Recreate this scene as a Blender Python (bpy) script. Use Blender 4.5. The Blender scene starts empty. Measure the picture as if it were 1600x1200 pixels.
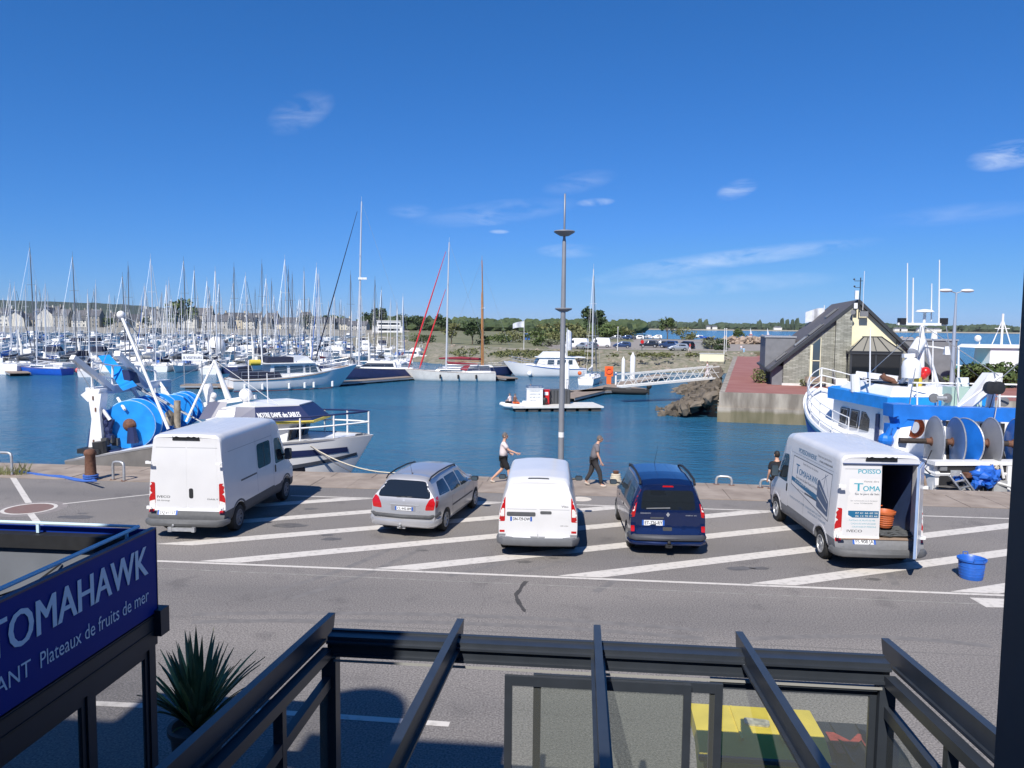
import bpy, bmesh, math, random
from math import sin, cos, pi, radians, sqrt, tan, atan2
from mathutils import Vector, Matrix, noise
from mathutils.bvhtree import BVHTree
random.seed(7)
SC = bpy.context.scene
COL = SC.collection
# ---------------------------------------------------------------- camera, sky, sun, exposure
CAM_H = 5.5
FPX = 1200.0                      # focal length in photo pixels (1600 wide)
PITCH, ROLL = 0.0765, 0.0105
_F = Vector((0, cos(PITCH), -sin(PITCH)))
_R0 = Vector((1, 0, 0)); _U0 = Vector((0, sin(PITCH), cos(PITCH)))
_R = _R0*cos(ROLL) + _U0*sin(ROLL)
_U = _U0*cos(ROLL) - _R0*sin(ROLL)
cd = bpy.data.cameras.new('camera'); cam = bpy.data.objects.new('camera', cd); COL.objects.link(cam)
cam.matrix_world = Matrix(((_R.x,_U.x,-_F.x,0),(_R.y,_U.y,-_F.y,0),(_R.z,_U.z,-_F.z,CAM_H),(0,0,0,1)))
cd.sensor_width = 36; cd.lens = 27.0; cd.clip_start = 0.05; cd.clip_end = 30000
SC.camera = cam
SUN_EL, SUN_AZ = radians(46), radians(200)      # compass style: 0 = +Y, clockwise; the sun is behind the camera, a little left
sd = bpy.data.lights.new('sun', 'SUN'); sd.energy = 4.3; sd.angle = radians(0.53); sd.color = (1.0, 0.945, 0.87)
sun = bpy.data.objects.new('sun', sd); COL.objects.link(sun)
TO_SUN = Vector((sin(SUN_AZ)*cos(SUN_EL), cos(SUN_AZ)*cos(SUN_EL), sin(SUN_EL)))
sun.rotation_euler = TO_SUN.to_track_quat('Z', 'Y').to_euler()
W = bpy.data.worlds.new("World"); SC.world = W; W.use_nodes = True
wn, wl = W.node_tree.nodes, W.node_tree.links
bg = wn['Background']; bg.inputs[1].default_value = 0.115
sky = wn.new('ShaderNodeTexSky'); sky.sky_type = 'NISHITA'; sky.sun_disc = False
sky.sun_elevation = SUN_EL; sky.sun_rotation = SUN_AZ; sky.altitude = 0; sky.air_density = 0.9; sky.dust_density = 0.0; sky.ozone_density = 6.0
def _dir(px, py):
    return (_F*FPX + _R*(px-800) + _U*(600-py)).normalized()
# thin clouds: ellipses of wispy noise fixed to directions of the sky
tc = wn.new('ShaderNodeTexCoord')
def _math(op, a=None, b=None, va=None, vb=None, clamp=False):
    n = wn.new('ShaderNodeMath'); n.operation = op; n.use_clamp = clamp
    if a is not None: wl.new(a, n.inputs[0])
    elif va is not None: n.inputs[0].default_value = va
    if b is not None: wl.new(b, n.inputs[1])
    elif vb is not None: n.inputs[1].default_value = vb
    return n.outputs[0]
def _vdot(v):
    n = wn.new('ShaderNodeVectorMath'); n.operation = 'DOT_PRODUCT'; wl.new(tc.outputs['Generated'], n.inputs[0]); n.inputs[1].default_value = v
    return n.outputs['Value']
nz = wn.new('ShaderNodeTexNoise'); nz.inputs['Scale'].default_value = 26; nz.inputs['Detail'].default_value = 7; nz.inputs['Roughness'].default_value = 0.62
nz.inputs['Distortion'].default_value = 0.6
mp = wn.new('ShaderNodeMapping'); mp.inputs['Scale'].default_value = (0.55, 0.55, 2.3); wl.new(tc.outputs['Generated'], mp.inputs[0]); wl.new(mp.outputs[0], nz.inputs[0])
wisp = _math('MULTIPLY_ADD', nz.outputs[0], va=None); wisp.node.inputs[1].default_value = 3.4; wisp.node.inputs[2].default_value = -1.25; wisp.node.use_clamp = True
total = None
# px, py, half length, half height (radians), tilt, strength
for (px, py, a, b, tl, st) in [(470,176,.045,.022,.5,.17),(1575,243,.040,.016,.1,.50),(1152,296,.026,.012,.25,.42),(930,316,.026,.0055,.05,.40),
        (775,332,.11,.016,.12,.16),(640,330,.03,.010,0,.14),(890,392,.045,.010,0,.22),(1150,403,.17,.012,.11,.34),(1110,445,.16,.014,.05,.20),
        (1490,335,.09,.012,.05,.10),(905,285,.05,.014,.2,.13),(760,346,.03,.006,.0,.22),(780,362,.014,.003,0,.30),(1010,430,.10,.010,.1,.2)]:
    c = _dir(px, py); r = Vector((0,0,1)).cross(c).normalized()*-1; u = r.cross(c); u = u if u.z > 0 else -u
    r2 = r*cos(tl)+u*sin(tl); u2 = u*cos(tl)-r*sin(tl)
    da = _math('DIVIDE', _vdot(r2), vb=a); db = _math('DIVIDE', _vdot(u2 - c*0), vb=b)
    fr = _math('GREATER_THAN', _vdot(c), vb=0.5)
    # elevation offset handled by subtracting the centre (which is orthogonal to both axes)
    q = _math('ADD', _math('MULTIPLY', da, da), _math('MULTIPLY', db, db))
    e = _math('SUBTRACT', None, q, va=1.0, clamp=True)
    e = _math('MULTIPLY', _math('MULTIPLY', e, fr), vb=st)
    total = e if total is None else _math('MAXIMUM', total, e)
cl = _math('MULTIPLY', total, wisp, clamp=True)
sp = wn.new('ShaderNodeSeparateColor'); cb = wn.new('ShaderNodeCombineColor'); wl.new(sky.outputs[0], sp.inputs[0])
for i, (p, k, top_) in enumerate(((1.10,.185,1.85),(.80,.565,3.35),(.80,1.03,5.6))):     # colour response of the phone: deeper blue, softer horizon; ceiling dims unseen bright sky to cut fill
    wl.new(_math('MINIMUM', _math('MULTIPLY', _math('POWER', sp.outputs[i], vb=p), vb=k), vb=top_), cb.inputs[i])
mix = wn.new('ShaderNodeMixRGB'); wl.new(cl, mix.inputs[0]); wl.new(cb.outputs[0], mix.inputs[1]); mix.inputs[2].default_value = (6.2, 6.6, 7.2, 1)
wl.new(mix.outputs[0], bg.inputs[0])
SC.view_settings.view_transform = 'Standard'; SC.view_settings.look = 'None'; SC.view_settings.gamma = 1; SC.view_settings.exposure = 0.5
SC.cycles.max_bounces = 6; SC.cycles.glossy_bounces = 3; SC.cycles.transmission_bounces = 6; SC.cycles.transparent_max_bounces = 12; SC.cycles.caustics_reflective = False; SC.cycles.caustics_refractive = False

# ---------------------------------------------------------------- placing: photo pixel -> point of the world
WATER = -2.5
def gp(px, py, z=0.0):
    d = _F*FPX + _R*(px-800) + _U*(600-py); t = (z-CAM_H)/d.z
    return Vector((d.x*t, d.y*t, z))
def at(px, py, Y):
    d = _F*FPX + _R*(px-800) + _U*(600-py); t = Y/d.y
    return Vector((d.x*t, Y, CAM_H+d.z*t))
QA = radians(-5.3)                                # the quay runs at this angle
QU = Vector((cos(QA), sin(QA), 0)); QV = Vector((-sin(QA), cos(QA), 0))
BA = radians(-15)                                 # the pier and the harbour office
BU = Vector((cos(BA), sin(BA), 0)); BV = Vector((-sin(BA), cos(BA), 0))

# ---------------------------------------------------------------- mesh helpers
class MB:
    def __init__(s): s.v = []; s.f = []; s.mi = []; s.cur = 0
    def add(s, vs, fs):
        o = len(s.v); s.v.extend([Vector(p) for p in vs])
        for f in fs: s.f.append([i+o for i in f]); s.mi.append(s.cur)
        return s
    def mat(s, i): s.cur = i; return s
    def box(s, c, d, rz=0, M=None, taper=1.0):
        x, y, z = d[0]/2, d[1]/2, d[2]/2
        vs = [Vector((a*x*(taper if e > 0 else 1), b*y*(taper if e > 0 else 1), e*z)) for e in (-1,1) for a, b in ((-1,-1),(1,-1),(1,1),(-1,1))]
        R = M if M is not None else Matrix.Rotation(rz, 3, 'Z')
        vs = [R @ p + Vector(c) for p in vs]
        return s.add(vs, [(3,2,1,0),(4,5,6,7),(0,1,5,4),(1,2,6,5),(2,3,7,6),(3,0,4,7)])
    def bx(s, x0, x1, y0, y1, z0, z1):
        return s.box(((x0+x1)/2,(y0+y1)/2,(z0+z1)/2),(x1-x0,y1-y0,z1-z0))
    def bar(s, p, q, w, h, up=(0,0,1)):
        p, q = Vector(p), Vector(q); d = q-p; L = d.length
        if L < 1e-6: return s
        d /= L; u = Vector(up); r = d.cross(u)
        if r.length < 1e-4: u = Vector((0,1,0)); r = d.cross(u)
        r.normalize(); u = r.cross(d)
        M = Matrix((r, d, u)).transposed()
        return s.box((p+q)/2, (w, L, h), M=M)
    def tube(s, p, q, r0, r1=None, n=8, cap=True):
        r1 = r0 if r1 is None else r1
        return s.path([p, q], [r0, r1], n, cap)
    def path(s, pts, r, n=6, cap=True, closed=False):
        pts = [Vector(p) for p in pts]; m = len(pts)
        rs = r if isinstance(r, (list, tuple)) else [r]*m
        rings = []; prev = None
        for i, p in enumerate(pts):
            if closed: d = pts[(i+1) % m]-pts[i-1]
            else: d = pts[min(i+1, m-1)]-pts[max(i-1, 0)]
            if d.length < 1e-9: d = Vector((0,0,1))
            d.normalize()
            if prev is None:
                a = Vector((0,0,1)) if abs(d.z) < .9 else Vector((1,0,0))
                u = d.cross(a).normalized()
            else:
                u = prev - d*prev.dot(d)
                u = u.normalized() if u.length > 1e-6 else d.orthogonal().normalized()
            prev = u; w = d.cross(u)
            rings.append([p + (u*cos(2*pi*k/n) + w*sin(2*pi*k/n))*rs[i] for k in range(n)])
        vs = [q for R in rings for q in R]; fs = []
        for i in range(m if closed else m-1):
            j = (i+1) % m
            for k in range(n):
                fs.append((i*n+k, i*n+(k+1) % n, j*n+(k+1) % n, j*n+k))
        if cap and not closed:
            fs.append(tuple(range(n))[::-1]); fs.append(tuple(range((m-1)*n, m*n)))
        return s.add(vs, fs)
    def lathe(s, prof, n=16, c=(0,0,0), axis='Z', cap=True):
        vs = []; c = Vector(c)
        for r, z in prof:
            for k in range(n):
                a = 2*pi*k/n; p = Vector((r*cos(a), r*sin(a), z))
                if axis == 'X': p = Vector((p.z, p.x, p.y))
                elif axis == 'Y': p = Vector((p.x, p.z, p.y))
                vs.append(p+c)
        fs = []
        for i in range(len(prof)-1):
            for k in range(n):
                f = (i*n+k, i*n+(k+1) % n, (i+1)*n+(k+1) % n, (i+1)*n+k)
                fs.append(f if axis != 'Y' else f[::-1])
        if cap:
            a = tuple(range(n))[::-1]; b = tuple(range((len(prof)-1)*n, len(prof)*n))
            if axis == 'Y': a, b = a[::-1], b[::-1]
            if prof[0][0] > 1e-5: fs.append(a)
            if prof[-1][0] > 1e-5: fs.append(b)
        return s.add(vs, fs)
    def prism(s, poly, z0, z1):
        n = len(poly)
        A = sum(poly[i][0]*poly[(i+1) % n][1]-poly[(i+1) % n][0]*poly[i][1] for i in range(n))
        if A < 0: poly = poly[::-1]
        vs = [(p[0], p[1], z0) for p in poly]+[(p[0], p[1], z1) for p in poly]
        return s.add(vs, [tuple(range(n))[::-1], tuple(range(n, 2*n))]+[(i, (i+1) % n, n+(i+1) % n, n+i) for i in range(n)])
    def slab(s, pts, off):
        """polygon of 3-D points extruded by a vector"""
        n = len(pts); pts = [Vector(p) for p in pts]; off = Vector(off)
        nr = Vector((0,0,0))
        for i in range(n): nr += pts[i].cross(pts[(i+1) % n])
        if nr.dot(off) > 0: pts = pts[::-1]
        return s.add(pts+[p+off for p in pts], [tuple(range(n)), tuple(range(n, 2*n))[::-1]]+[((i+1) % n, i, n+i, n+(i+1) % n) for i in range(n)])
    def sphere(s, c, r, n=12, m=8, sc=(1,1,1)):
        prof = [(max(r*sin(pi*i/m), 1e-4), -r*cos(pi*i/m)) for i in range(m+1)]
        o = len(s.v); s.lathe(prof, n, (0,0,0))
        for i in range(o, len(s.v)):
            p = s.v[i]; s.v[i] = Vector((p.x*sc[0], p.y*sc[1], p.z*sc[2]))+Vector(c)
        return s
    def xf(s, M, start=0):
        for i in range(start, len(s.v)): s.v[i] = M @ s.v[i]
        return s
    def mesh(s, name, mats, smooth=None):
        me = bpy.data.meshes.new(name)
        me.from_pydata([tuple(p) for p in s.v], [], s.f)
        for m in (mats if isinstance(mats, (list, tuple)) else [mats]): me.materials.append(m)
        if len(me.materials) > 1: me.polygons.foreach_set('material_index', s.mi)
        me.update()
        if smooth:
            me.polygons.foreach_set('use_smooth', [True]*len(me.polygons)); me.set_sharp_from_angle(angle=radians(smooth))
        return me
    def obj(s, name, mats, parent=None, smooth=None):
        o = bpy.data.objects.new(name, s.mesh(name, mats, smooth)); COL.objects.link(o)
        if parent is not None: o.parent = parent
        return o
def tag(o, label=None, cat=None, group=None, kind=None):
    if label: o['label'] = label
    if cat: o['category'] = cat
    if group: o['group'] = group
    if kind: o['kind'] = kind
    return o
def thing(name, label, cat, loc=(0,0,0), rz=0, group=None):
    o = bpy.data.objects.new(name, None); COL.objects.link(o); o.empty_display_size = .3
    o.location = loc; o.rotation_euler = (0,0,rz)
    return tag(o, label, cat, group)
def copy_tree(o, parent=None, loc=None, rz=None, label=None, group=None, top=True):
    c = o.copy(); COL.objects.link(c)
    if parent is not None: c.parent = parent
    if loc is not None: c.location = loc
    if rz is not None: c.rotation_euler = (0,0,rz)
    if label: c['label'] = label
    if group: c['group'] = group
    for ch in CH.get(o.name, None) or [x for x in o.children]: copy_tree(ch, c, top=False)
    return c
CH = {}

# ---------------------------------------------------------------- materials
MATS = {}
def mat(name, col, rough=.5, metal=0, var=0.0, vs=4.0, bump=0.0, bs=30.0, spec=None, coat=0, col2=None, detail=5, stretch=None):
    if name in MATS: return MATS[name]
    m = bpy.data.materials.new(name); m.use_nodes = True; N, L = m.node_tree.nodes, m.node_tree.links
    b = N['Principled BSDF']; b.inputs['Base Color'].default_value = (*col, 1); b.inputs['Roughness'].default_value = rough; b.inputs['Metallic'].default_value = metal
    if spec is not None: b.inputs['Specular IOR Level'].default_value = spec
    if coat: b.inputs['Coat Weight'].default_value = coat; b.inputs['Coat Roughness'].default_value = .06
    t = N.new('ShaderNodeTexCoord'); src = t.outputs['Object']
    if stretch:
        mp = N.new('ShaderNodeMapping'); mp.inputs['Scale'].default_value = stretch; L.new(src, mp.inputs[0]); src = mp.outputs[0]
    if var or col2:
        n = N.new('ShaderNodeTexNoise'); n.inputs['Scale'].default_value = vs; n.inputs['Detail'].default_value = detail; L.new(src, n.inputs[0])
        r = N.new('ShaderNodeMapRange'); r.inputs[1].default_value = .3; r.inputs[2].default_value = .7; L.new(n.outputs[0], r.inputs[0])
        x = N.new('ShaderNodeMixRGB'); L.new(r.outputs[0], x.inputs[0])
        c2 = col2 if col2 else tuple(min(1, c*(1+var)) for c in col)
        c1 = col if col2 else tuple(c*(1-var) for c in col)
        x.inputs[1].default_value = (*c1, 1); x.inputs[2].default_value = (*c2, 1); L.new(x.outputs[0], b.inputs['Base Color'])
    if bump:
        n2 = N.new('ShaderNodeTexNoise'); n2.inputs['Scale'].default_value = bs; n2.inputs['Detail'].default_value = 4; L.new(src, n2.inputs[0])
        bp = N.new('ShaderNodeBump'); bp.inputs['Strength'].default_value = bump; bp.inputs['Distance'].default_value = .02; L.new(n2.outputs[0], bp.inputs['Height']); L.new(bp.outputs[0], b.inputs['Normal'])
    MATS[name] = m; return m
white = mat('white_gelcoat', (.78,.78,.77), .35, var=.04, vs=.8)
whitep = mat('white_van_paint', (.66,.66,.665), .28, var=.035, vs=1.5, coat=.3)
offwhite = mat('offwhite', (.66,.65,.61), .5, var=.08, vs=2)
cream = mat('cream_render', (.78,.72,.50), .8, var=.05, vs=1.2, bump=.1, bs=15)
navy = mat('navy', (.012,.018,.06), .45, var=.2, vs=3)
navyp = mat('navy_paint', (.020,.030,.095), .35, var=.12, vs=2)
blueb = mat('bright_blue_paint', (.012,.25,.72), .40, var=.15, vs=2.5, bump=.05)
bluehull = mat('blue_hull_paint', (.015,.10,.50), .35, var=.1, vs=2)
roy = mat('royal_blue_plastic', (.02,.12,.50), .4, var=.12, vs=8)
turq = mat('turquoise_paint', (.02,.42,.47), .4, var=.1, vs=2)
alu = mat('aluminium', (.62,.63,.65), .35, .7, var=.06, vs=8)
mastm = mat('mast_alloy', (.66,.67,.69), .45, .35)
mastd = mat('mast_dark', (.16,.17,.19), .45, .3)
steel = mat('galvanised_steel', (.45,.46,.47), .5, .6, var=.15, vs=10)
greyp = mat('grey_post_paint', (.24,.25,.27), .5, .2, var=.08, vs=3)
black = mat('black_plastic', (.018,.019,.021), .55, var=.15, vs=12)
rubber = mat('rubber', (.022,.022,.022), .85, var=.2, vs=20)
darkgrey = mat('dark_grey_plastic', (.075,.078,.082), .6, var=.12, vs=10)
midgrey = mat('mid_grey_plastic', (.17,.175,.185), .6, var=.1, vs=10)
glassd = mat('dark_glass', (.012,.015,.018), .04, spec=.9)
glassb = mat('blue_grey_glass', (.05,.075,.10), .05, spec=.8)
red = mat('red_plastic', (.55,.02,.02), .3, var=.08, vs=9)
lampred = mat('lamp_red', (.42,.008,.010), .12, coat=.5, var=.15, vs=14)
lampwhite = mat('lamp_clear', (.70,.68,.66), .15, coat=.5, var=.1, vs=30)
orange = mat('orange_plastic', (.80,.15,.03), .45, var=.08, vs=6)
yellow = mat('yellow_plastic', (.68,.53,.07), .5, var=.1, vs=4)
wood = mat('grey_deck_wood', (.30,.22,.165), .8, var=.25, vs=3, stretch=(1,8,1), bump=.2)
varnish = mat('varnished_spruce', (.40,.19,.065), .4, var=.15, vs=4)
rust = mat('rusty_iron', (.14,.065,.040), .85, var=.35, vs=9, bump=.3)
concrete = mat('quay_concrete', (.36,.32,.27), .9, var=.22, vs=1.3, bump=.3, bs=8)
canvasn = mat('navy_canvas', (.015,.02,.045), .9, var=.2, vs=6, bump=.1)
canvasr = mat('burgundy_canvas', (.22,.025,.040), .9, var=.2, vs=5, bump=.1)
canvasb = mat('blue_canvas', (.03,.12,.42), .9, var=.15, vs=6)
canvasg = mat('grey_canvas', (.22,.23,.25), .9, var=.15, vs=6)
canvasw = mat('white_canvas', (.72,.72,.70), .9, var=.06, vs=6)
redrope = mat('red_furled_sail', (.62,.03,.04), .8, var=.1)
rope = mat('rope', (.55,.50,.40), .9, var=.15, vs=40, bump=.3)
rope_b = mat('blue_rope', (.04,.12,.42), .9, var=.2, vs=30)
pontoon_m = mat('pontoon_float', (.055,.052,.05), .85, var=.3, vs=3)
skin = mat('skin', (.58,.33,.23), .6, var=.08, vs=10)
hairg = mat('grey_hair', (.13,.11,.10), .8, var=.3, vs=60)
haird = mat('dark_hair', (.02,.016,.013), .7, var=.3, vs=60)

def text_mesh(s, size=1.0, bold=False, shear=0, sx=1.0, align='LEFT'):
    c = bpy.data.curves.new('t', 'FONT'); c.body = s; c.size = size; c.shear = shear; c.align_x = align; c.resolution_u = 3
    o = bpy.data.objects.new('t', c); COL.objects.link(o)
    me = bpy.data.meshes.new_from_object(o.evaluated_get(bpy.context.evaluated_depsgraph_get()))
    vs = [(v.co.x*sx, v.co.y) for v in me.vertices]; fs = [tuple(p.vertices) for p in me.polygons]
    bpy.data.objects.remove(o); bpy.data.curves.remove(c); bpy.data.meshes.remove(me)
    return vs, fs
def text_on(mb, s, org, ux, uy, size, off=0.004, bold=True, sx=1.0, align='LEFT', fit=None, shear=0):
    """flat lettering laid on a surface; fit = wanted width in metres"""
    vs, fs = text_mesh(s, 1.0, bold, shear, 1.0, align)
    if not vs: return
    w = max(v[0] for v in vs)-min(v[0] for v in vs)
    if fit: sx = fit/(w*size)
    ux, uy, org = Vector(ux).normalized(), Vector(uy).normalized(), Vector(org); n = ux.cross(uy)
    mb.add([org+ux*v[0]*size*sx+uy*v[1]*size+n*off for v in vs], fs)
    if bold: mb.add([org+ux*(v[0]*sx+.022)*size+uy*v[1]*size+n*(off+.001) for v in vs], fs); mb.add([org+ux*(v[0]*sx-.022)*size+uy*v[1]*size+n*(off+.002) for v in vs], fs)
# ---------------------------------------------------------------- ground, water, land
def asphalt_mat():
    m = mat('asphalt', (.185,.175,.168), .88)
    N, L = m.node_tree.nodes, m.node_tree.links; b = N['Principled BSDF']; t = N.new('ShaderNodeTexCoord')
    def nz(s, d=5, st=None):
        n = N.new('ShaderNodeTexNoise'); n.inputs['Scale'].default_value = s; n.inputs['Detail'].default_value = d
        if st:
            mp = N.new('ShaderNodeMapping'); mp.inputs['Scale'].default_value = st; mp.inputs['Rotation'].default_value = (0,0,-QA); L.new(t.outputs['Object'], mp.inputs[0]); L.new(mp.outputs[0], n.inputs[0])
        else: L.new(t.outputs['Object'], n.inputs[0])
        return n.outputs[0]
    def mx(f, a, b2, lo, hi, mode='MIX'):
        r = N.new('ShaderNodeMapRange'); r.inputs[1].default_value = lo; r.inputs[2].default_value = hi; L.new(f, r.inputs[0])
        x = N.new('ShaderNodeMixRGB'); x.blend_type = mode; L.new(r.outputs[0], x.inputs[0])
        for i, c in ((1, a), (2, b2)):
            if isinstance(c, tuple): x.inputs[i].default_value = (*c, 1)
            else: L.new(c, x.inputs[i])
        return x.outputs[0]
    c = mx(nz(34, 4), (.125,.117,.110), (.290,.270,.254), .34, .66)
    c2 = mx(nz(.30, 4, (.25,1,1)), (.80,.80,.81), (1.12,1.10,1.08), .35, .65)
    x = N.new('ShaderNodeMixRGB'); x.blend_type = 'MULTIPLY'; x.inputs[0].default_value = 1; L.new(c, x.inputs[1]); L.new(c2, x.inputs[2])
    c3 = mx(nz(1.1, 7), (.80,.80,.81), (1,1,1), .30, .40)
    y = N.new('ShaderNodeMixRGB'); y.blend_type = 'MULTIPLY'; y.inputs[0].default_value = 1; L.new(x.outputs[0], y.inputs[1]); L.new(c3, y.inputs[2])
    vo = N.new('ShaderNodeTexVoronoi'); vo.feature = 'DISTANCE_TO_EDGE'; vo.inputs['Scale'].default_value = .16
    dn = N.new('ShaderNodeTexNoise'); dn.inputs['Scale'].default_value = .8; dn.inputs['Detail'].default_value = 6
    L.new(t.outputs['Object'], dn.inputs[0]); vm = N.new('ShaderNodeMixRGB'); vm.inputs[0].default_value = .12; L.new(t.outputs['Object'], vm.inputs[1]); L.new(dn.outputs[1], vm.inputs[2]); vm.blend_type = 'ADD'; vm.inputs[0].default_value = 1.4; L.new(vm.outputs[0], vo.inputs[0])
    c4 = mx(vo.outputs[0], (.62,.6,.6), (1,1,1), .0005, .0028)
    z = N.new('ShaderNodeMixRGB'); z.blend_type = 'MULTIPLY'; z.inputs[0].default_value = .35; L.new(y.outputs[0], z.inputs[1]); L.new(c4, z.inputs[2])
    L.new(z.outputs[0], b.inputs['Base Color'])
    bp = N.new('ShaderNodeBump'); bp.inputs['Strength'].default_value = .35; bp.inputs['Distance'].default_value = .01; L.new(nz(90, 2), bp.inputs['Height']); L.new(bp.outputs[0], b.inputs['Normal'])
    return m
asph = asphalt_mat()
def qp(u, v, z=0):      # quay frame: u along the quay, v out to the water
    return QU*u+QV*v+Vector((0,0,z))
EDGE_V = gp(740, 745).dot(QV)
g = MB(); c = [qp(-90,-60), qp(90,-60), qp(90,EDGE_V), qp(-90,EDGE_V)]
g.prism([(p.x,p.y) for p in c], -6.0, 0.0)
tag(g.obj('quay_ground', asph), kind='structure')
# stone strip along the quay edge, a coping of big slabs
stone = mat('quay_stone', (.235,.190,.155), .9, vs=1.3, bump=.5, bs=6, col2=(.36,.30,.25))
g = MB(); sw = 2.55; rr = random.Random(3)
for row, (v0, v1) in enumerate([(EDGE_V-sw, EDGE_V-.85), (EDGE_V-.85, EDGE_V+.03)]):
    u = -60.0
    while u < 60:
        w = rr.uniform(1.1, 1.9); o = len(g.v)
        g.box((0,0,0), (w-.02, v1-v0-.02, .06)); h = rr.uniform(.006,.016)
        g.xf(Matrix.Translation(qp(u+w/2, (v0+v1)/2, h-.03+.002)) @ Matrix.Rotation(QA, 4, 'Z'), o); u += w
tag(g.obj('quay_coping', stone), kind='structure')
g = MB(); c = [qp(-90,EDGE_V-sw), qp(90,EDGE_V-sw), qp(90,EDGE_V-.0), qp(-90,EDGE_V-.0)]
g.add([Vector((p.x,p.y,.002)) for p in c], [(0,1,2,3)]); tag(g.obj('quay_edge_strip', mat('joint_mortar', (.16,.13,.11), .95, var=.2, vs=3)), kind='structure')

def water_mat():
    m = mat('sea_water', (.006,.050,.085), .13); N, L = m.node_tree.nodes, m.node_tree.links; b = N['Principled BSDF']; b.inputs['IOR'].default_value = 1.33
    t = N.new('ShaderNodeTexCoord')
    def nz(s, d, sc):
        mp = N.new('ShaderNodeMapping'); mp.inputs['Scale'].default_value = sc; mp.inputs['Rotation'].default_value = (0,0,.35); L.new(t.outputs['Object'], mp.inputs[0])
        n = N.new('ShaderNodeTexNoise'); n.inputs['Scale'].default_value = s; n.inputs['Detail'].default_value = d; n.inputs['Roughness'].default_value = .6; L.new(mp.outputs[0], n.inputs[0]); return n.outputs[0]
    a = nz(1.15, 5, (.7,1.25,1)); c = nz(.16, 3, (1,1.4,1)); e = nz(.02, 3, (1,2.5,1))
    s0 = N.new('ShaderNodeMath'); s0.operation = 'MULTIPLY_ADD'; L.new(nz(2.6, 4, (.55,1.25,1)), s0.inputs[0]); s0.inputs[1].default_value = .62; L.new(a, s0.inputs[2])
    s = N.new('ShaderNodeMath'); s.operation = 'MULTIPLY_ADD'; L.new(c, s.inputs[0]); s.inputs[1].default_value = 1.6; L.new(s0.outputs[0], s.inputs[2])
    bp = N.new('ShaderNodeBump'); bp.inputs['Strength'].default_value = 1.0; bp.inputs['Distance'].default_value = .42; L.new(s.outputs[0], bp.inputs['Height']); L.new(bp.outputs[0], b.inputs['Normal'])
    r = N.new('ShaderNodeMapRange'); r.inputs[1].default_value = .35; r.inputs[2].default_value = .65; L.new(e, r.inputs[0])
    x = N.new('ShaderNodeMixRGB'); L.new(r.outputs[0], x.inputs[0]); x.inputs[1].default_value = (.018,.105,.205,1); x.inputs[2].default_value = (.032,.155,.265,1); L.new(x.outputs[0], b.inputs['Base Color'])
    return m
g = MB(); g.add([(-9000,-20,WATER),(9000,-20,WATER),(9000,16000,WATER),(-9000,16000,WATER)], [(0,1,2,3)])
tag(g.obj('harbour_water', water_mat()), kind='structure')

# painted markings ---------------------------------------------------------
paint = mat('road_paint', (.60,.565,.52), .8, vs=7, col2=(.36,.34,.31), detail=9)
N, L = paint.node_tree.nodes, paint.node_tree.links
for n in N:
    if n.type == 'MAP_RANGE': n.inputs[1].default_value = .52; n.inputs[2].default_value = .78
ZP = .004
g = MB()
def line(p, q, w, z=ZP):
    p, q = Vector((p[0],p[1],0)), Vector((q[0],q[1],0)); d = (q-p).normalized(); n = Vector((-d.y,d.x,0))*w/2
    g.add([Vector((a.x,a.y,z)) for a in (p-n,q-n,q+n,p+n)], [(0,1,2,3)])
va = gp(245,876); vb = gp(1565,931); lowv = (va.dot(QV)+vb.dot(QV))/2
ua = gp(455,774); ub = gp(1573,811); upv = (ua.dot(QV)+ub.dot(QV))/2
line(qp(-30,lowv), qp(60,lowv), .11); line(qp(ua.dot(QU),upv), qp(60,upv), .10)
tips = gp(345,876); t0 = tips.dot(QU); SP = 4.13; ang = radians(26.3)
for k in range(-3, 7):
    u0 = t0+SP*k; v0 = lowv+.10; v1 = upv-.08; w = .43/sin(ang)
    def pt(u, v): return qp(u, v, ZP)
    du = (v1-v0)/tan(ang)
    a, b2, c, d = (u0-w/2, v0), (u0+w/2, v0), (u0+w/2+du, v1), (u0-w/2+du, v1)
    lim = ua.dot(QU)
    if k < 0:       # the leftmost ones start at the left end of the upper line
        if d[0] < lim-2: continue
        u1 = max(a[0], gp(262,840).dot(QU)); f0 = (u1-a[0])/du; vm = v0+(v1-v0)*f0; a, b2 = (u1, vm), (u1+w, vm)
    g.add([pt(*a), pt(*b2), pt(*c), pt(*d)], [(0,1,2,3)])
p1, p2 = gp(1515,934), gp(1541,949); q1, q2 = gp(1600,934+3), gp(1600,950)
g.add([Vector((p.x,p.y,ZP)) for p in (p2, q2, q1, p1)], [(0,1,2,3)])
tag(g.obj('hatched_markings', paint), kind='structure')
g = MB()
line(gp(98,787.5), gp(235,772.5), .10); line(gp(15,738), gp(45,786), .17); line(gp(48,803), gp(66,826), .17)
a1 = gp(430,1113); a2 = gp(702,1132)
line(a1+(a1-a2)*.55, a2, .13)
tag(g.obj('bay_lines', paint), kind='structure')
def disc(mb, c, r0, r1, z, n=48):
    vs = []
    for k in range(n):
        a = 2*pi*k/n
        vs += [(c.x+r0*cos(a), c.y+r0*sin(a), z), (c.x+r1*cos(a), c.y+r1*sin(a), z)]
    mb.add(vs, [(2*k, 2*k+1, (2*k+3) % (2*n), (2*k+2) % (2*n)) for k in range(n)])
ro = gp(46,795)
g = MB(); disc(g, ro, .62, .72, ZP+.004); tag(g.obj('roundel_white_ring', paint), kind='structure')
g = MB(); disc(g, ro, .001, .62, ZP+.004)
tag(g.obj('roundel_red_disc', mat('faded_red_paint', (.20,.115,.10), .85, vs=7, col2=(.20,.145,.13))), kind='structure')
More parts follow.
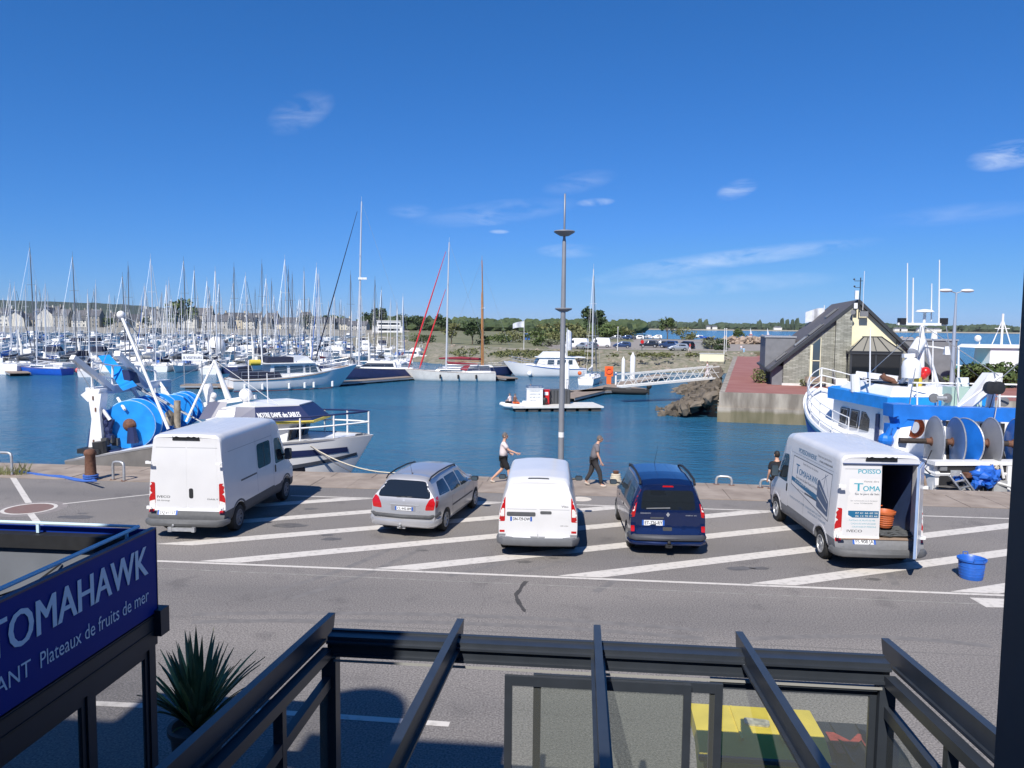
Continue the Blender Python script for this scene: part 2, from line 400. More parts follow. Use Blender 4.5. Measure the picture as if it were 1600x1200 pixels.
g = MB(); disc(g, ro, .72, .98, .003); tag(g.obj('roundel_worn_border', mat('worn_pale_paint', (.24,.215,.205), .85, var=.15, vs=6)), kind='structure')
# crack filler, stains, a pale round base near the van
g = MB(); pts = [gp(x,y,.005) for x,y in ((822,908),(816,915),(812,922),(806,929),(808,936),(812,944),(818,952),(820,956))]
for i in range(len(pts)-1):
    a, b2 = pts[i], pts[i+1]; n = Vector((0,0,1)).cross(b2-a).normalized()*(.035 if i % 2 else .05)
    n2 = n if i < len(pts)-2 else n*.3
    g.add([a-n, a+n, b2+n2, b2-n2], [(3,2,1,0)])
tag(g.obj('tar_patch', mat('tar', (.055,.052,.05), .7, var=.2)), kind='structure')
g = MB(); disc(g, gp(908,780), .001, .33, .006)
tag(g.obj('pale_ground_disc', mat('pale_disc', (.62,.56,.48), .8, var=.1)), kind='structure')
tarm = mat('oil_stain', (.125,.118,.112), .6, var=.2, vs=6)
g = MB(); rr = random.Random(11)
for (px,py,r) in [(430,806,.26),(452,821,.32),(520,842,.18),(512,836,.12),(820,878,.13),(865,872,.08),(1155,888,.22),(1188,888,.16),(1480,760,.3),(705,806,.15),(1130,770,.12),(485,795,.14),(660,860,.1),(940,905,.1),(1365,905,.12),(120,808,.3),(130,802,.1)]:
    c = gp(px,py,.0025); k0 = rr.random()*9
    g.add([c+Vector((cos(2*pi*k/18)*r*(1.5+.7*noise.noise(Vector((k*.7,k0,0)))), sin(2*pi*k/18)*r*(.7+.4*noise.noise(Vector((k0,k*.7,0)))),0)) for k in range(18)], [tuple(range(18))])
tag(g.obj('oil_stains', tarm), kind='structure')

# shore of car park and town --------------------------------------------------
LT = .7
shore = [(-62,340),(-20,200),(-10,176),(0,161),(12,153),(25,150),(47,150),(60,160),(112,240),(84,302),(46,302),(60,420),(130,900),(160,1600),(-1500,1600),(-1500,500),(-75,500)]
grassdry = mat('dry_grass_ground', (.11,.125,.055), .95, vs=.12, col2=(.22,.205,.12), bump=.3, bs=3, detail=8)
g = MB(); g.prism(shore, -5, LT); tag(g.obj('shore_ground', grassdry), kind='structure')
def rnd_interp(pts, step):
    out = []
    for i in range(len(pts)-1):
        a, b2 = Vector(pts[i]), Vector(pts[i+1]); n = max(1, int((b2-a).length/step))
        out += [a.lerp(b2, k/n) for k in range(n)]
    out.append(Vector(pts[-1])); return out
top = rnd_interp([(-75,500),(-62,340),(-20,200),(-10,176),(0,161),(12,153),(25,150),(47,150)], 2.0)
vs, fs = [], []; K = 9
for i, p in enumerate(top):
    a = top[max(i-1,0)]; b2 = top[min(i+1,len(top)-1)]; d = (b2-a).normalized(); n = Vector((d.y,-d.x))
    # point the slope toward the basin
    if n.y > 0 and n.x > -.3: n = -n
    for k in range(K+1):
        f = k/K; o = noise.noise(Vector((p.x*.35,p.y*.35,k*.9)))
        off = 17*f + 1.2*o*(f > 0)
        vs.append((p.x+n.x*off - (0), p.y+n.y*off, LT+.05-3.6*f**1.1+.35*o*(0 < f)))
for i in range(len(top)-1):
    for k in range(K): fs.append((i*(K+1)+k, i*(K+1)+k+1, (i+1)*(K+1)+k+1, (i+1)*(K+1)+k))
g = MB(); g.add(vs, fs)
bank = mat('stony_bank', (.30,.265,.215), .95, vs=1.1, col2=(.115,.125,.07), bump=1.0, bs=4, detail=10)
bo = g.obj('stony_bank', bank, smooth=60); tag(bo, kind='structure')
# car park surface
g = MB(); g.add([(p[0],p[1],LT+.006) for p in [(8,160),(46,156),(58,165),(100,226),(82,298),(46,298),(38,240),(6,228)]], [tuple(range(8))])
tag(g.obj('car_park', mat('pale_asphalt', (.28,.25,.22), .9, var=.12, vs=.3)), kind='structure')

# pier with red paving ----------------------------------------------------------
A = gp(1124,613,0); A.z = 0
def bp_(u, v, z=0): return A+BU*u+BV*v+Vector((0,0,z))
pc = [bp_(0,0), bp_(70,0), bp_(70,30), bp_(24,34), bp_(22,100), bp_(3,97)]
def pier_concrete():
    m = mat('pier_concrete', (.40,.37,.31), .9); N, L = m.node_tree.nodes, m.node_tree.links; b = N['Principled BSDF']; t = N.new('ShaderNodeTexCoord')
    sep = N.new('ShaderNodeSeparateXYZ'); L.new(t.outputs['Object'], sep.inputs[0])
    n = N.new('ShaderNodeTexNoise'); n.inputs['Scale'].default_value = .5; n.inputs['Detail'].default_value = 8
    mp = N.new('ShaderNodeMapping'); mp.inputs['Scale'].default_value = (2.2,2.2,.5); L.new(t.outputs['Object'], mp.inputs[0]); L.new(mp.outputs[0], n.inputs[0])
    add = N.new('ShaderNodeMath'); add.operation = 'MULTIPLY_ADD'; L.new(n.outputs[0], add.inputs[0]); add.inputs[1].default_value = .5; L.new(sep.outputs[2], add.inputs[2])
    r = N.new('ShaderNodeMapRange'); r.inputs[1].default_value = -1.42; r.inputs[2].default_value = -1.18; L.new(add.outputs[0], r.inputs[0])
    r2 = N.new('ShaderNodeMapRange'); r2.inputs[1].default_value = .38; r2.inputs[2].default_value = .62; L.new(n.outputs[0], r2.inputs[0])
    u = N.new('ShaderNodeMixRGB'); L.new(r2.outputs[0], u.inputs[0]); u.inputs[1].default_value = (.19,.165,.135,1); u.inputs[2].default_value = (.40,.36,.30,1)
    w = N.new('ShaderNodeMixRGB'); L.new(r2.outputs[0], w.inputs[0]); w.inputs[1].default_value = (.13,.12,.070,1); w.inputs[2].default_value = (.23,.20,.13,1)
    x = N.new('ShaderNodeMixRGB'); L.new(r.outputs[0], x.inputs[0]); L.new(w.outputs[0], x.inputs[1]); L.new(u.outputs[0], x.inputs[2])
    L.new(x.outputs[0], b.inputs['Base Color'])
    bp = N.new('ShaderNodeBump'); bp.inputs['Strength'].default_value = .6; bp.inputs['Distance'].default_value = .05; L.new(n.outputs[0], bp.inputs['Height']); L.new(bp.outputs[0], b.inputs['Normal'])
    return m
pcm = pier_concrete()
g = MB(); g.prism([(p.x,p.y) for p in pc], -6, 0); tag(g.obj('pier', pcm), kind='structure')
g = MB()     # lower, slightly proud footing with an uneven ledge
q = [bp_(-.12,-.14), bp_(70,-.14), bp_(70,.3), bp_(.3,.3), bp_(.3,60), bp_(-.12,60)]
g.prism([(p.x,p.y) for p in q], -5.9, -1.25); tag(g.obj('pier_footing', pcm), kind='structure')
redp = mat('red_paving', (.27,.105,.085), .85, vs=.35, col2=(.33,.155,.13), bump=.2, bs=12)
g = MB(); q = [bp_(.45,.45), bp_(69,.45), bp_(69,29.5), bp_(24,33), bp_(21,99), bp_(3.8,96.5)]
g.add([(p.x,p.y,.006) for p in q], [tuple(range(6))]); tag(g.obj('red_promenade', redp), kind='structure')
g = MB(); q = [bp_(3,97), bp_(22,100), bp_(40,160), bp_(10,160), bp_(-3,120)]
g.prism([(p.x,p.y) for p in q], -4, .35); tag(g.obj('pale_path', mat('pale_path', (.42,.37,.30), .9, var=.1)), kind='structure')

# rocks: rip-rap beside the pier and the breakwater behind the car park
def rock(mb, c, s, rr, n=7):
    o = len(mb.v); mb.sphere((0,0,0), 1, n, 5)
    k = rr.random()*50; R = Matrix.Rotation(rr.random()*6.28, 3, 'Z') @ Matrix.Rotation(rr.random()*3, 3, 'X')
    sc = Vector((rr.uniform(.7,1.3), rr.uniform(.7,1.2), rr.uniform(.45,.8)))*s
    for i in range(o, len(mb.v)):
        p = mb.v[i]; q = p*(1+.7*noise.noise(p*1.5+Vector((k,0,0)))); mb.v[i] = (R @ Vector((q.x*sc.x,q.y*sc.y,q.z*sc.z)))+Vector(c)
rr = random.Random(5)
g = MB()
for i in range(1000):
    v = rr.uniform(2, 46); f = rr.random()**.8; z = -.5-2.3*f
    u = -.2-f*(3.2+1.4*sin(v*.25)+1.2*rr.random())
    p = bp_(u, v, z); rock(g, p, rr.uniform(.22,.72)*(1.15-.4*f), rr)
rockm = mat('brown_rock', (.060,.050,.038), .9, vs=.5, col2=(.20,.165,.125), bump=.6, bs=5, detail=8)
tag(g.obj('riprap_rocks', rockm), 'brown weedy boulders heaped against the pier wall under the gangway', 'rocks', kind='stuff')
g = MB()
for i in range(380):
    x = rr.uniform(62,125); p = Vector((x, 222+.0*x+rr.uniform(0,8), LT+rr.uniform(0,1.7))); rock(g, p, rr.uniform(.6,1.3), rr, 6)
tag(g.obj('breakwater_rocks', mat('pale_rock', (.42,.33,.26), .9, vs=.5, col2=(.26,.20,.15), bump=.5, bs=4)), 'pale boulders of the breakwater beyond the car park', 'rocks', kind='stuff')
g = MB()
for i in range(2600):
    p = top[rr.randrange(30, len(top))]; f = rr.random()
    q = Vector((p.x+rr.uniform(-2,2), p.y-1-15*f, LT-.2-3.3*f)); rock(g, q, rr.uniform(.18,.55), rr, 5)
tag(g.obj('bank_stones', mat('grey_stone', (.36,.31,.25), .95, vs=.8, col2=(.20,.17,.13))), 'loose stones scattered over the bank below the car park', 'stones', kind='stuff')

# ------------------------------------------------------------- vegetation
leafm = {}
def leaf(name, c, c2): 
    leafm[name] = mat(name, c, .7, vs=.8, col2=c2, detail=3); return leafm[name]
lf_dark = leaf('dark_foliage', (.020,.045,.014), (.055,.085,.025)); lf_mid = leaf('green_foliage', (.045,.085,.020), (.11,.14,.04)); lf_olive = leaf('olive_foliage', (.085,.10,.035), (.17,.17,.06))
lf_grey = leaf('grey_foliage', (.13,.145,.085), (.22,.23,.15)); bark = mat('bark', (.10,.075,.055), .9, var=.25, vs=6, bump=.3)
def crown(mb, c, rad, n, s, rr, clumps=9):
    c = Vector(c); cs = []
    for i in range(clumps):
        a = rr.random()*6.28; z = rr.uniform(-.8,.85); r = sqrt(max(0,1-z*z))*rr.uniform(.35,.8)
        cs.append((Vector((cos(a)*r*rad[0], sin(a)*r*rad[1], z*rad[2]*.75)), rr.uniform(.32,.52)))
    for i in range(n):
        cc, cr = cs[rr.randrange(clumps)]
        d = Vector((rr.gauss(0,1), rr.gauss(0,1), rr.gauss(0,1))).normalized()*(rr.random()**.4)*cr
        p = c+cc+Vector((d.x*rad[0], d.y*rad[1], d.z*rad[2]))
        u = Vector((rr.gauss(0,1), rr.gauss(0,1), rr.gauss(0,.6))).normalized(); w = u.orthogonal().normalized(); w = (w*cos(i)+u.cross(w)*sin(i)); k = s*rr.uniform(.5,1.4)
        mb.add([p-u*k-w*k*.5, p+u*k*.3-w*k*.7, p+u*k+w*k*.2, p-u*k*.1+w*k*.8], [(0,1,2,3)])
def tree(loc, h, w, label, m, group=None, name='broadleaf_tree', trunk=.3, n=420, cat='tree', rr=random.Random(21), leafs=None):
    t = thing(name, label, cat, loc, 0, group)
    tb = MB(); tb.path([(0,0,-.3),(w*.02,0,h*trunk*.6),(-w*.02,0,h*trunk*1.1),(0,0,h*.75)], [h*.030,h*.024,h*.02,h*.006], 7)
    for k in range(5):
        a = k*1.26+rr.random(); tb.path([(0,0,h*trunk*(.8+.1*k)),(cos(a)*w*.17,sin(a)*w*.17,h*(trunk+.18+.04*k)),(cos(a)*w*.33,sin(a)*w*.33,h*(trunk+.30+.05*k))],[h*.014,h*.009,h*.003],5)
    tb.obj('trunk', bark, t, 60)
    cb = MB(); crown(cb, (0,0,h*(trunk+(1-trunk)*.52)), (w/2,w/2,h*(1-trunk)*.5), n, leafs or h*.045, rr, 11); cb.obj('crown', m, t)
    return t
def bush(loc, h, w, label, m, group=None, n=260, d=None, name='bush', rr=random.Random(22)):
    t = thing(name, label, 'bush', loc, 0, group)
    cb = MB(); crown(cb, (0,0,h*.45), (w/2,(d or w)/2,h*.55), n, max(.07,h*.075), rr, 12); cb.obj('foliage', m, t)
    sb = MB()
    for k in range(5): a = k*1.3; sb.tube((0,0,-.1),(cos(a)*w*.2,sin(a)*(d or w)*.2,h*.6),.03,.01,5)
    sb.obj('stem', bark, t); return t
def P(px, Y): return at(px, 510, Y).x
for (px, Y, h, w, m, lab) in [
    (705,190,5.2,5.6,lf_olive,'light olive tree left of the darker one at the end of the stony bank'),(738,186,6.2,6.8,lf_dark,'dark bushy tree behind the wooden mast on the bank'),
    (1043,294,8.2,7.5,lf_mid,'upright green tree beside the water behind the car park'),(1155,228,4.6,3.6,lf_mid,'small round tree alone at the breakwater end of the car park'),
    (919,330,13,7,lf_dark,'tall dark conifer behind the white van in the car park'),(939,345,12.5,6,lf_dark,'second dark conifer just right of the tall one behind the car park')]:
    tree((P(px,Y),Y,LT), h, w, lab, m, n=700)
rr = random.Random(31)
for (px, Y, h, w, m, lab) in [(648,205,2.4,8,lf_mid,'hedge bush at the left end of the bank'),(668,203,2.2,7,lf_dark,'low dark hedge left of the blue bins'),
    (782,188,2.6,7.5,lf_mid,'clipped green hedge right of the dark bushy tree'),(757,188,2.4,6,lf_dark,'dark hedge by the wooden mast'),(846,178,2.6,6.5,lf_mid,'green hedge left of the blue bin'),(862,172,2.0,5.0,lf_grey,'grey green shrub on the bank above the white cruiser'),
    (872,240,6.0,15,lf_olive,'broad olive bush left of the street lamp, behind the hedge'),(905,236,5.0,14,lf_olive,'broad olive bush behind the white delivery vans'),
    (945,300,6.0,19,lf_mid,'long green bush behind the car park cars'),(970,303,5.2,12,lf_olive,'low olive bush where the bay comes into view'),
    (855,205,4.2,13,lf_mid,'dense green hedge behind the white cruiser'),(895,200,3.6,13,lf_olive,'dense olive hedge left of the street lamp'),(800,215,3.5,11,lf_olive,'olive hedge behind the flag pole'),(925,300,6.5,18,lf_mid,'tall green hedge under the conifers'),(955,304,5.6,16,lf_mid,'green hedge above the white delivery van'),(981,306,4.0,7,lf_olive,'last olive hedge before the bay opens'),(1070,292,4.6,12,lf_olive,'low bush right of the upright green tree'),(1113,168,2.9,5.2,lf_grey,'pale grey shrub beside the white wall at the promenade'),(1128,163,2.5,3.6,lf_dark,'dark shrub right of the pale grey one')]:
    bush((P(px,Y),Y,LT), h, w, lab, m, d=w*.6, n=620, rr=rr)
g = MB()      # plants creeping over the bank
for i in range(300):
    px = rr.choice([rr.uniform(990,1060), rr.uniform(1070,1125), rr.uniform(880,930), rr.uniform(780,850), rr.uniform(700,1120)]); p = gp(px, rr.uniform(549,560), LT-1)
    crown(g, (p.x,p.y-2,p.z+.6), (1.3,1,.4), 40, .17, rr, 5)
tag(g.obj('bank_plants', lf_olive), 'low yellow green plants creeping over the top of the stony bank', 'ground cover', kind='stuff')

# woods in middle distance behind marina and car park; far coast across the bay
def lump(mb, c, r, h, rr):
    o = len(mb.v); mb.sphere((0,0,0), 1, 9, 6); k = rr.random()*99
    for i in range(o, len(mb.v)):
        p = mb.v[i]; q = p*(1+.55*noise.noise(p*1.9+Vector((k,0,0)))); mb.v[i] = Vector((c[0]+q.x*r, c[1]+q.y*r, c[2]+h*.45+q.z*h*.55))
g = MB(); rr = random.Random(41)
for i in range(210):
    px = rr.uniform(560, 1005); Y = rr.uniform(560, 980); h = (rr.uniform(7,12.5))*(Y/800)+1.0*(px < 680)
    lump(g, (P(px,Y), Y, LT), rr.uniform(4.5,8.5), h, rr)
tag(g.obj('distant_wood', mat('wood_foliage', (.030,.055,.022), .9, vs=.10, col2=(.075,.10,.035), bump=1, bs=.7)), 'band of dark trees behind the marina and the car park', 'wood', kind='stuff')
g = MB()
for i in range(760):
    px = rr.uniform(880, 1720); Y = rr.uniform(2000, 2350); e = .62+.38*noise.noise(Vector((px*.012,0,3)))+.25*noise.noise(Vector((px*.05,0,7)))
    lump(g, (P(px,Y), Y, -1), rr.uniform(9,17), (9+15*e*rr.uniform(.7,1.15)), rr)
for px, hh in ((1222,32),(1230,30),(1238,28),(1245,31),(1187,26),(1094,29),(1103,27)): lump(g, (P(px,1990),1990,0), 6, hh, rr)
tag(g.obj('far_coast_wood', mat('far_foliage', (.035,.058,.030), .95, vs=.03, col2=(.07,.095,.05))), 'tree line of the low coast across the bay', 'wood', kind='stuff')
g = MB(); g.prism([(60,1960),(500,1930),(1100,1900),(1900,1950),(1900,2700),(60,2700)], -4, .3)
tag(g.obj('far_coast', mat('far_sand', (.38,.33,.25), .9, var=.15, vs=.02)), kind='structure')
for i, px in enumerate([1108,1115,1215,1290,1402,1411,1437,1452,1464]):
    hs = thing('far_house', 'tiny pale far coast house '+['above the silver hatchback','above the metal container','above the promenade poles','touching the office roof edge','left of the blue trawler mast','just right of the blue trawler mast','below the tallest whip aerials','left of the double headed lamp','beside the double headed lamp'][i], 'house', (P(px,1955),1955,.3), 0, 'tiny houses on the far coast')
    m = MB(); m.box((0,0,3),(14+3*(i % 3),8,6)); m.obj('wall', offwhite, hs)
    m = MB(); m.add([(-8,-4.4,5.9),(8,-4.4,5.9),(8,4.4,5.9),(-8,4.4,5.9),(-8,0,9.6),(8,0,9.6)],[(0,1,5,4),(2,3,4,5),(1,2,5),(3,0,4),(3,2,1,0)]); m.obj('roof', mat('slate', (.10,.105,.12), .6, var=.2, vs=2), hs)
# hill left
g = MB(); nx, ny = 90, 8; vs, fs = [], []
for j in range(ny+1):
    for i in range(nx+1):
        px = -260+ (540)*i/nx; Y = 3000+j*220
        prof = [(-260,458),(0,464),(60,466),(100,468),(140,472),(165,475),(190,484),(215,492),(245,500),(280,506)]
        for a, b2 in zip(prof, prof[1:]):
            if a[0] <= px <= b2[0]: yy = a[1]+(b2[1]-a[1])*(px-a[0])/(b2[0]-a[0])
        zt = max(0, (505-yy-2.2)/1200*3000); f = sin(min(1,j/4)*pi/2)
        vs.append((at(px,500,3000).x*(1+j*.03), Y, LT-1+zt*f+ (zt > 3)*f*(7*noise.noise(Vector((i*.45,j*1.7,0)))+4*noise.noise(Vector((i*1.6,j*3,0))))))
for j in range(ny):
    for i in range(nx): fs.append((j*(nx+1)+i, j*(nx+1)+i+1, (j+1)*(nx+1)+i+1, (j+1)*(nx+1)+i))
g.add(vs, fs); tag(g.obj('hill', mat('hill_wood', (.016,.032,.020), .95, vs=.012, col2=(.042,.060,.034), bump=1, bs=.05), smooth=180), kind='structure')
g = MB(); g.prism([(-3500,1600),(160,1600),(160,5000),(-3500,5000)], -4, .2); tag(g.obj('back_country', grassdry), kind='structure')

g = MB()      # a faint old line and two repaired trenches in the road
line(qp(-12,lowv-.48), qp(14,lowv-.62), .05, .0015); tag(g.obj('worn_line', mat('worn_line_paint', (.255,.245,.225), .9, var=.25, vs=5)), kind='structure')
g = MB(); line(qp(-30,lowv-3.1), qp(30,lowv-3.2), .03, .0012); tag(g.obj('road_joint', mat('newer_asphalt', (.165,.155,.148), .85, var=.16, vs=40)), kind='structure')

g = MB()      # tyre marks turning into the bays
for (x0,y0,x1,y1,x2,y2) in [(420,925,560,890,650,835),(455,935,600,895,690,838),(700,900,800,880,840,858),(760,905,870,885,915,862),(930,925,1010,880,1000,855),(1330,905,1300,880,1285,860),(1400,915,1380,880,1375,862),(300,960,700,950,1100,985),(300,972,700,962,1100,998),(1150,1000,1350,985,1550,1010)]:
    a, b2, c = gp(x0,y0), gp(x1,y1), gp(x2,y2); pts = [a*(1-t)**2+b2*2*t*(1-t)+c*t*t for t in [k/12 for k in range(13)]]
    for i in range(12):
        d = (pts[i+1]-pts[i]).normalized(); n = Vector((-d.y,d.x,0))*.085; z = .0008+.00005*i
        g.add([Vector((q.x,q.y,z)) for q in (pts[i]-n,pts[i+1]-n,pts[i+1]+n,pts[i]+n)], [(0,1,2,3)])
tag(g.obj('tyre_marks', mat('tyre_mark', (.150,.142,.136), .8, vs=5, col2=(.205,.192,.182))), kind='structure')
# ---------------------------------------------------------------- vehicles
DG = lambda: bpy.context.evaluated_depsgraph_get()
def boolean_cut(me, cutters):
    """returns mesh of me minus the given closed mesh builders"""
    o = bpy.data.objects.new('b', me); COL.objects.link(o); tmp = [o]
    for c in cutters:
        cm = bpy.data.objects.new('c', c.mesh('c', [me.materials[0]])); COL.objects.link(cm); tmp.append(cm)
        m = o.modifiers.new('x', 'BOOLEAN'); m.object = cm; m.operation = 'DIFFERENCE'; m.solver = 'EXACT'
    r = bpy.data.meshes.new_from_object(o.evaluated_get(DG()))
    for t in tmp: bpy.data.objects.remove(t)
    return r
def loft_body(st, rear, front, nl=46):
    """st: (l, zb, zt, w belt, w roof edge, z belt, roof radius, crown); rear/front(z): pull-in of the end faces"""
    ls = sorted(set([s[0] for s in st] + [st[0][0]+(st[-1][0]-st[0][0])*i/nl for i in range(nl+1)]))
    rings = []
    L = st[-1][0]
    for l in ls:
        for a, b in zip(st, st[1:]):
            if a[0] <= l <= b[0]:
                f = (l-a[0])/max(1e-6, b[0]-a[0]); q = [a[i]+(b[i]-a[i])*f for i in range(8)]; break
        _, zb, zt, w, wt, zbelt, rr, cr = q
        zbelt = min(zbelt, zt-.06); wt = min(wt, w); rr = min(rr, (zt-zbelt)*.8)
        h = [(0,zb),(w-.22,zb),(w-.07,zb+.015),(w-.025,zb+.07),(w-.006,zb+.2*(zbelt-zb)),(w,zb+.5*(zbelt-zb)),(w-.004,zb+.8*(zbelt-zb)),(w-.012,zbelt)]
        for k in (.25,.5,.75): h.append((w-.012+(wt-w+.012)*k**1.15, zbelt+(zt-rr-zbelt)*k))
        for k in range(5):
            a = k/4*pi/2; h.append((wt-rr*(1-cos(a)), zt-rr+rr*sin(a)))
        h += [(wt*.45, zt+cr*.75), (0, zt+cr)]
        full = h + [(-x, z) for x, z in h[-2:0:-1]]
        rings.append((l, full))
    v, f = [], []; n = len(rings[0][1])
    for l, ring in rings:
        for x, z in ring:
            y = l; B = .22*L
            # plan-view rounding of the ends
            if l < B: y = l + (1-l/B)*(rear(z) + .055*(abs(x)/.95)**4)
            if l > L-B: y = l - (1-(L-l)/B)*(front(z) + .20*(abs(x)/.95)**3)
            v.append((x, y, z))
    m = len(rings)
    for i in range(m-1):
        for k in range(n): f.append((i*n+k, i*n+(k+1) % n, (i+1)*n+(k+1) % n, (i+1)*n+k))
    for base, flip in ((0, False), ((m-1)*n, True)):     # end caps, split into strips across the car
        h = n//2
        for k in range(h):
            a, b, c, d = base+k, base+k+1, base+(n-k-1) % n, base+(n-k) % n
            q = [a]; 
            for x in (b, c, d):
                if x not in q: q.append(x)
            f.append(tuple(q) if flip else tuple(q[::-1]))
    mb = MB(); mb.v = [Vector(p) for p in v]; mb.f = [list(x) for x in f]; mb.mi = [0]*len(f); return mb
def rpoly(pts, r=.06, n=3):
    """rounded polygon"""
    out = []; m = len(pts)
    for i in range(m):
        p, a, b = Vector(pts[i]), Vector(pts[i-1]), Vector(pts[(i+1) % m])
        ra = min(r, (a-p).length*.45, (b-p).length*.45); s, e = p+(a-p).normalized()*ra, p+(b-p).normalized()*ra
        for k in range(n+1):
            t = k/n; out.append(s*(1-t)**2+p*2*t*(1-t)+e*t*t)
    return [(p.x,p.y) for p in out]
class Proj:
    """lays flat outlines on a body: side 'L'/'R' take (y,z), 'B'(ack)/'F'(ront) take (x,z), 'T'op takes (x,y)"""
    def __init__(s, me):
        s.bvh = BVHTree.FromPolygons([v.co.copy() for v in me.vertices], [tuple(p.vertices) for p in me.polygons])
    def ray(s, side, a, b):
        o, d = {'L': (Vector((-4,a,b)), Vector((1,0,0))), 'R': (Vector((4,a,b)), Vector((-1,0,0))), 'B': (Vector((a,-5,b)), Vector((0,1,0))),
                'F': (Vector((a,12,b)), Vector((0,-1,0))), 'T': (Vector((a,b,6)), Vector((0,0,-1)))}[side]
        return s.bvh.ray_cast(o, d)
    def patch(s, mb, side, poly, off=.006, thick=.02, seg=.12, tess=None, flat=False):
        bm = bmesh.new()
        if tess is None:
            vs = [bm.verts.new((p[0],p[1],0)) for p in poly]; bm.faces.new(vs); bmesh.ops.triangulate(bm, faces=bm.faces[:])
        else:
            vs = [bm.verts.new((p[0],p[1],0)) for p in tess[0]]
            for f in tess[1]:
                try: bm.faces.new([vs[i] for i in f])
                except ValueError: pass
        for _ in range(0 if flat else 6):
            es = [e for e in bm.edges if e.calc_length() > seg]
            if not es: break
            bmesh.ops.subdivide_edges(bm, edges=es, cuts=1); bmesh.ops.triangulate(bm, faces=[f for f in bm.faces if len(f.verts) > 3])
        dirn = {'L': Vector((-1,0,0)), 'R': Vector((1,0,0)), 'B': Vector((0,-1,0)), 'F': Vector((0,1,0)), 'T': Vector((0,0,1))}[side]
        pos, ok = {}, {}
        for v in bm.verts:
            h, nrm, _, _ = s.ray(side, v.co.x, v.co.y)
            if h is None: ok[v] = False; continue
            ok[v] = nrm.dot(dirn) > .12
            pos[v] = (h+dirn*off*.6+nrm*off*.4, h-dirn*thick)
        idx = {}; o = 0; V, F = [], []
        for f in bm.faces:
            if not all(v in pos for v in f.verts): continue
            c = [pos[v][0] for v in f.verts]; 
            if max((a-b).length for a in c for b in c) > 1.0+4*seg: continue
            ids = []
            for v in f.verts:
                if v not in idx: idx[v] = len(V); V.append(pos[v][0])
                ids.append(idx[v])
            n = (V[ids[1]]-V[ids[0]]).cross(V[ids[2]]-V[ids[0]])
            F.append(tuple(ids) if n.dot(dirn) > 0 else tuple(ids[::-1]))
        if thick > 0:
            for e in bm.edges:
                if len(e.link_faces) == 1 and e.verts[0] in idx and e.verts[1] in idx:
                    a, b = e.verts; i = len(V); V += [pos[a][1], pos[b][1]]
                    q = (idx[a], idx[b], i+1, i); F.append(q); 
        bm.free(); mb.add(V, F); return mb
    def text(s, mb, side, txt, a, b, size, fit=None, bold=True, off=.010, mirror=False, shear=0):
        vs, fs = text_mesh(txt, 1, bold, shear)
        w = max(v[0] for v in vs)-min(v[0] for v in vs); k = fit/w if fit else size
        sg = -1 if side in ('L','F') else 1
        if side == 'L': vs2 = [(a-v[0]*k, b+v[1]*size) for v in vs]
        else: vs2 = [(a+v[0]*k, b+v[1]*size) for v in vs]
        s.patch(mb, side, None, off=off, thick=0, seg=.2, tess=(vs2, fs))
        if bold: s.patch(mb, side, None, off=off+.002, thick=0, seg=.2, tess=([(x+size*.045, y) for x, y in vs2], fs))
        return mb
def strip(a, b, w):
    a, b = Vector(a), Vector(b); d = (b-a).normalized(); n = Vector((-d.y,d.x))*w/2
    return [tuple(a-n), tuple(b-n), tuple(b+n), tuple(a+n)]
def wheel(parent, x, y, r, w, side, rimm, spokes=5, hub=None):
    t = MB(); prof = [(r*.60,-w/2),(r*.80,-w/2-.005),(r*.95,-w/2+.012),(r,-w/2+.04),(r,w/2-.04),(r*.95,w/2-.012),(r*.80,w/2+.005),(r*.60,w/2)]
    t.lathe(prof, 26, (0,0,0), 'X', cap=False)
    tr = t.obj('wheel', rubber, parent, 40); tr.location = (x, y, r)
    m = MB(); s = side; m.lathe([(.001,.05*s),(r*.16,.055*s),(r*.2,.03*s),(r*.30,.02*s)], 20, (s*(w/2-.05),0,0), 'X', cap=False)
    for k in range(spokes*1):
        a = 2*pi*k/spokes; d = Vector((0,cos(a),sin(a))); m.bar(Vector((s*(w/2-.03),0,0))+d*r*.18, Vector((s*(w/2-.02),0,0))+d*r*.60, r*.20, .03, up=(1,0,0))
    m.lathe([(r*.53,.0),(r*.56,.03*s),(r*.63,.03*s),(r*.64,-.01*s)], 26, (s*(w/2-.02),0,0), 'X', cap=False)
    m.obj('rim', rimm, tr, 40)
    b = MB(); b.lathe([(.001,0),(r*.6,0)], 18, (s*(w/2-.07),0,0), 'X', cap=False); b.obj('brake_disc', darkgrey, tr)
def plate(pr, parent, side, cx, cz, text, w=.52, h=.11):
    p = MB(); pr.patch(p, side, [(cx-w/2,cz-h/2),(cx+w/2,cz-h/2),(cx+w/2,cz+h/2),(cx-w/2,cz+h/2)], off=.018, thick=.01)
    o = p.obj('licence_plate', mat('plate_white', (.74,.75,.76), .5), parent)
    b = MB(); pr.patch(b, side, [(cx-w/2,cz-h/2),(cx-w/2+.045,cz-h/2),(cx-w/2+.045,cz+h/2),(cx-w/2,cz+h/2)], off=.022, thick=0)
    b.obj('blue_band', mat('plate_blue', (.02,.10,.42), .5), o); b = MB(); pr.patch(b, side, [(cx+w/2-.045,cz-h/2),(cx+w/2,cz-h/2),(cx+w/2,cz+h/2),(cx+w/2-.045,cz+h/2)], off=.022, thick=0)
    b.obj('blue_band', mat('plate_blue', (.02,.10,.42), .5), o)
    t = MB(); pr.text(t, side, text, cx-w/2+.06, cz-h*.33, h*.95, fit=w-.12, off=.022); t.obj('plate_text', black, o)
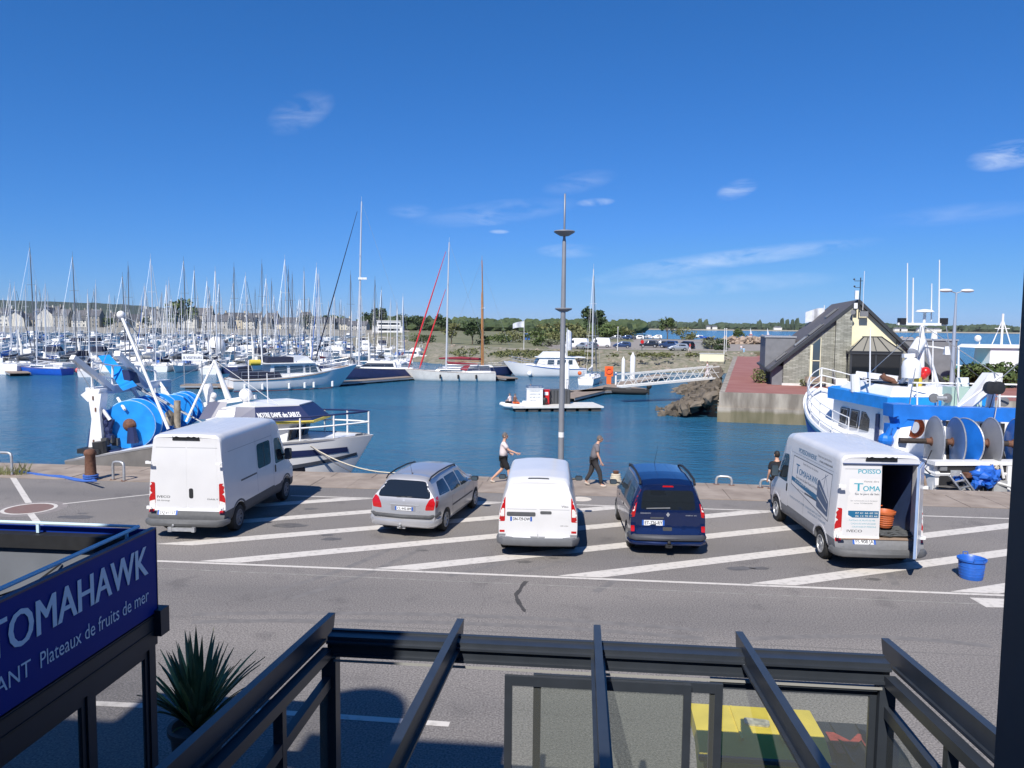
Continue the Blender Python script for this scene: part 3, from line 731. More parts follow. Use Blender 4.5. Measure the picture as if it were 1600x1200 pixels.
def body_parts(t, me, paint_m, clad_z=None, clad_m=None, clad_fn=None):
    """split the shell into painted body and plastic lower cladding"""
    if clad_fn is None: 
        o = bpy.data.objects.new('body', me); COL.objects.link(o); o.parent = t; return o
    bm = bmesh.new(); bm.from_mesh(me)
    for z in clad_z: bmesh.ops.bisect_plane(bm, geom=bm.verts[:]+bm.edges[:]+bm.faces[:], plane_co=(0,0,z), plane_no=(0,0,1))
    lo = [f for f in bm.faces if clad_fn(f.calc_center_median())]
    bm2 = bm.copy(); bm2.faces.ensure_lookup_table(); idx = set(f.index for f in lo)
    bm.faces.index_update()
    bmesh.ops.delete(bm, geom=lo, context='FACES')
    bm2.faces.ensure_lookup_table()
    bmesh.ops.delete(bm2, geom=[f for i, f in enumerate(bm2.faces) if i not in idx], context='FACES')
    out = []
    for b, nm, m in ((bm, 'body', paint_m), (bm2, 'lower_cladding', clad_m)):
        r = bpy.data.meshes.new(nm); b.to_mesh(r); b.free(); r.materials.clear(); r.materials.append(m)
        r.polygons.foreach_set('use_smooth', [True]*len(r.polygons)); r.set_sharp_from_angle(angle=radians(32))
        o = bpy.data.objects.new(nm, r); COL.objects.link(o); o.parent = t; out.append(o)
    return out
def arches(ws, r, half):
    cs = []
    for y in ws:
        for s in (-1, 1):
            c = MB(); c.lathe([(r,-.17),(r,.17)], 28, (s*(half-.10),y,r*.80), 'X'); cs.append(c)
    return cs
def prep(mb, paint_m, cutters):
    me = mb.mesh('shell', [paint_m])
    me2 = boolean_cut(me, cutters)
    me2.materials.clear(); me2.materials.append(paint_m)
    me2.polygons.foreach_set('use_smooth', [True]*len(me2.polygons)); me2.set_sharp_from_angle(angle=radians(32)); return me2
def mirror(t, s, y, z, big=False):
    m = MB(); w, h = (.10,.17) if big else (.10,.065)
    m.path([(0,0,0),(s*.07,0,.01),(s*.12,-.01,.01)], [.03,.03,.025], 6)
    c = s*(.13+w*.6)
    m.prism(rpoly([(c-w,-h),(c+w,-h),(c+w,h),(c-w,h)], .05), -.045, .05)
    o = len(m.v)-2*16
    for i in range(o, len(m.v)): p = m.v[i]; m.v[i] = Vector((p.x, p.z, p.y+.03))
    m.f = [f[::-1] if min(f) >= o else f for f in m.f]
    q = m.obj('door_mirror', black, t, 50); q.location = (s*y[0], y[1], z)
    g = MB(); g.prism(rpoly([(c-w*.85,-h*.85),(c+w*.85,-h*.85),(c+w*.85,h*.85),(c-w*.85,h*.85)], .04), -.052, -.044)
    for i, p in enumerate(g.v): g.v[i] = Vector((p.x, p.z, p.y+.03))
    g.obj('mirror_glass', glassb, q, 60)

def make_iveco(label, loc, rz, variant):
    t = thing('delivery_van', label, 'van', loc, rz)
    L, H = 5.62, 2.66
    st = [(0,.42,H-.08,1.0,.875,1.15,.16,.015),(.03,.40,H-.02,1.0,.885,1.15,.17,.02),(.3,.38,H,1.005,.90,1.15,.17,.025),(3.55,.36,H,1.005,.90,1.15,.17,.025),(4.05,.34,H-.06,1.005,.87,1.15,.20,.03),
          (4.35,.33,H-.24,1.0,.83,1.15,.22,.04),(4.65,.33,2.12,.995,.78,1.15,.22,.05),(4.95,.33,1.66,.98,.80,1.12,.2,.06),(5.15,.33,1.36,.96,.84,1.05,.16,.05),(5.42,.33,1.16,.93,.82,.98,.12,.03),(5.58,.36,1.0,.86,.76,.88,.08,.02),(5.62,.40,.92,.80,.70,.82,.07,.0)]
    rear = lambda z: .0 if z < .62 else .07+.02*max(0, (z-1.9))
    shell = loft_body(st, lambda z: (0 if z < .60 else min(.09,(z-.60)*3))+.07*max(0, z-1.9), lambda z: .0)
    wy = (1.0, 4.52); cuts = arches(wy, .43, 1.0)
    if variant == 'open':
        c = MB(); c.bx(.02, .80, -.4, 3.1, .70, 2.42); cuts.append(c)
        c = MB(); c.bx(-.86, .86, .35, 3.1, .70, 2.47); cuts.append(c)
    me = prep(shell, whitep, cuts); pr = Proj(shell.mesh('q', []))
    lo = lambda c: (c.z < .70 and (c.y < 4.2)) or c.z < .62
    # cladding follows the foot of the van, body above it
    body_parts(t, me, whitep, (.70,.62), darkgrey if variant != 'open' else midgrey, lo)
    if variant == 'open':
        lin = MB(); lin.bx(-.86,.86,2.98,3.0,.72,2.44)
        for x in (-.87,.84): lin.bx(x, x+.02, .36 if x < 0 else .12, 3.0, .72, 2.44)
        lin.bx(-.86,.86,.12,3.0,2.44,2.455); lin.obj('cargo_lining', mat('blue_grey_lining', (.05,.085,.20), .45, var=.15, vs=3), t)
        fl = MB(); fl.bx(-.86,.82,.10,2.99,.705,.725); fl.obj('cargo_floor', wood, t)
    # rear doors
    dz0, dz1 = .78, 2.53
    def door(x0, x1):
        o = MB(); pr.patch(o, 'B', rpoly([(x0,dz0),(x1,dz0),(x1-(.05 if x1 > 0 and x1 > .3 else 0),dz1),(x0+(.05 if x0 < -.3 else 0),dz1)], .06), off=.016, thick=.012, seg=.2)
        return o.obj('rear_door', whitep, t, 30)
    d1 = door(-.81, -.006)
    d1['label'] = 'left rear door'
    if variant != 'open':
        d2 = door(.006, .81); d2['label'] = 'right rear door'
        h = MB(); pr.patch(h, 'B', rpoly([(.05,1.02),(.16,1.02),(.16,1.28),(.05,1.28)], .05), off=.045, thick=.04); h.obj('door_handle', black, d2, 40)
    else:        # the right leaf swung out, a slab with a blue inner face
        hx, hy = .90, .06; d2 = MB(); an = radians(-121); M = Matrix.Translation((hx,hy,0)) @ Matrix.Rotation(an, 4, 'Z')
        d2.bx(0,.86,-.05,0,.50,2.52); d2.xf(M); d2 = d2.obj('rear_door', mat('pale_blue_door', (.26,.36,.56), .4, var=.1), t); d2['label'] = 'open right rear door with pale blue inner side'
        e = MB(); e.bx(0.01,.85,.004,.016,.52,2.50); e.xf(M); e.obj('outer_skin', whitep, d2)
    # door seams above and pressed line, hinges
    s = MB()
    pr.patch(s, 'B', strip((-.80,2.32),(-.02,2.32),.012), off=.020, thick=0, seg=.2)
    if variant != 'open': pr.patch(s, 'B', strip((.02,2.32),(.80,2.32),.012), off=.020, thick=0, seg=.2)
    s.obj('pressed_line', mat('seam', (.30,.31,.33), .6), t)
    for sx in (-1, 1):
        for z in (1.95,.80):
            h = MB(); h.box((sx*.90,-.005 if z > 1 else -.035,z),(.13,.035,.055)); h.box((sx*.955,.02,z),(.07,.05,.07)); h.obj('door_hinge', white, t)
    # tail lamps
    for sx, nm in ((-1,'left'),(1,'right')):
        a = MB(); pr.patch(a, 'B', rpoly([(sx*.835,.86),(sx*.992,.86),(sx*.992,1.42),(sx*.835,1.42)], .04), off=.035, thick=.06, seg=.08)
        pr.patch(a, 'R' if sx > 0 else 'L', rpoly([(.05,.74),(.14,.80),(.15,1.34),(.06,1.42)], .03), off=.02, thick=.03)
        a = a.obj('tail_lamp', lampred, t, 40)
        b = MB(); pr.patch(b, 'B', rpoly([(sx*.840,.74),(sx*.988,.74),(sx*.988,.93),(sx*.840,.97)], .02), off=.042, thick=.06, seg=.08); b.obj('reversing_lamp', lampwhite, a, 40)
        c = MB(); pr.patch(c, 'B', rpoly([(sx*.850,.66),(sx*.985,.66),(sx*.985,.74),(sx*.850,.74)], .02), off=.034, thick=.06); c.obj('lower_reflector', lampred, a, 40)
    h = MB(); pr.patch(h, 'B', rpoly([(-.36,2.50),(.36,2.50),(.33,2.60),(-.33,2.60)], .02), off=.09, thick=.12); h.obj('brake_light_bar', black, t, 40)
    # bumper and step
    b = MB(); b.path([(-.99,.28,.50),(-.97,.05,.50),(-.85,-.07,.50),(0,-.10,.50),(.85,-.07,.50),(.97,.05,.50),(.99,.28,.50)], .085, 8)
    for i, v in enumerate(b.v): v.z = .44+(v.z-.50)*1.1
    b.obj('rear_bumper', mat('bumper_grey', (.105,.108,.112), .6, var=.1, vs=6), t, 40)
    if variant != 'open':
        k = MB(); k.box((-.02,-.16,.30),(.62,.07,.09)); k.box((-.30,-.16,.30),(.10,.09,.12)); k.box((.30,-.16,.30),(.08,.09,.12)); k.sphere((-.22,-.17,.40),.035,8,6); k.bx(-.06,.06,-.14,.3,.28,.33); k.obj('tow_bar', steel, t)
    plate(pr, t, 'B', -.50 if variant != 'open' else -.33, .66, 'DQ-611-LT' if variant != 'open' else 'FS 908 JA')
    bt = MB(); pr.text(bt, 'B', 'IVECO', -.80 if variant != 'open' else -.72, 1.02 if variant != 'open' else .86, .085, fit=.34, off=.024)
    if variant != 'open': pr.text(bt, 'B', '35 Group', -.80, .935, .05, fit=.33, off=.024); pr.text(bt, 'B', 'DAILY', .52, .99, .055, fit=.28, off=.024)
    bt.obj('badge_lettering', black if variant != 'open' else darkgrey, t)
    # glazing in front
    ws = MB(); pr.patch(ws, 'F', rpoly([(-.80,1.36),(.80,1.36),(.72,2.15),(-.72,2.15)], .08), off=.006, thick=.01, seg=.15); ws.obj('windscreen', glassd, t, 60)
    for sd in 'LR':
        w = MB(); pr.patch(w, sd, rpoly([(3.62,1.30),(4.60,1.30),(4.56,1.44),(4.18,2.02),(3.70,2.06),(3.62,2.0)], .08), off=.012, thick=.015, seg=.15); w.obj('cab_window', glassd, t, 50)
        dr = MB(); o_ = [(3.48,.74),(4.10,.74),(4.20,.95),(4.92,1.0),(4.92,1.30),(4.30,2.16),(3.60,2.20),(3.48,2.1)]
        o_ = [(3.48,.66),(4.02,.66),(4.10,.95),(4.75,1.05),(4.72,1.32),(4.26,2.15),(3.60,2.20),(3.48,2.1)]
        pr.patch(dr, sd, rpoly(o_, .07), off=.007, thick=.004, seg=.15); dr = dr.obj('front_door', whitep, t, 30)
        hd = MB(); pr.patch(hd, sd, rpoly([(3.56,1.06),(3.66,1.06),(3.66,1.28),(3.56,1.28)], .04), off=.03, thick=.02); hd.obj('door_handle', black, dr, 40)
        mirror(t, -1 if sd == 'L' else 1, (.90,4.42), 1.45, True)
        ln = MB(); pr.patch(ln, sd, strip((.35,2.18),(3.45,2.18),.012), off=.006, thick=0, seg=.3); 
        pr.patch(ln, sd, strip((3.46,.72),(3.46,2.25),.012), off=.006, thick=0, seg=.3); pr.patch(ln, sd, strip((2.25,.76),(2.25,2.25),.012), off=.006, thick=0, seg=.3)
        ln.obj('side_seams', mat('seam', (.30,.31,.33), .6), t)
        sl = MB(); pr.patch(sl, sd, strip((1.15,1.30),(2.22,1.30),.045), off=.008, thick=0, seg=.3); sl.obj('sliding_door_rail', darkgrey, t)
        lam = MB(); pr.patch(lam, sd, rpoly([(4.95,.92),(5.40,.84),(5.42,1.05),(5.05,1.22)], .05), off=.01, thick=.02); lam.obj('headlight', lampwhite, t, 40)
        fl = MB(); c0 = 1.0
        for cy in wy:
            pts = [(cy+cos(a)*.45, .345+sin(a)*.45) for a in [pi*k/16 for k in range(17)]]
            ring = [(cy+cos(a)*.52, .345+sin(a)*.50) for a in [pi*k/16 for k in range(17)]]
            for k in range(16): pr.patch(fl, sd, [ring[k], ring[k+1], pts[k+1], pts[k]], off=.022, thick=.03, seg=.3)
        fl.obj('wheel_arch_trim', darkgrey if variant != 'open' else whitep, t, 40)
    if variant != 'open':
        w = MB(); pr.patch(w, 'R', rpoly([(2.32,1.38),(3.30,1.38),(3.30,2.08),(2.32,2.08)], .12), off=.012, thick=.015, seg=.15); w = w.obj('side_window', glassd, t, 50)
        v = MB(); pr.patch(v, 'R', strip((2.82,1.41),(2.82,2.05),.035), off=.018, thick=0); v.obj('window_bar', black, w)
    rf = MB()
    for k in range(7): pr.patch(rf, 'T', strip((-.62+k*.205,.5),(-.62+k*.205,3.6),.02), off=.012, thick=.012, seg=.4)
    rf.obj('roof_rib', whitep, t)
    for y in wy:
        for s in (-1, 1): wheel(t, s*.87, y, .345, .23, s, steel if variant == 'open' else midgrey, 8)
    un = MB(); un.bx(-.75,.75,.4,5.1,.30,.42); un.obj('underbody', black, t)
    if variant == 'open': van_writing(t, pr)
    return t
sea_b = mat('sign_teal_blue', (.015,.13,.26), .45); sea_t = mat('sign_teal', (.05,.33,.43), .45); sign_g = mat('sign_dark_grey', (.12,.13,.15), .5)
def van_writing(t, pr):
    panel = mat('pale_sign_film', (.70,.69,.68), .5, var=.03); 
    # left side (y from rear to front; read from front to rear)
    m = MB(); pr.patch(m, 'L', rpoly([(.55,1.0),(3.28,1.34),(3.28,2.10),(.55,2.10)], .08), off=.006, thick=0, seg=.2); m.obj('side_sign_panel', panel, t)
    m = MB()
    for a, b in (((.55,1.0),(3.28,1.34)),((3.28,1.34),(3.28,2.10)),((3.28,2.10),(.55,2.10)),((.55,2.10),(.55,1.0))): pr.patch(m, 'L', strip(a, b, .022), off=.009, thick=0, seg=.3)
    pr.text(m, 'L', 'Sur le port de Saint-Vaast-la-Hougue', 2.95, 1.56, .09, fit=1.62, off=.011); pr.text(m, 'L', 'Vente directe du bateau', 2.55, 1.98, .085, fit=1.1, off=.011, bold=False)
    pr.text(m, 'L', 'Vente aux particuliers', 1.60, 2.36, .085, fit=.9, off=.009, bold=False); pr.text(m, 'L', 'et aux professionnels', 1.45, 2.25, .085, fit=.85, off=.009)
    pr.text(m, 'L', 'Sur commande ou en livraison', 2.75, 1.28, .07, fit=1.2, off=.011, bold=False)
    m.obj('small_lettering', sign_g, t)
    m = MB(); pr.text(m, 'L', 'POISSONNERIE', 2.95, 2.24, .17, fit=1.28, off=.010); pr.text(m, 'L', 'T', 3.02, 1.68, .36, fit=.26, off=.011); pr.text(m, 'L', 'OMAHAWK', 2.76, 1.68, .23, fit=1.34, off=.011)
    pr.text(m, 'L', 'PLATEAUX DE FRUITS DE MER - COQUILLES SAINT-JACQUES', 3.3, .97, .07, fit=2.3, off=.009, bold=False); pr.text(m, 'L', 'CRUSTACES ET POISSONS', 1.9, .88, .07, fit=1.2, off=.009, bold=False)
    m.obj('blue_lettering', sea_b, t)
    m = MB(); pr.patch(m, 'L', [(1.35,1.30),(3.28,1.44),(3.28,1.55),(1.35,1.43)], off=.009, thick=0, seg=.25); m = m.obj('phone_band', sea_b, t)
    n = MB(); pr.text(n, 'L', '07 61 66 60 28 - 06 12 70 82 66', 3.0, 1.445, .07, fit=1.45, off=.013); n.obj('phone_number', offwhite, m)
    # trawler drawing: dark bow and mast lines
    m = MB(); pr.patch(m, 'L', rpoly([(1.42,1.80),(1.30,1.84),(.62,1.44),(.60,1.08),(1.36,1.17)], .05), off=.010, thick=0, seg=.25)
    pr.patch(m, 'L', strip((1.0,1.7),(.95,2.04),.022), off=.011, thick=0); pr.patch(m, 'L', strip((1.18,1.85),(.80,2.05),.014), off=.011, thick=0); pr.patch(m, 'L', strip((.95,2.02),(.66,1.55),.014), off=.011, thick=0)
    m = m.obj('trawler_drawing', mat('sign_slate', (.085,.12,.19), .5), t)
    n = MB(); pr.patch(n, 'L', strip((1.36,1.40),(.70,1.20),.03), off=.014, thick=0); pr.patch(n, 'L', strip((1.30,1.70),(.68,1.40),.02), off=.014, thick=0); n.obj('drawing_stripe', offwhite, m)
    # rear left door
    m = MB(); pr.patch(m, 'B', [(-.74,1.20),(-.012,1.20),(-.012,2.10),(-.70,2.10)], off=.020, thick=0, seg=.25); m.obj('door_sign_panel', panel, t)
    m = MB(); pr.text(m, 'B', 'POISSO', -.52, 2.22, .14, fit=.50, off=.024); pr.text(m, 'B', 'T', -.60, 1.82, .26, fit=.19, off=.026); pr.text(m, 'B', 'OMA', -.40, 1.82, .17, fit=.38, off=.026)
    for k, s in enumerate(('PLATEAUX DE FRUITS DE MER','COQUILLES SAINT-JACQUES','CRUSTACES ET POISSONS')): pr.text(m, 'B', '- '+s, -.70+.04*k, 1.12-.075*k, .048, fit=.62-.03*k, off=.024, bold=False)
    m.obj('door_lettering', sea_t, t)
    m = MB(); pr.text(m, 'B', 'Vente dire', -.38, 2.02, .06, fit=.34, off=.026, bold=False); pr.text(m, 'B', 'Sur le port de Sain', -.57, 1.73, .062, fit=.54, off=.026)
    pr.text(m, 'B', 'Sur commande ou en livraison', -.66, 1.58, .04, fit=.6, off=.026, bold=False); pr.text(m, 'B', 'au bar TOMAHAWK', -.58, 1.52, .04, fit=.42, off=.026, bold=False)
    m.obj('door_small_lettering', sign_g, t)
    m = MB(); pr.patch(m, 'B', [(-.60,1.20),(-.012,1.20),(-.012,1.36),(-.70,1.36),(-.70,1.26)], off=.023, thick=0, seg=.25); m = m.obj('door_phone_band', sea_b, t)
    n = MB(); pr.text(n, 'B', '07 61 66 60 28', -.54, 1.29, .055, fit=.5, off=.028); pr.text(n, 'B', '06 12 70 82 66', -.54, 1.22, .055, fit=.5, off=.028); n.obj('phone_number', offwhite, m)

def rear_xy(wx, wy_, rz, lx, ly):
    """origin of a car whose wheel at local (lx,ly) stands at world (wx,wy_)"""
    return (wx-(lx*cos(rz)-ly*sin(rz)), wy_-(lx*sin(rz)+ly*cos(rz)), 0)
g1 = gp(377,828); g2 = gp(445,784)
rz = radians(-3.5); make_iveco('plain white high roof van with closed rear doors and grey bumper parked by the quay', rear_xy(g1.x-.05, g1.y, rz, .98, 1.0), rz, 'closed')
g1 = gp(1281,871); rz = radians(-2.2); make_iveco('white fishmonger van with blue lettering and one rear door open', rear_xy(g1.x, g1.y, rz, -.98, 1.0), rz, 'open')
VR = (rear_xy(g1.x, g1.y, rz, -.98, 1.0), rz)

# ---------------- smaller cars
def car_common(t, pr, body_m, wy, r, hx, rimm, spokes, doors, wins, sides='LR'):
    for sd in sides:
        for w in wins: 
            q = MB(); pr.patch(q, sd, rpoly(w, .05), off=.014, thick=.015, seg=.12); q.obj('side_window', glassd, t, 50)
        s = MB()
        for d in doors: pr.patch(s, sd, strip(d[0], d[1], .012), off=.006, thick=0, seg=.25)
        s.obj('door_seam', mat('seam_dark', (.06,.06,.065), .6), t)
    for y in wy:
        for s in (-1, 1): wheel(t, s*hx, y, r, .20, s, rimm, spokes)
    u = MB(); u.bx(-.6,.6,.5,wy[1]+.3,.20,.32); u.obj('underbody', black, t)
def tail(t, pr, sx, pb, ps, m=lampred, clear=None):
    a = MB(); pr.patch(a, 'B', rpoly([(sx*x,z) for x,z in pb], .03), off=.022, thick=.03, seg=.06)
    if ps: pr.patch(a, 'R' if sx > 0 else 'L', rpoly(ps, .03), off=.02, thick=.03, seg=.08)
    a = a.obj('tail_lamp', m, t, 50)
    if clear:
        b = MB(); pr.patch(b, 'B', rpoly([(sx*x,z) for x,z in clear], .015), off=.030, thick=.02, seg=.06); b.obj('reversing_lamp', lampwhite, a, 50)
    return a
# silver estate
silver = mat('silver_paint', (.43,.43,.445), .30, .40, var=.04, vs=3, coat=.6)
def make_estate():
    g1 = gp(692,829); rz = radians(-14); t = thing('parked_car', 'silver estate car with black roof rails and red tail lamps', 'car', rear_xy(g1.x, g1.y, rz, .80, .92), rz)
    st = [(0,.32,1.42,.875,.60,.97,.14,.02),(.06,.26,1.48,.89,.61,.97,.15,.025),(.2,.24,1.51,.90,.62,.97,.16,.03),(.6,.23,1.50,.90,.635,.96,.16,.03),(1.2,.22,1.535,.905,.65,.95,.16,.03),(2.2,.22,1.54,.905,.66,.93,.16,.03),(2.7,.22,1.49,.905,.64,.92,.16,.03),
          (3.05,.22,1.34,.90,.62,.92,.15,.035),(3.45,.22,1.11,.90,.66,.92,.13,.04),(3.62,.22,1.02,.895,.70,.90,.12,.04),(4.0,.22,.95,.87,.68,.82,.12,.035),(4.30,.24,.83,.80,.62,.72,.12,.02),(4.44,.28,.72,.70,.56,.62,.10,.01),(4.50,.34,.62,.60,.50,.55,.08,0)]
    R = lambda z: 0 if z < .56 else (.06 if z < .64 else .06+.02*(z-.64)) if z < .93 else .07+.62*(z-.93)
    shell = loft_body(st, R, lambda z: 0); me = prep(shell, silver, arches((.92,3.63), .36, .90)); pr = Proj(shell.mesh('q', []))
    o = bpy.data.objects.new('body', me); COL.objects.link(o); o.parent = t
    w = MB(); pr.patch(w, 'B', rpoly([(-.73,1.02),(.73,1.02),(.68,1.20),(.56,1.43),(-.56,1.43),(-.68,1.20)], .12), off=.030, thick=.03, seg=.08); w = w.obj('rear_window', glassd, t, 60)
    q = MB(); pr.patch(q, 'B', strip((-.20,1.02),(.22,1.04),.02), off=.03, thick=.01); q.obj('wiper', black, w)
    for sx in (-1,1): tail(t, pr, sx, [(.60,.72),(.84,.74),(.87,.92),(.80,1.06),(.70,1.0),(.62,.84)], [(.02,.76),(.24,.82),(.40,1.06),(.18,1.04)])
    b = MB(); b.path([(-.89,.42,.60),(-.87,.14,.585),(-.74,.015,.57),(0,-.03,.56),(.74,.015,.57),(.87,.14,.585),(.89,.42,.60)], .05, 8); b.obj('bumper_strip', darkgrey, t, 40)
    b = MB(); b.path([(-.885,.40,.42),(-.86,.13,.41),(-.73,.0,.40),(0,-.045,.40),(.73,.0,.40),(.86,.13,.41),(.885,.40,.42)], .085, 8)
    for v in b.v: v.z = .40+(v.z-.40)*1.3
    b.obj('rear_bumper', silver, t, 40)
    c = MB(); pr.patch(c, 'B', strip((-.36,.835),(.42,.835),.028), off=.03, thick=.02); c.obj('chrome_strip', alu, t)
    pl = MB(); pr.patch(pl, 'B', rpoly([(-.34,.665),(.34,.665),(.34,.82),(-.34,.82)], .03), off=.004, thick=0); pl.obj('plate_recess_shade', mat('silver_shade', (.33,.33,.35), .4, .4), t)  # flat patch; shade of the plate recess put into a darker silver
    plate(pr, t, 'B', .02, .735, 'CL-442-BM', .50, .10)
    bd = MB()
    for a, c_ in (((-.025,.93),(.0,.985)),((0,.985),(.025,.93)),((-.03,.925),(.03,.925)),((0,.99),(.0,.93))): pr.patch(bd, 'B', strip(a, c_, .012), off=.012, thick=0)
    pr.text(bd, 'B', '308 SW', .36, .66, .035, fit=.17, off=.012); bd.obj('badge', alu, t)
    car_common(t, pr, silver, (.92,3.63), .315, .79, steel, 7, [((1.45,.42),(1.40,1.0)),((2.55,.36),(2.52,.98)),((3.42,.40),(3.36,.98)),((1.4,.34),(3.4,.32))],
        [[(.50,1.04),(1.30,1.01),(1.28,1.36),(.80,1.34)],[(1.36,.99),(2.20,.97),(2.16,1.38),(1.34,1.37)],[(2.26,.97),(3.18,.96),(2.62,1.33),(2.24,1.38)]])
    for sd in 'LR':
        m = MB(); pr.patch(m, sd, strip((1.42,.60),(3.30,.60),.045), off=.014, thick=.01, seg=.3); m.obj('side_moulding', darkgrey, t)
        s = -1 if sd == 'L' else 1
        r_ = MB(); r_.path([(s*.60,.42,1.44),(s*.60,.55,1.51),(s*.605,1.1,1.555),(s*.61,1.9,1.56),(s*.60,2.45,1.525),(s*.59,2.55,1.45)], .021, 6); r_.obj('roof_rail', black, t, 50)
        mirror(t, s, (.86,3.02), 1.0)
        h = MB(); [pr.patch(h, sd, rpoly([(y,.84),(y+.2,.85),(y+.2,.885),(y,.875)], .015), off=.03, thick=.03) for y in (1.52,2.62)]; h.obj('door_handle', silver, t)
    a = MB(); a.tube((0,.75,1.50),(-.02,.62,1.83),.006,.003,5); a.lathe([(.03,0),(.02,.03)],8,(0,.75,1.52)); a.obj('aerial', black, t)
    k = MB(); k.path([(0,.2,.27),(0,-.08,.27),(0,-.13,.33)],.03,6); k.sphere((0,-.13,.37),.04,8,6); k.box((0,-.02,.27),(.22,.06,.05)); k.obj('tow_bar', steel, t)
    ws = MB(); pr.patch(ws, 'T', rpoly([(-.60,3.42),(.60,3.42),(.54,2.82),(-.54,2.82)], .08), off=.006, thick=0); ws.obj('windscreen', glassd, t, 60)
make_estate()
# white mid-size panel van
def make_vito():
    g1 = gp(895,856); rz = radians(-3.0); t = thing('parked_van', 'white panel van with blank rear doors between silver car and blue car', 'van', rear_xy(g1.x-.02, g1.y, rz, .84, .98), rz)
    st = [(0,.40,1.76,.93,.73,1.05,.14,.02),(.05,.34,1.80,.935,.74,1.05,.16,.03),(.3,.30,1.85,.95,.765,1.05,.17,.035),(1.2,.28,1.885,.95,.78,1.05,.17,.04),(2.8,.28,1.885,.95,.78,1.04,.17,.04),(3.3,.28,1.80,.95,.76,1.04,.18,.05),(3.75,.28,1.50,.945,.74,1.04,.18,.06),(4.05,.28,1.22,.93,.76,1.0,.14,.05),(4.4,.28,1.06,.90,.76,.90,.12,.04),(4.65,.32,.90,.80,.68,.80,.1,.02),(4.75,.38,.80,.70,.60,.72,.08,0)]
    shell = loft_body(st, lambda z: (0 if z < .50 else min(.07,(z-.50)*2))+(.0 if z < 1.1 else .26*(z-1.1)), lambda z: 0); me = prep(shell, whitep, arches((.98,4.18-.0), .38, .95)); pr = Proj(shell.mesh('q', []))
    body_parts(t, me, whitep, (.56,), midgrey, lambda c: c.z < .56)
    for i, (x0, x1) in enumerate(((-.77,-.006),(.006,.77))):
        d = MB(); tx = .08; pr.patch(d, 'B', rpoly([(x0,.46),(x1,.46),(x1-(tx if i else 0),1.70),(x0+(0 if i else tx),1.70)], .06), off=.016, thick=.012, seg=.15); d = d.obj('rear_door', whitep, t, 30)
        h = MB()
        if i: pr.patch(h, 'B', rpoly([(.05,1.05),(.32,1.05),(.32,1.12),(.05,1.12)], .03), off=.05, thick=.04)
        else: pr.patch(h, 'B', rpoly([(-.74,.99),(-.06,.99),(-.06,1.09),(-.74,1.09)], .03), off=.05, thick=.04)
        h.obj('door_handle' if i else 'handle_trim', darkgrey, d, 40)
        s = MB(); pr.patch(s, 'B', strip((x0+.03,1.155),(x1-.03,1.155),.010), off=.020, thick=0); s.obj('pressed_line', mat('seam', (.30,.31,.33), .6), d)
    plate(pr, t, 'B', -.40, .92, 'DN-729-DW', .52, .11)
    bd = MB(); pr.text(bd, 'B', 'Vito', .55, 1.21, .07, fit=.16, off=.022); pr.text(bd, 'B', '109 CDI', .52, .76, .035, fit=.18, off=.022); bd.obj('badge_lettering', darkgrey, t)
    for sx in (-1,1):
        tail(t, pr, sx, [(.785,.86),(.93,.86),(.91,1.50),(.775,1.46)], [(.02,.88),(.10,.95),(.20,1.45),(.12,1.48)], lampred, [(.80,.98),(.925,.98),(.915,1.17),(.80,1.17)])
        u = MB(); pr.patch(u, 'B', rpoly([(sx*.77,1.56),(sx*.87,1.56),(sx*.845,1.72),(sx*.765,1.72)], .02), off=.014, thick=.02, seg=.1); u.obj('upper_lamp', lampred, t, 50)
        r_ = MB(); pr.patch(r_, 'B', rpoly([(sx*.79,.60),(sx*.91,.60),(sx*.91,.65),(sx*.79,.65)], .01), off=.03, thick=.02); r_.obj('reflector', lampred, t)
    b = MB(); b.path([(-.925,.35,.42),(-.905,.12,.42),(-.80,.0,.42),(0,-.04,.42),(.80,.0,.42),(.905,.12,.42),(.925,.35,.42)], .075, 8)
    for v in b.v: v.z = .41+(v.z-.42)*1.35
    b.obj('rear_bumper', mat('vito_bumper', (.12,.125,.135), .6, var=.08, vs=6), t, 40)
    l = MB(); pr.patch(l, 'T', rpoly([(-.26,.335),(.26,.335),(.24,.40),(-.24,.40)], .02), off=.03, thick=.03); l.obj('brake_light_bar', darkgrey, t)
    car_common(t, pr, whitep, (.98,4.10), .33, .83, steel, 6, [((2.95,.45),(2.95,1.75)),((1.75,.5),(1.75,1.7)),((.4,.62),(1.7,.62))], [[(3.02,1.10),(3.90,1.08),(3.45,1.55),(3.04,1.60)]])
    for s in (-1,1): mirror(t, s, (.89,3.72), 1.18, False)
    ws = MB(); pr.patch(ws, 'T', rpoly([(-.68,4.0),(.68,4.0),(.62,3.36),(-.62,3.36)], .08), off=.006, thick=0); ws.obj('windscreen', glassd, t, 60)
    rb = MB()
    for x in (-.45,-.18,.18,.45): pr.patch(rb, 'T', strip((x,.45),(x,3.1),.02), off=.010, thick=.01, seg=.4)
    rb.obj('roof_rib', whitep, t)
make_vito()
dblue = mat('dark_blue_paint', (.006,.018,.080), .22, .35, var=.08, vs=3, coat=.8)
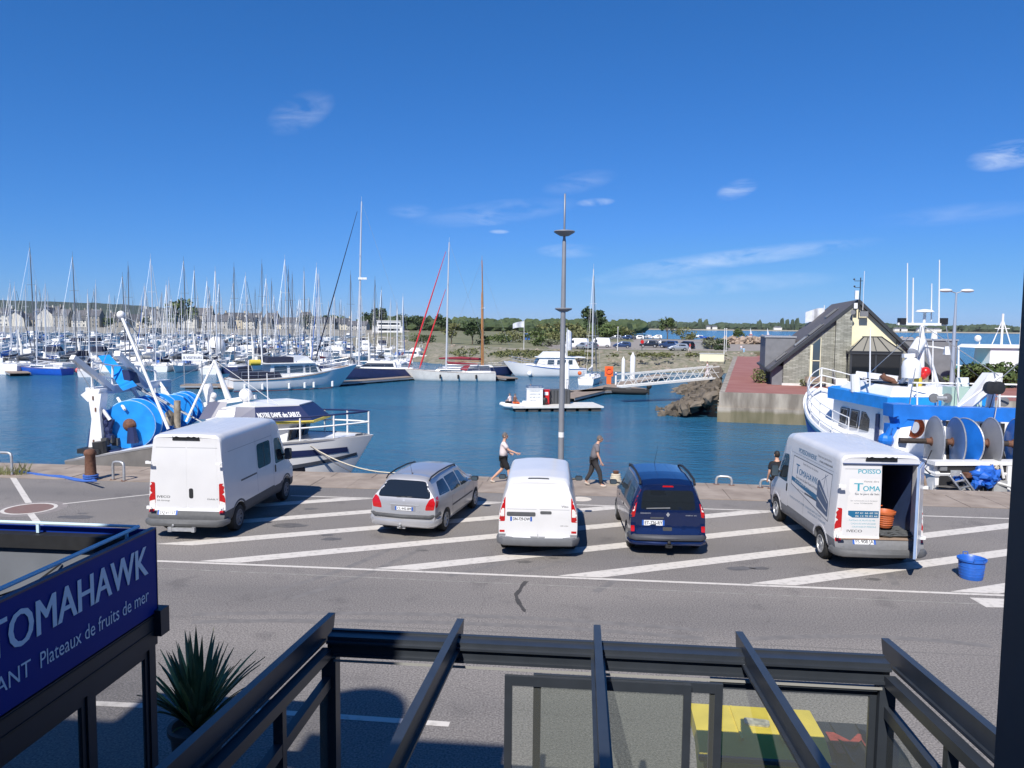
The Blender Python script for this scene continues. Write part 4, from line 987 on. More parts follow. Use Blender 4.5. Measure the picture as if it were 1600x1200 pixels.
def make_kangoo():
    g1 = gp(985,853); rz = radians(-2.0); t = thing('parked_car', 'dark blue high compact car with roof rails and tow hitch', 'car', rear_xy(g1.x, g1.y, rz, -.80, .80), rz)
    st = [(0,.38,1.68,.895,.65,1.0,.14,.02),(.05,.30,1.70,.895,.66,1.0,.15,.03),(.3,.26,1.76,.91,.69,1.02,.16,.035),(1.2,.25,1.80,.915,.71,1.02,.16,.035),(2.4,.25,1.79,.915,.71,1.0,.16,.035),(2.9,.25,1.66,.91,.69,.98,.16,.05),(3.3,.25,1.34,.905,.68,.98,.15,.05),(3.5,.25,1.17,.90,.70,.96,.13,.05),(3.85,.25,1.04,.86,.70,.86,.12,.04),(4.12,.30,.88,.76,.62,.76,.1,.02),(4.22,.36,.74,.64,.54,.64,.08,0)]
    shell = loft_body(st, lambda z: (0 if z < .56 else min(.07,(z-.56)*2))+(0 if z < 1.05 else .24*(z-1.05)), lambda z: 0); me = prep(shell, dblue, arches((.80,3.50), .37, .91)); pr = Proj(shell.mesh('q', []))
    o = bpy.data.objects.new('body', me); COL.objects.link(o); o.parent = t
    d = MB(); pr.patch(d, 'B', rpoly([(-.76,.52),(.76,.52),(.78,.9),(.70,1.62),(-.70,1.62),(-.78,.9)], .06), off=.014, thick=.012, seg=.12); d = d.obj('tailgate', dblue, t, 30)
    w = MB(); pr.patch(w, 'B', rpoly([(-.66,1.10),(.66,1.10),(.60,1.56),(-.60,1.56)], .08), off=.020, thick=.01, seg=.12); w.obj('rear_window', glassd, d, 60)
    q = MB(); pr.patch(q, 'B', strip((-.52,1.13),(.05,1.15),.022), off=.04, thick=.01); q.obj('wiper', midgrey, d)
    c = MB(); pr.patch(c, 'B', strip((-.42,.90),(-.10,.90),.035), off=.04, thick=.02); c.obj('tailgate_handle', darkgrey, d)
    pr2 = MB(); pr2_ = pr.patch(pr2, 'B', rpoly([(-.12,.60),(.10,.60),(.10,.68),(-.12,.68)], .02), off=.018, thick=0); pr2.obj('plate_light_recess', black, d)
    plate(pr, t, 'B', -.35, .78, 'ET-726-RY', .54, .13)
    bd = MB(); pr.patch(bd, 'B', [(-.045,.985),(0,.925),(.045,.985),(0,1.045)], off=.022, thick=.004, seg=.3); pr.text(bd, 'B', 'KANGOO', -.66, 1.0, .045, fit=.24, off=.022); pr.text(bd, 'B', 'ENERGY dCi', .42, .96, .035, fit=.26, off=.022); bd.obj('badge_lettering', alu, t)
    for sx in (-1,1):
        tail(t, pr, sx, [(.80,.92),(.905,.92),(.88,1.35),(.76,1.66),(.70,1.62),(.74,1.3)], [(.02,.95),(.12,1.0),(.24,1.4),(.22,1.58),(.10,1.40)], lampred, [(.805,1.06),(.895,1.06),(.88,1.20),(.785,1.20)])
        r_ = MB(); pr.patch(r_, 'B', rpoly([(sx*.80,.58),(sx*.89,.58),(sx*.89,.71),(sx*.80,.71)], .02), off=.035, thick=.03); r_.obj('reflector', lampred, t, 40)
    l = MB(); pr.patch(l, 'B', rpoly([(-.14,1.635),(.14,1.635),(.12,1.67),(-.12,1.67)], .01), off=.02, thick=.02); l.obj('brake_light', lampred, t)
    b = MB(); b.path([(-.88,.34,.46),(-.86,.10,.46),(-.77,.0,.46),(0,-.04,.46),(.77,.0,.46),(.86,.10,.46),(.88,.34,.46)], .075, 8)
    for v in b.v: v.z = .45+(v.z-.46)*1.0
    b.obj('rear_bumper', mat('bluish_bumper', (.055,.06,.075), .6, var=.08, vs=6), t, 40)
    b = MB(); b.path([(-.90,.34,.32),(-.87,.10,.32),(-.76,-.01,.32),(0,-.04,.32),(.76,-.01,.32),(.87,.10,.32),(.90,.34,.32)], .055, 8); b.obj('bumper_apron', dblue, t, 40)
    k = MB(); k.path([(0,.2,.25),(0,-.10,.25),(0,-.15,.32)],.035,6); k.sphere((0,-.15,.37),.045,8,6); k.box((0,-.1,.28),(.16,.10,.08)); k.obj('tow_bar', black, t)
    car_common(t, pr, dblue, (.80,3.50), .32, .80, midgrey, 7, [((1.35,.42),(1.32,1.7)),((2.45,.4),(2.42,1.7)),((3.2,.42),(3.1,1.0))], [[(.42,1.10),(1.28,1.08),(1.26,1.52),(.55,1.50)],[(1.38,1.08),(2.36,1.06),(2.34,1.53),(1.36,1.53)],[(2.48,1.06),(3.18,1.06),(2.82,1.45),(2.46,1.52)]])
    for s in (-1,1):
        mirror(t, s, (.85,3.0), 1.15)
        r_ = MB(); r_.path([(s*.655,.30,1.68),(s*.655,.42,1.79),(s*.66,1.2,1.845),(s*.665,2.0,1.84),(s*.655,2.45,1.78),(s*.645,2.55,1.68)], .032, 6); r_.obj('roof_rail', black, t, 50)
        h = MB(); [pr.patch(h, 'L' if s < 0 else 'R', rpoly([(y,.90),(y+.18,.90),(y+.18,.94),(y,.94)], .015), off=.03, thick=.03) for y in (1.45,2.55)]; h.obj('door_handle', black, t)
    rb = MB(); [pr.patch(rb, 'T', strip((x,.45),(x,2.3),.03), off=.012, thick=.012, seg=.4) for x in (-.25,.25)]; rb.obj('roof_rib', dblue, t)
    ws = MB(); pr.patch(ws, 'T', rpoly([(-.64,3.42),(.64,3.42),(.58,2.88),(-.58,2.88)], .08), off=.006, thick=0); ws.obj('windscreen', glassd, t, 60)
    a = MB(); a.tube((0,2.5,1.80),(.05,2.2,2.35),.006,.003,5); a.obj('aerial', black, t)
make_kangoo()
# ---------------------------------------------------------------- people
def skinned(name, pts, edges, rad, m, parent=None, sub=1, root=0):
    me = bpy.data.meshes.new(name); me.from_pydata([tuple(p) for p in pts], edges, []); me.materials.append(m)
    o = bpy.data.objects.new(name, me); COL.objects.link(o)
    sk = o.modifiers.new('skin', 'SKIN'); sk.use_smooth_shade = True; sk.branch_smoothing = .6
    if not me.skin_vertices: me.attributes
    lay = me.skin_vertices[0].data if len(me.skin_vertices) else None
    if lay is None: raise RuntimeError('no skin layer')
    for i, r in enumerate(rad):
        lay[i].radius = (r, r) if not isinstance(r, tuple) else r; lay[i].use_root = (i == root)
    if sub:
        s = o.modifiers.new('sub', 'SUBSURF'); s.levels = sub; s.render_levels = sub
    r = bpy.data.meshes.new_from_object(o.evaluated_get(DG())); bpy.data.objects.remove(o); r.name = name
    r.materials.clear(); r.materials.append(m)
    o = bpy.data.objects.new(name, r); COL.objects.link(o)
    if parent is not None: o.parent = parent
    return o
def person(label, loc, rz, J, top_m, leg_m, shoe_m, hair_m, shorts=False, glasses=False, h=1.78, group=None):
    """J: joints for a 1.78 m figure facing +Y: pelvis, chest, neck, head, then L/R shoulder elbow wrist, hip knee ankle toe"""
    t = thing('person', label, 'person', loc, rz, group); t.scale = (h/1.78,)*3
    V = lambda k: Vector(J[k])
    pts, rad, ed = [], [], []
    def a(p, r, parent=None):
        pts.append(Vector(p)); rad.append(r)
        if parent is not None: ed.append((parent, len(pts)-1))
        return len(pts)-1
    pel = a(V('pelvis'), (.15,.11)); ch = a(V('chest'), (.165,.115), pel); up = a(V('chest').lerp(V('neck'), .6), (.12,.085), ch); nk = a(V('neck'), .056, up); nk2 = a(V('neck').lerp(V('head'), .45), .055, nk); a(V('head')-Vector((0,0,.03)), .075, nk2)
    hands = []
    for s in 'LR':
        sh = a(V(s+'sh'), .062, up); el = a(V(s+'el'), .043, sh); wr = a(V(s+'wr'), .028, el)
        d = (V(s+'wr')-V(s+'el')).normalized(); pm = a(V(s+'wr')+d*.07, (.036,.020), wr); f = Vector((0,1,0)); side = d.cross(Vector((1,0,0))).normalized()
        for k, (o, l) in enumerate(((-.030,.062),(-.010,.078),(.010,.074),(.030,.055))):
            b = a(V(s+'wr')+d*.105+side*o, .010, pm); a(V(s+'wr')+d*(.105+l*.6)+side*o*1.1+Vector((-.012 if s == 'R' else .012,0,0)), .009, b)
        th = a(V(s+'wr')+d*.04+side*.045, .012, wr); a(V(s+'wr')+d*.085+side*.062, .010, th)
        hp = a(V(s+'hip'), .088, pel); kn = a(V(s+'kn'), .058, hp); cf = a(V(s+'kn').lerp(V(s+'an'), .35), .055, kn); an = a(V(s+'an'), .036, cf); a(V(s+'an')+(V(s+'toe')-V(s+'an'))*.6, .036, an)
    body = skinned('body', pts, ed, rad, skin, t)
    # head modelled over the neck: skull, jaw, nose, ears
    hd = MB(); hc = V('head'); hd.sphere(hc, 1, 18, 14, (.076,.094,.118))
    for v in hd.v:
        q = v-hc
        if q.z < -.02: v.x = hc.x+q.x*(1+q.z*2.2); v.y = hc.y+q.y*(1+q.z*1.0)+.010
        if q.y > 0: v.y -= .010*min(1, abs(q.x)/.07)
    hd.path([hc+Vector((0,.085,.015)),hc+Vector((0,.112,-.018)),hc+Vector((0,.090,-.028))], [.008,.014,.010], 6)
    for s in (-1,1): hd.sphere(hc+Vector((s*.076,-.005,-.005)), 1, 8, 6, (.012,.020,.030))
    hd.box(hc+Vector((0,.083,-.058)), (.045,.012,.010))
    hd.obj('head', skin, t, 60)
    e = MB(); [e.sphere(hc+Vector((s*.031,.082,.008)), .011, 8, 6) for s in (-1,1)]; e.obj('eyes', mat('eye', (.05,.04,.035), .2), t)
    hm = MB(); hm.sphere(hc+Vector((0,-.012,.018)), 1, 18, 12, (.083,.096,.112)); hm.f = [f for f in hm.f if not all((hm.v[i]-hc).y > .035 and (hm.v[i]-hc).z < .065 or (hm.v[i]-hc).z < -.045 for i in f)]
    hm.mi = [0]*len(hm.f); hm.obj('hair', hair_m, t, 60)
    if glasses:
        gl = MB(); [gl.sphere(hc+Vector((s*.034,.088,.008)), 1, 10, 6, (.026,.010,.018)) for s in (-1,1)]; [gl.bar(hc+Vector((s*.06,.08,.012)), hc+Vector((s*.078,-.01,.010)), .006, .008) for s in (-1,1)]; gl.bar(hc+Vector((-.03,.094,.012)), hc+Vector((.03,.094,.012)), .006, .006); gl.obj('sunglasses', black, t)
    # shirt
    pts, rad, ed = [], [], []
    w = a(V('pelvis')+Vector((0,0,-.05)), (.205,.165)); w2 = a(V('pelvis').lerp(V('chest'), .55), (.200,.158), w); c2 = a(V('chest'), (.225,.170), w2); u2 = a(V('chest').lerp(V('neck'), .55), (.16,.125), c2); a(V('neck')+Vector((0,0,-.015)), .068, u2)
    for s in 'LR':
        q = a(V(s+'sh'), .092, u2); a(V(s+'sh').lerp(V(s+'el'), .80), .078, q)
    skinned('shirt', pts, ed, rad, top_m, t)
    pts, rad, ed = [], [], []
    w = a(V('pelvis')+Vector((0,0,.01)), (.142,.120))
    for s in 'LR':
        q = a(V(s+'hip'), .118, w); k = a(V(s+'kn'), .088, q) if not shorts else a(V(s+'hip').lerp(V(s+'kn'), .98), .098, q)
        if not shorts: a(V(s+'an')+Vector((0,0,.02)), .062, k)
    skinned('shorts' if shorts else 'trousers', pts, ed, rad, leg_m, t)
    for s in 'LR':
        an, to = V(s+'an'), V(s+'toe'); d = (to-an); d = d.normalized()
        skinned('shoe', [an-d*.035+Vector((0,0,-.035)), an+d*.06+Vector((0,0,-.035)), to], [(0,1),(1,2)], [.045,.046,.036], shoe_m, t)
    return t
def stride(lead='R', arm=.3, lift=.03, st=.30):
    o = 'L' if lead == 'R' else 'R'; J = {}
    x = {'L': -1, 'R': 1}
    J['pelvis'] = (0,0,.95); J['chest'] = (0,.02,1.28); J['neck'] = (0,.03,1.50); J['head'] = (0,.055,1.655)
    for s, f in ((lead, 1), (o, -1)):
        k = x[s]
        J[s+'hip'] = (k*.09,0,.90); J[s+'kn'] = (k*.10,f*st*.55+.06,.48+.01*f); J[s+'an'] = (k*.10,f*st,.085 if f > 0 else .085+lift)
        J[s+'toe'] = (k*.12,f*st+(.17 if f > 0 else .15),.05 if f > 0 else .035)
        J[s+'sh'] = (k*.185,.02,1.43); J[s+'el'] = (k*.235,-f*arm*.5+.0,1.15); J[s+'wr'] = (k*.22,-f*arm+.10,.93)
    return J
wshirt = mat('white_shirt', (.68,.60,.60), .85, var=.04, vs=9); gshirt = mat('grey_tshirt', (.16,.15,.165), .9, var=.08, vs=9); bk = mat('black_cloth', (.012,.012,.014), .9, var=.2, vs=9); dkt = mat('dark_trousers', (.035,.033,.036), .9, var=.2, vs=9)
sho = mat('pale_shoe', (.50,.44,.38), .8)
# man in white shirt walking right behind the white van (its front arm forward)
J = stride('R', .18, .10, .24); J['Rel'] = (.20,.20,1.20); J['Rwr'] = (.20,.46,1.12); J['Lel'] = (-.22,-.03,1.15); J['Lwr'] = (-.20,.20,1.05); J['Lan'] = (-.10,-.42,.12); J['Ltoe'] = (-.11,-.28,.04); J['Lkn'] = (-.10,-.04,.50)
p = gp(786,756); person('man in white shirt, black shorts and sunglasses walking behind the white panel van', (p.x,p.y,0), radians(-90-4), J, wshirt, bk, sho, hairg, True, True, 1.80)
J = stride('R', .10, .06, .26); J['chest'] = (0,.07,1.27); J['neck'] = (0,.13,1.47); J['head'] = (0,.19,1.61)
for s in 'LR':
    x = .185 if s == 'R' else -.185; J[s+'sh'] = (x,.10,1.40)
J['Rel'] = (.24,.12,1.12); J['Rwr'] = (.23,.24,.88); J['Lel'] = (-.24,.04,1.12); J['Lwr'] = (-.22,.10,.90)
p = gp(927,760); person('grey haired man in grey shirt and dark trousers walking between the parked vehicles', (p.x,p.y,0), radians(-90-4), J, gshirt, dkt, sho, hairg, False, True, 1.82)
p = gp(1214,800); p = at(1213,770,22.9)
J = stride('R', .05, 0, .06); person('dark haired man in black shirt standing in front of the fishmonger van', (p.x+.02,22.95,0), radians(10), J, bk, dkt, sho, haird, False, False, 1.80)
# persons far away: the whole walking figure with fewer details
def far_person(label, loc, rz, top_m, leg_m, h=1.75, group=None, sit=False):
    J = stride('R', .12, .02, .2)
    if sit:
        for s in 'LR':
            x = .1 if s == 'R' else -.1; J[s+'kn'] = (x,.45,.88); J[s+'an'] = (x,.48,.45); J[s+'toe'] = (x,.64,.42); J[s+'el'] = (x*2.4,.1,1.16); J[s+'wr'] = (x*1.6,.34,1.05)
    return person(label, loc, rz, J, top_m, leg_m, sho, hairg, False, False, h, group)
lbl = mat('pale_blue_cloth', (.30,.50,.68), .9); rdc = mat('red_cloth', (.55,.05,.05), .9)
p = gp(1162,556); far_person('person in pale blue walking on the red promenade', (p.x,p.y,0), .3, lbl, lbl)
p = gp(1160,551); far_person('person in white walking ahead of the one in pale blue on the promenade', (p.x,p.y+1,0), .3, wshirt, lbl)
p = gp(1078,550,LT); far_person('person with red top and pale shorts by the silver car in the car park', (p.x,p.y,LT), 2, rdc, wshirt)
# ---------------------------------------------------------------- boats
def hull_mb(L, B, F, sheer=.25, stern=.80, rake=.9, flare=.10, nl=16, depth=.45, full=1.6, tumble=0, sternF=1.0):
    """returns builder of the hull shell and the list of sheer points; stern at y=0, bow toward +Y, waterline z=0"""
    v, f, edge = [], [], []; m = 8
    for i in range(nl+1):
        s = i/nl; w = B/2*(stern+(1-stern)*min(1, s/.4)**.7) if s < .4 else B/2*max(.012, (1-((s-.4)/.6)**full)**.82)
        top = F*(sternF+(1-sternF)*min(1,s*3))*(1+sheer*(s-.15)**2*1.4 if s > .15 else 1)
        d = depth*(1-.85*s**3)
        row = [(0,-d),(w*.45,-d*.85),(w*(.86-flare*s),-.05),(w*(.93-flare*s*.8),top*.25),(w*(.97-flare*s*.4),top*.6),(w*(1-tumble),top)]
        for x, z in row: v.append((x, L*s*(1) + rake*(max(z,-.2)/F-1)*s**4, z))
        for x, z in row[::-1][:-1]: v.append((-x, L*s + rake*(max(z,-.2)/F-1)*s**4, z))
        edge.append((w*(1-tumble), L*s, top))
    n = 11
    for i in range(nl):
        for k in range(n-1): f.append((i*n+k, (i+1)*n+k, (i+1)*n+k+1, i*n+k+1))
    # bottom of list: ring goes keel .. starboard .. port (wrap back to keel)
    for i in range(nl): f.append((i*n+n-1, (i+1)*n+n-1, (i+1)*n, i*n))
    f.append(tuple(range(n)))
    mb = MB(); mb.v = [Vector(p) for p in v]; mb.f = [list(q) if len(q) < 5 else list(q) for q in f]; mb.mi = [0]*len(f)
    return mb, edge
def deck_mb(edge, dz=-.03, inset=.03):
    mb = MB(); n = len(edge)
    for w, y, z in edge: mb.v += [Vector((-max(w-inset,.002),y,z+dz)), Vector((0,y,z+dz+.04)), Vector((max(w-inset,.002),y,z+dz))]
    for i in range(n-1):
        for k in range(2): mb.f.append([3*i+k, 3*i+k+1, 3*i+3+k+1, 3*i+3+k]); mb.mi.append(0)
    return mb
def rub(edge, r=.04, dz=0, n=5):
    mb = MB(); pts = [(w,y,z+dz) for w,y,z in edge]+[(-w,y,z+dz) for w,y,z in edge[::-1]]; mb.path(pts, r, n, closed=True); return mb
def rails(edge, i0, i1, h, r=.02, every=2, rows=(1,.5), inset=.06):
    mb = MB(); e = edge[i0:i1+1]
    for s in (-1,1):
        for q in rows: mb.path([(s*max(w-inset,.02),y,z+h*q) for w,y,z in e], r, 5)
        for k, (w,y,z) in enumerate(e):
            if k % every == 0: mb.tube((s*max(w-inset,.02),y,z-.03),(s*max(w-inset,.02),y,z+h), r, n=5)
    if i1 == len(edge)-1:
        w,y,z = e[-1]
        for q in rows: mb.tube((-w,y,z+h*q),(w,y,z+h*q), r, n=5)
    return mb
def cabin(mb, y0, y1, w0, w1, z0, z1, slope=.5, back=.1, side=.10):
    mb.add([(-w0/2,y0,z0),(w0/2,y0,z0),(w1/2,y1,z0),(-w1/2,y1,z0),(-w0/2+side,y0+back,z1),(w0/2-side,y0+back,z1),(w1/2-side,y1-slope,z1),(-w1/2+side,y1-slope,z1)],
        [(3,2,1,0),(4,5,6,7),(0,1,5,4),(1,2,6,5),(2,3,7,6),(3,0,4,7)])
def sailboat(label, L, mast_h, hull_m, cover_m, furl_m, loc, rz, group=None, mast_m=None, detail=False, hood_m=None, fender=True):
    t = thing('sailing_yacht', label, 'sailing boat', loc, rz, group); B = L*.30+.2; F = L*.085+.18; mast_m = mast_m or mastm
    h, e = hull_mb(L, B, F, .30, .78, L*.09); h.obj('hull', hull_m, t, 50)
    deck_mb(e).obj('deck', white if not detail else offwhite, t)
    c = MB(); cabin(c, L*.34, L*.70, B*.52, B*.30, F*.98, F+.42, .5, .05); cabin(c, L*.05, L*.34, B*.60, B*.62, F*.98, F+.16, .05, .02); c.obj('cabin', white, t)
    w = MB(); k = .30
    for s in (-1,1): w.add([(s*(B*.26+.012-.03),L*.37,F+.14),(s*(B*.15+.10),L*.64,F+.14),(s*(B*.15+.06),L*.62,F+.32),(s*(B*.26-.06),L*.38,F+.32)], [(0,1,2,3)])
    w.obj('cabin_window', glassb, t)
    my = L*.56; r = (.075+L*.004)*(1 if detail else .72)
    m = MB(); m.path([(0,my,F),(0,my-.01*mast_h,F+mast_h*.6),(0,my-.02*mast_h,F+mast_h)], [r,r,r*.6], 7); m.tube((0,my-.02*mast_h,F+mast_h),(0,my-.02*mast_h,F+mast_h+.7),.02,n=4)
    for q in (.38,.68) if mast_h > 11 else (.5,): m.bar((-B*.36*(1.2-q),my-.2,F+mast_h*q),(B*.36*(1.2-q),my-.2,F+mast_h*q),.06,.04)
    m.obj('mast', mast_m, t, 60)
    b = MB(); b.tube((0,my-.1,F+1.0),(0,my-L*.36,F+1.05),.06,n=6); b.obj('boom', mast_m, t)
    if cover_m:
        b = MB(); b.path([(0,my-.05,F+1.55),(0,my-.3,F+1.30),(0,my-L*.18,F+1.2),(0,my-L*.36,F+1.12)], [.10,.17,.15,.08], 8); b.obj('sail_cover', cover_m, t, 60)
    if furl_m:
        b = MB(); p0 = Vector((0,L*.97,F*1.25+.3)); p1 = Vector((0,my+.15,F+mast_h*.94)); b.path([p0, p0.lerp(p1,.08), p0.lerp(p1,.5), p1], [.03,.10,.075,.03] if detail else [.02,.07,.05,.02], 6); b.obj('furled_sail', furl_m, t, 60)
    rg = MB(); rr_ = .014
    for s in (-1,1): rg.path([(s*B*.46,my-.3,F),(s*B*.36*.8,my-.2,F+mast_h*.38),(0,my-.02*mast_h,F+mast_h*.97)], rr_, 3)
    rg.tube((0,.1,F),(0,my-.02*mast_h,F+mast_h),rr_,n=3)
    if not furl_m: rg.tube((0,L*.98,F*1.2),(0,my-.02*mast_h,F+mast_h*.97),rr_,n=3)
    rg.obj('rigging', steel, t)
    if hood_m:
        q = MB(); q.add([(-B*.27,L*.33,F+.15),(B*.27,L*.33,F+.15),(B*.24,L*.40,F+.42),(-B*.24,L*.40,F+.42),(-B*.24,L*.29,F+.95),(B*.24,L*.29,F+.95),(B*.22,L*.35,F+.92),(-B*.22,L*.35,F+.92)], [(3,2,6,7),(4,5,6,7),(0,3,7,4),(1,5,6,2)]); q.obj('sprayhood', hood_m, t)
    rails(e, 9 if not detail else 1, 16, .6, .018 if detail else .025, 2 if detail else 3, (1,.5) if detail else (1,)).obj('guard_rail', alu, t)
    if detail: rub(e, .03).obj('toe_rail', wood if hull_m != navyp else darkgrey, t)
    if detail and fender:
        for s in (-1,1):
            for y in (.22,.42,.62):
                q = MB(); q.path([(0,0,.30),(0,0,.26),(0,0,-.26),(0,0,-.30)],[.03,.13,.13,.03],8); q = q.obj('fender', black, t, 60); i = int(y*16); q.location = (s*(e[i][0]+.10), L*y, F*.55)
    return t
def motorboat(label, L, hull_m, loc, rz, group=None, kind=0, canvas=None):
    t = thing('motor_boat', label, 'motor boat', loc, rz, group); B = L*.32; F = L*.10+.15
    h, e = hull_mb(L, B, F, .35, .92, L*.13, .22, full=2.0); h.obj('hull', hull_m, t, 50); deck_mb(e).obj('deck', offwhite, t)
    if kind == 0:
        c = MB(); cabin(c, L*.28, L*.66, B*.70, B*.60, F, F+L*.15, L*.10, .1, .12); c.obj('cabin', white, t, 30)
        w = MB(); cabin(w, L*.30, L*.655, B*.705, B*.61, F+L*.06, F+L*.125, L*.055, .0, .05); w.obj('window', glassb, t)
        c = MB(); cabin(c, L*.60, L*.86, B*.55, B*.25, F, F+.32, .4); c.obj('foredeck', white, t)
        r = MB(); cabin(r, L*.22, L*.60, B*.66, B*.55, F+L*.15, F+L*.165, .1); r.obj('roof', white, t)
    else:
        c = MB(); cabin(c, L*.25, L*.78, B*.78, B*.50, F, F+L*.10, L*.10, .1, .15); c.obj('cabin', white, t, 30)
        w = MB(); cabin(w, L*.30, L*.765, B*.79, B*.52, F+L*.035, F+L*.085, L*.06, .0, .10); w.obj('window', glassb, t)
        c = MB(); cabin(c, L*.20, L*.52, B*.62, B*.55, F+L*.10, F+L*.18, L*.08, .2); c.obj('flybridge', canvas or white, t)
    a = MB(); a.path([(-B*.35,L*.25,F+L*.14),(-B*.3,L*.22,F+L*.26),(B*.3,L*.22,F+L*.26),(B*.35,L*.25,F+L*.14)],.045,6); a.tube((0,L*.22,F+L*.26),(0,L*.2,F+L*.26+1.6),.02,n=4); a.obj('radar_arch', white, t)
    rails(e, 8, 16, .5, .025, 2, (1,)).obj('guard_rail', alu, t)
    return t
# the two dozen kinds that fill the marina ------------------------------------
rr = random.Random(77)
G1 = 'sailing boats moored in rows in the marina'; G2 = 'motor boats moored in rows in the marina'
kinds = []
covers = [canvasn, canvasb, canvasw, canvasg, canvasr, canvasn, canvasw, canvasb]
defs = [(8.2,10.5,white,canvasb,None),(9.5,12.5,white,canvasn,canvasn),(10.5,14.2,white,canvasw,canvasw),(11.5,15.5,white,canvasg,None),(9.0,12.0,bluehull,canvasw,canvasw),(12.5,17.0,navyp,canvasw,canvasn),
        (7.4,9.0,white,None,None),(10.2,13.6,white,canvasr,canvasb),(11.0,14.8,white,canvasw,None),(8.8,11.4,mat('green_hull',(.03,.12,.08),.35),canvasw,None)]
names = ['small white yacht, blue sail cover','white yacht, navy sail cover','white yacht, white furled sail','white yacht, navy boom cover','blue hulled yacht, white cover','long navy hulled yacht',
        'little yacht, bare boom','white yacht, burgundy sail cover','ivory yacht, grey cover','green hulled yacht, white cover']
for i, d in enumerate(defs):
    kinds.append((sailboat('s', d[0], d[1], d[2], d[3], d[4], (0,-500,0), 0, G1, mast_m=mastd if i in (3,8) else mastm, hood_m=[canvasb,canvasg,canvasw,canvasg,canvasw,canvasw,None,canvasw,canvasw,None][i]), names[i], d[0]))
mk = []
for i, (l, hm, kd, cv, nm) in enumerate([(7.0,white,0,None,'small white cabin cruiser'),(9.5,white,1,None,'white flybridge cruiser'),(8.0,navyp,0,None,'navy hulled fishing cruiser'),(11.0,white,1,canvasn,'large white cruiser with navy canvas over the flybridge'),(6.2,offwhite,0,None,'little ivory fishing boat')]):
    mk.append((motorboat('m', l, hm, (0,-500,0), 0, G2, kd, cv), nm, l))
for lst in (kinds, mk):
    for k in lst: CH[k[0].name] = list(k[0].children)
used = set()
BAND = ['by the left edge','left of the blue drums','above the blue drums','right of the leaning boom','behind the visitors sign','behind the trawler yacht','left of the biggest mast','around the biggest mast','right of the biggest mast']
where = lambda px, row: '%s, %s' % (BAND[min(8,max(0,int(px//72)))], row)
def put(k, x, y, rz, row, sc=1.0):
    t, nm, L = k; px = 800+x/y*1200
    lab = nm+', '+where(px, row)
    if t.name not in used: used.add(t.name); c = t; c.location = (x,y,WATER); c.rotation_euler = (0,0,rz)
    else: c = copy_tree(t, loc=(x,y,WATER), rz=rz)
    c['label'] = lab; c.scale = (sc,sc,sc*rr.uniform(.93,1.10)); return c
rows = [(124,'nearest row'),(141,'second row'),(163,'third row'),(181,'fourth row'),(206,'fifth row'),(228,'sixth row'),(258,'seventh row'),(284,'eighth row'),(318,'ninth row'),(360,'tenth row'),(420,'farthest row')]
rowname = {}
walk = mat('pontoon_planks', (.27,.215,.17), .85, var=.2, vs=2)
count = 0
for ri, (Y, rn) in enumerate(rows):
    xmin = (-30-800)/1200*Y
    pxm = {0:642,1:640,2:635,3:640,4:625,5:615,6:600,7:590,8:575,9:575,10:600}[ri]
    xmax = (pxm-800)/1200*Y; x = xmin; face = 1 if ri % 2 else -1
    while x < xmax:
        w = (3.9 if Y < 170 else 4.6 if Y < 240 else 5.6 if Y < 300 else 6.8)*rr.uniform(.92,1.25)
        if ri == 0 and 800+x/Y*1200 < -5: x += w; continue
        if rr.random() < .06: x += w; continue
        k = rr.choices(kinds, (5,1,6,3,.5,.2,5,1,5,.2))[0] if rr.random() < .74 else rr.choice(mk)
        rz = (0 if face > 0 else pi)+rr.uniform(-.06,.06)+.12*sin(ri*1.3); L = k[2]
        yy = Y - (L if face > 0 else 0)+ (0 if face > 0 else 0)
        yy = Y-face*L if False else (Y-L*.5 if face > 0 else Y+L*.5)
        put(k, x+w/2, yy+rr.uniform(-.6,.6), rz, rn); count += 1; x += w
# a few noticeably tall masts
for px, ytop, Y, k in [(52,378,119,3),(119,393,124,3),(238,396,128,2),(287,400,131,3),(193,425,127,8),(380,425,126,5),(443,398,128,5),(494,410,132,2),(327,432,134,1),(416,428,138,2),(596,448,150,3),(632,458,152,7),(25,440,126,1),(100,470,125,0),(465,460,133,0)]:
    kd = kinds[k]; c = put(kd, (px-800)/1200*Y, Y-kd[2]*.56, rr.uniform(-.08,.08), 'tall mast above the '+('nearest row' if Y < 127 else 'second row' if Y < 135 else 'third row'))
    zt = at(px, ytop, Y).z-WATER; base = defs[k][1]+defs[k][0]*.085+.9; c.scale = (1.05,1.05,zt/base)
    lab = {52:'tallest white mast at the far left of the marina',119:'tall white mast right of the blue hulled boat',238:'tall white mast rising above the blue net drums',287:'tall dark mast left of the round tree of the town',193:'mast beside the white derrick of the blue and white trawler',380:'tall mast with dark furled sail left of the trawler yacht',443:'tall dark rigged mast above the trawler yacht',494:'slightly leaning white mast left of the biggest mast',327:'thin mast between the visitors sign and the trawler yacht',416:'thin white mast just left of the tall dark rigged one',596:'mast right of the biggest mast',632:'mast left of the red furled sails',25:'thin mast at the left edge behind the pontoon',100:'short mast behind the blue sailing boat',465:'short mast right of the tall dark rigged one'}[px]
    c['label'] = lab+', white yacht' if k not in (5,) else lab+', navy yacht'
print('marina boats', count)
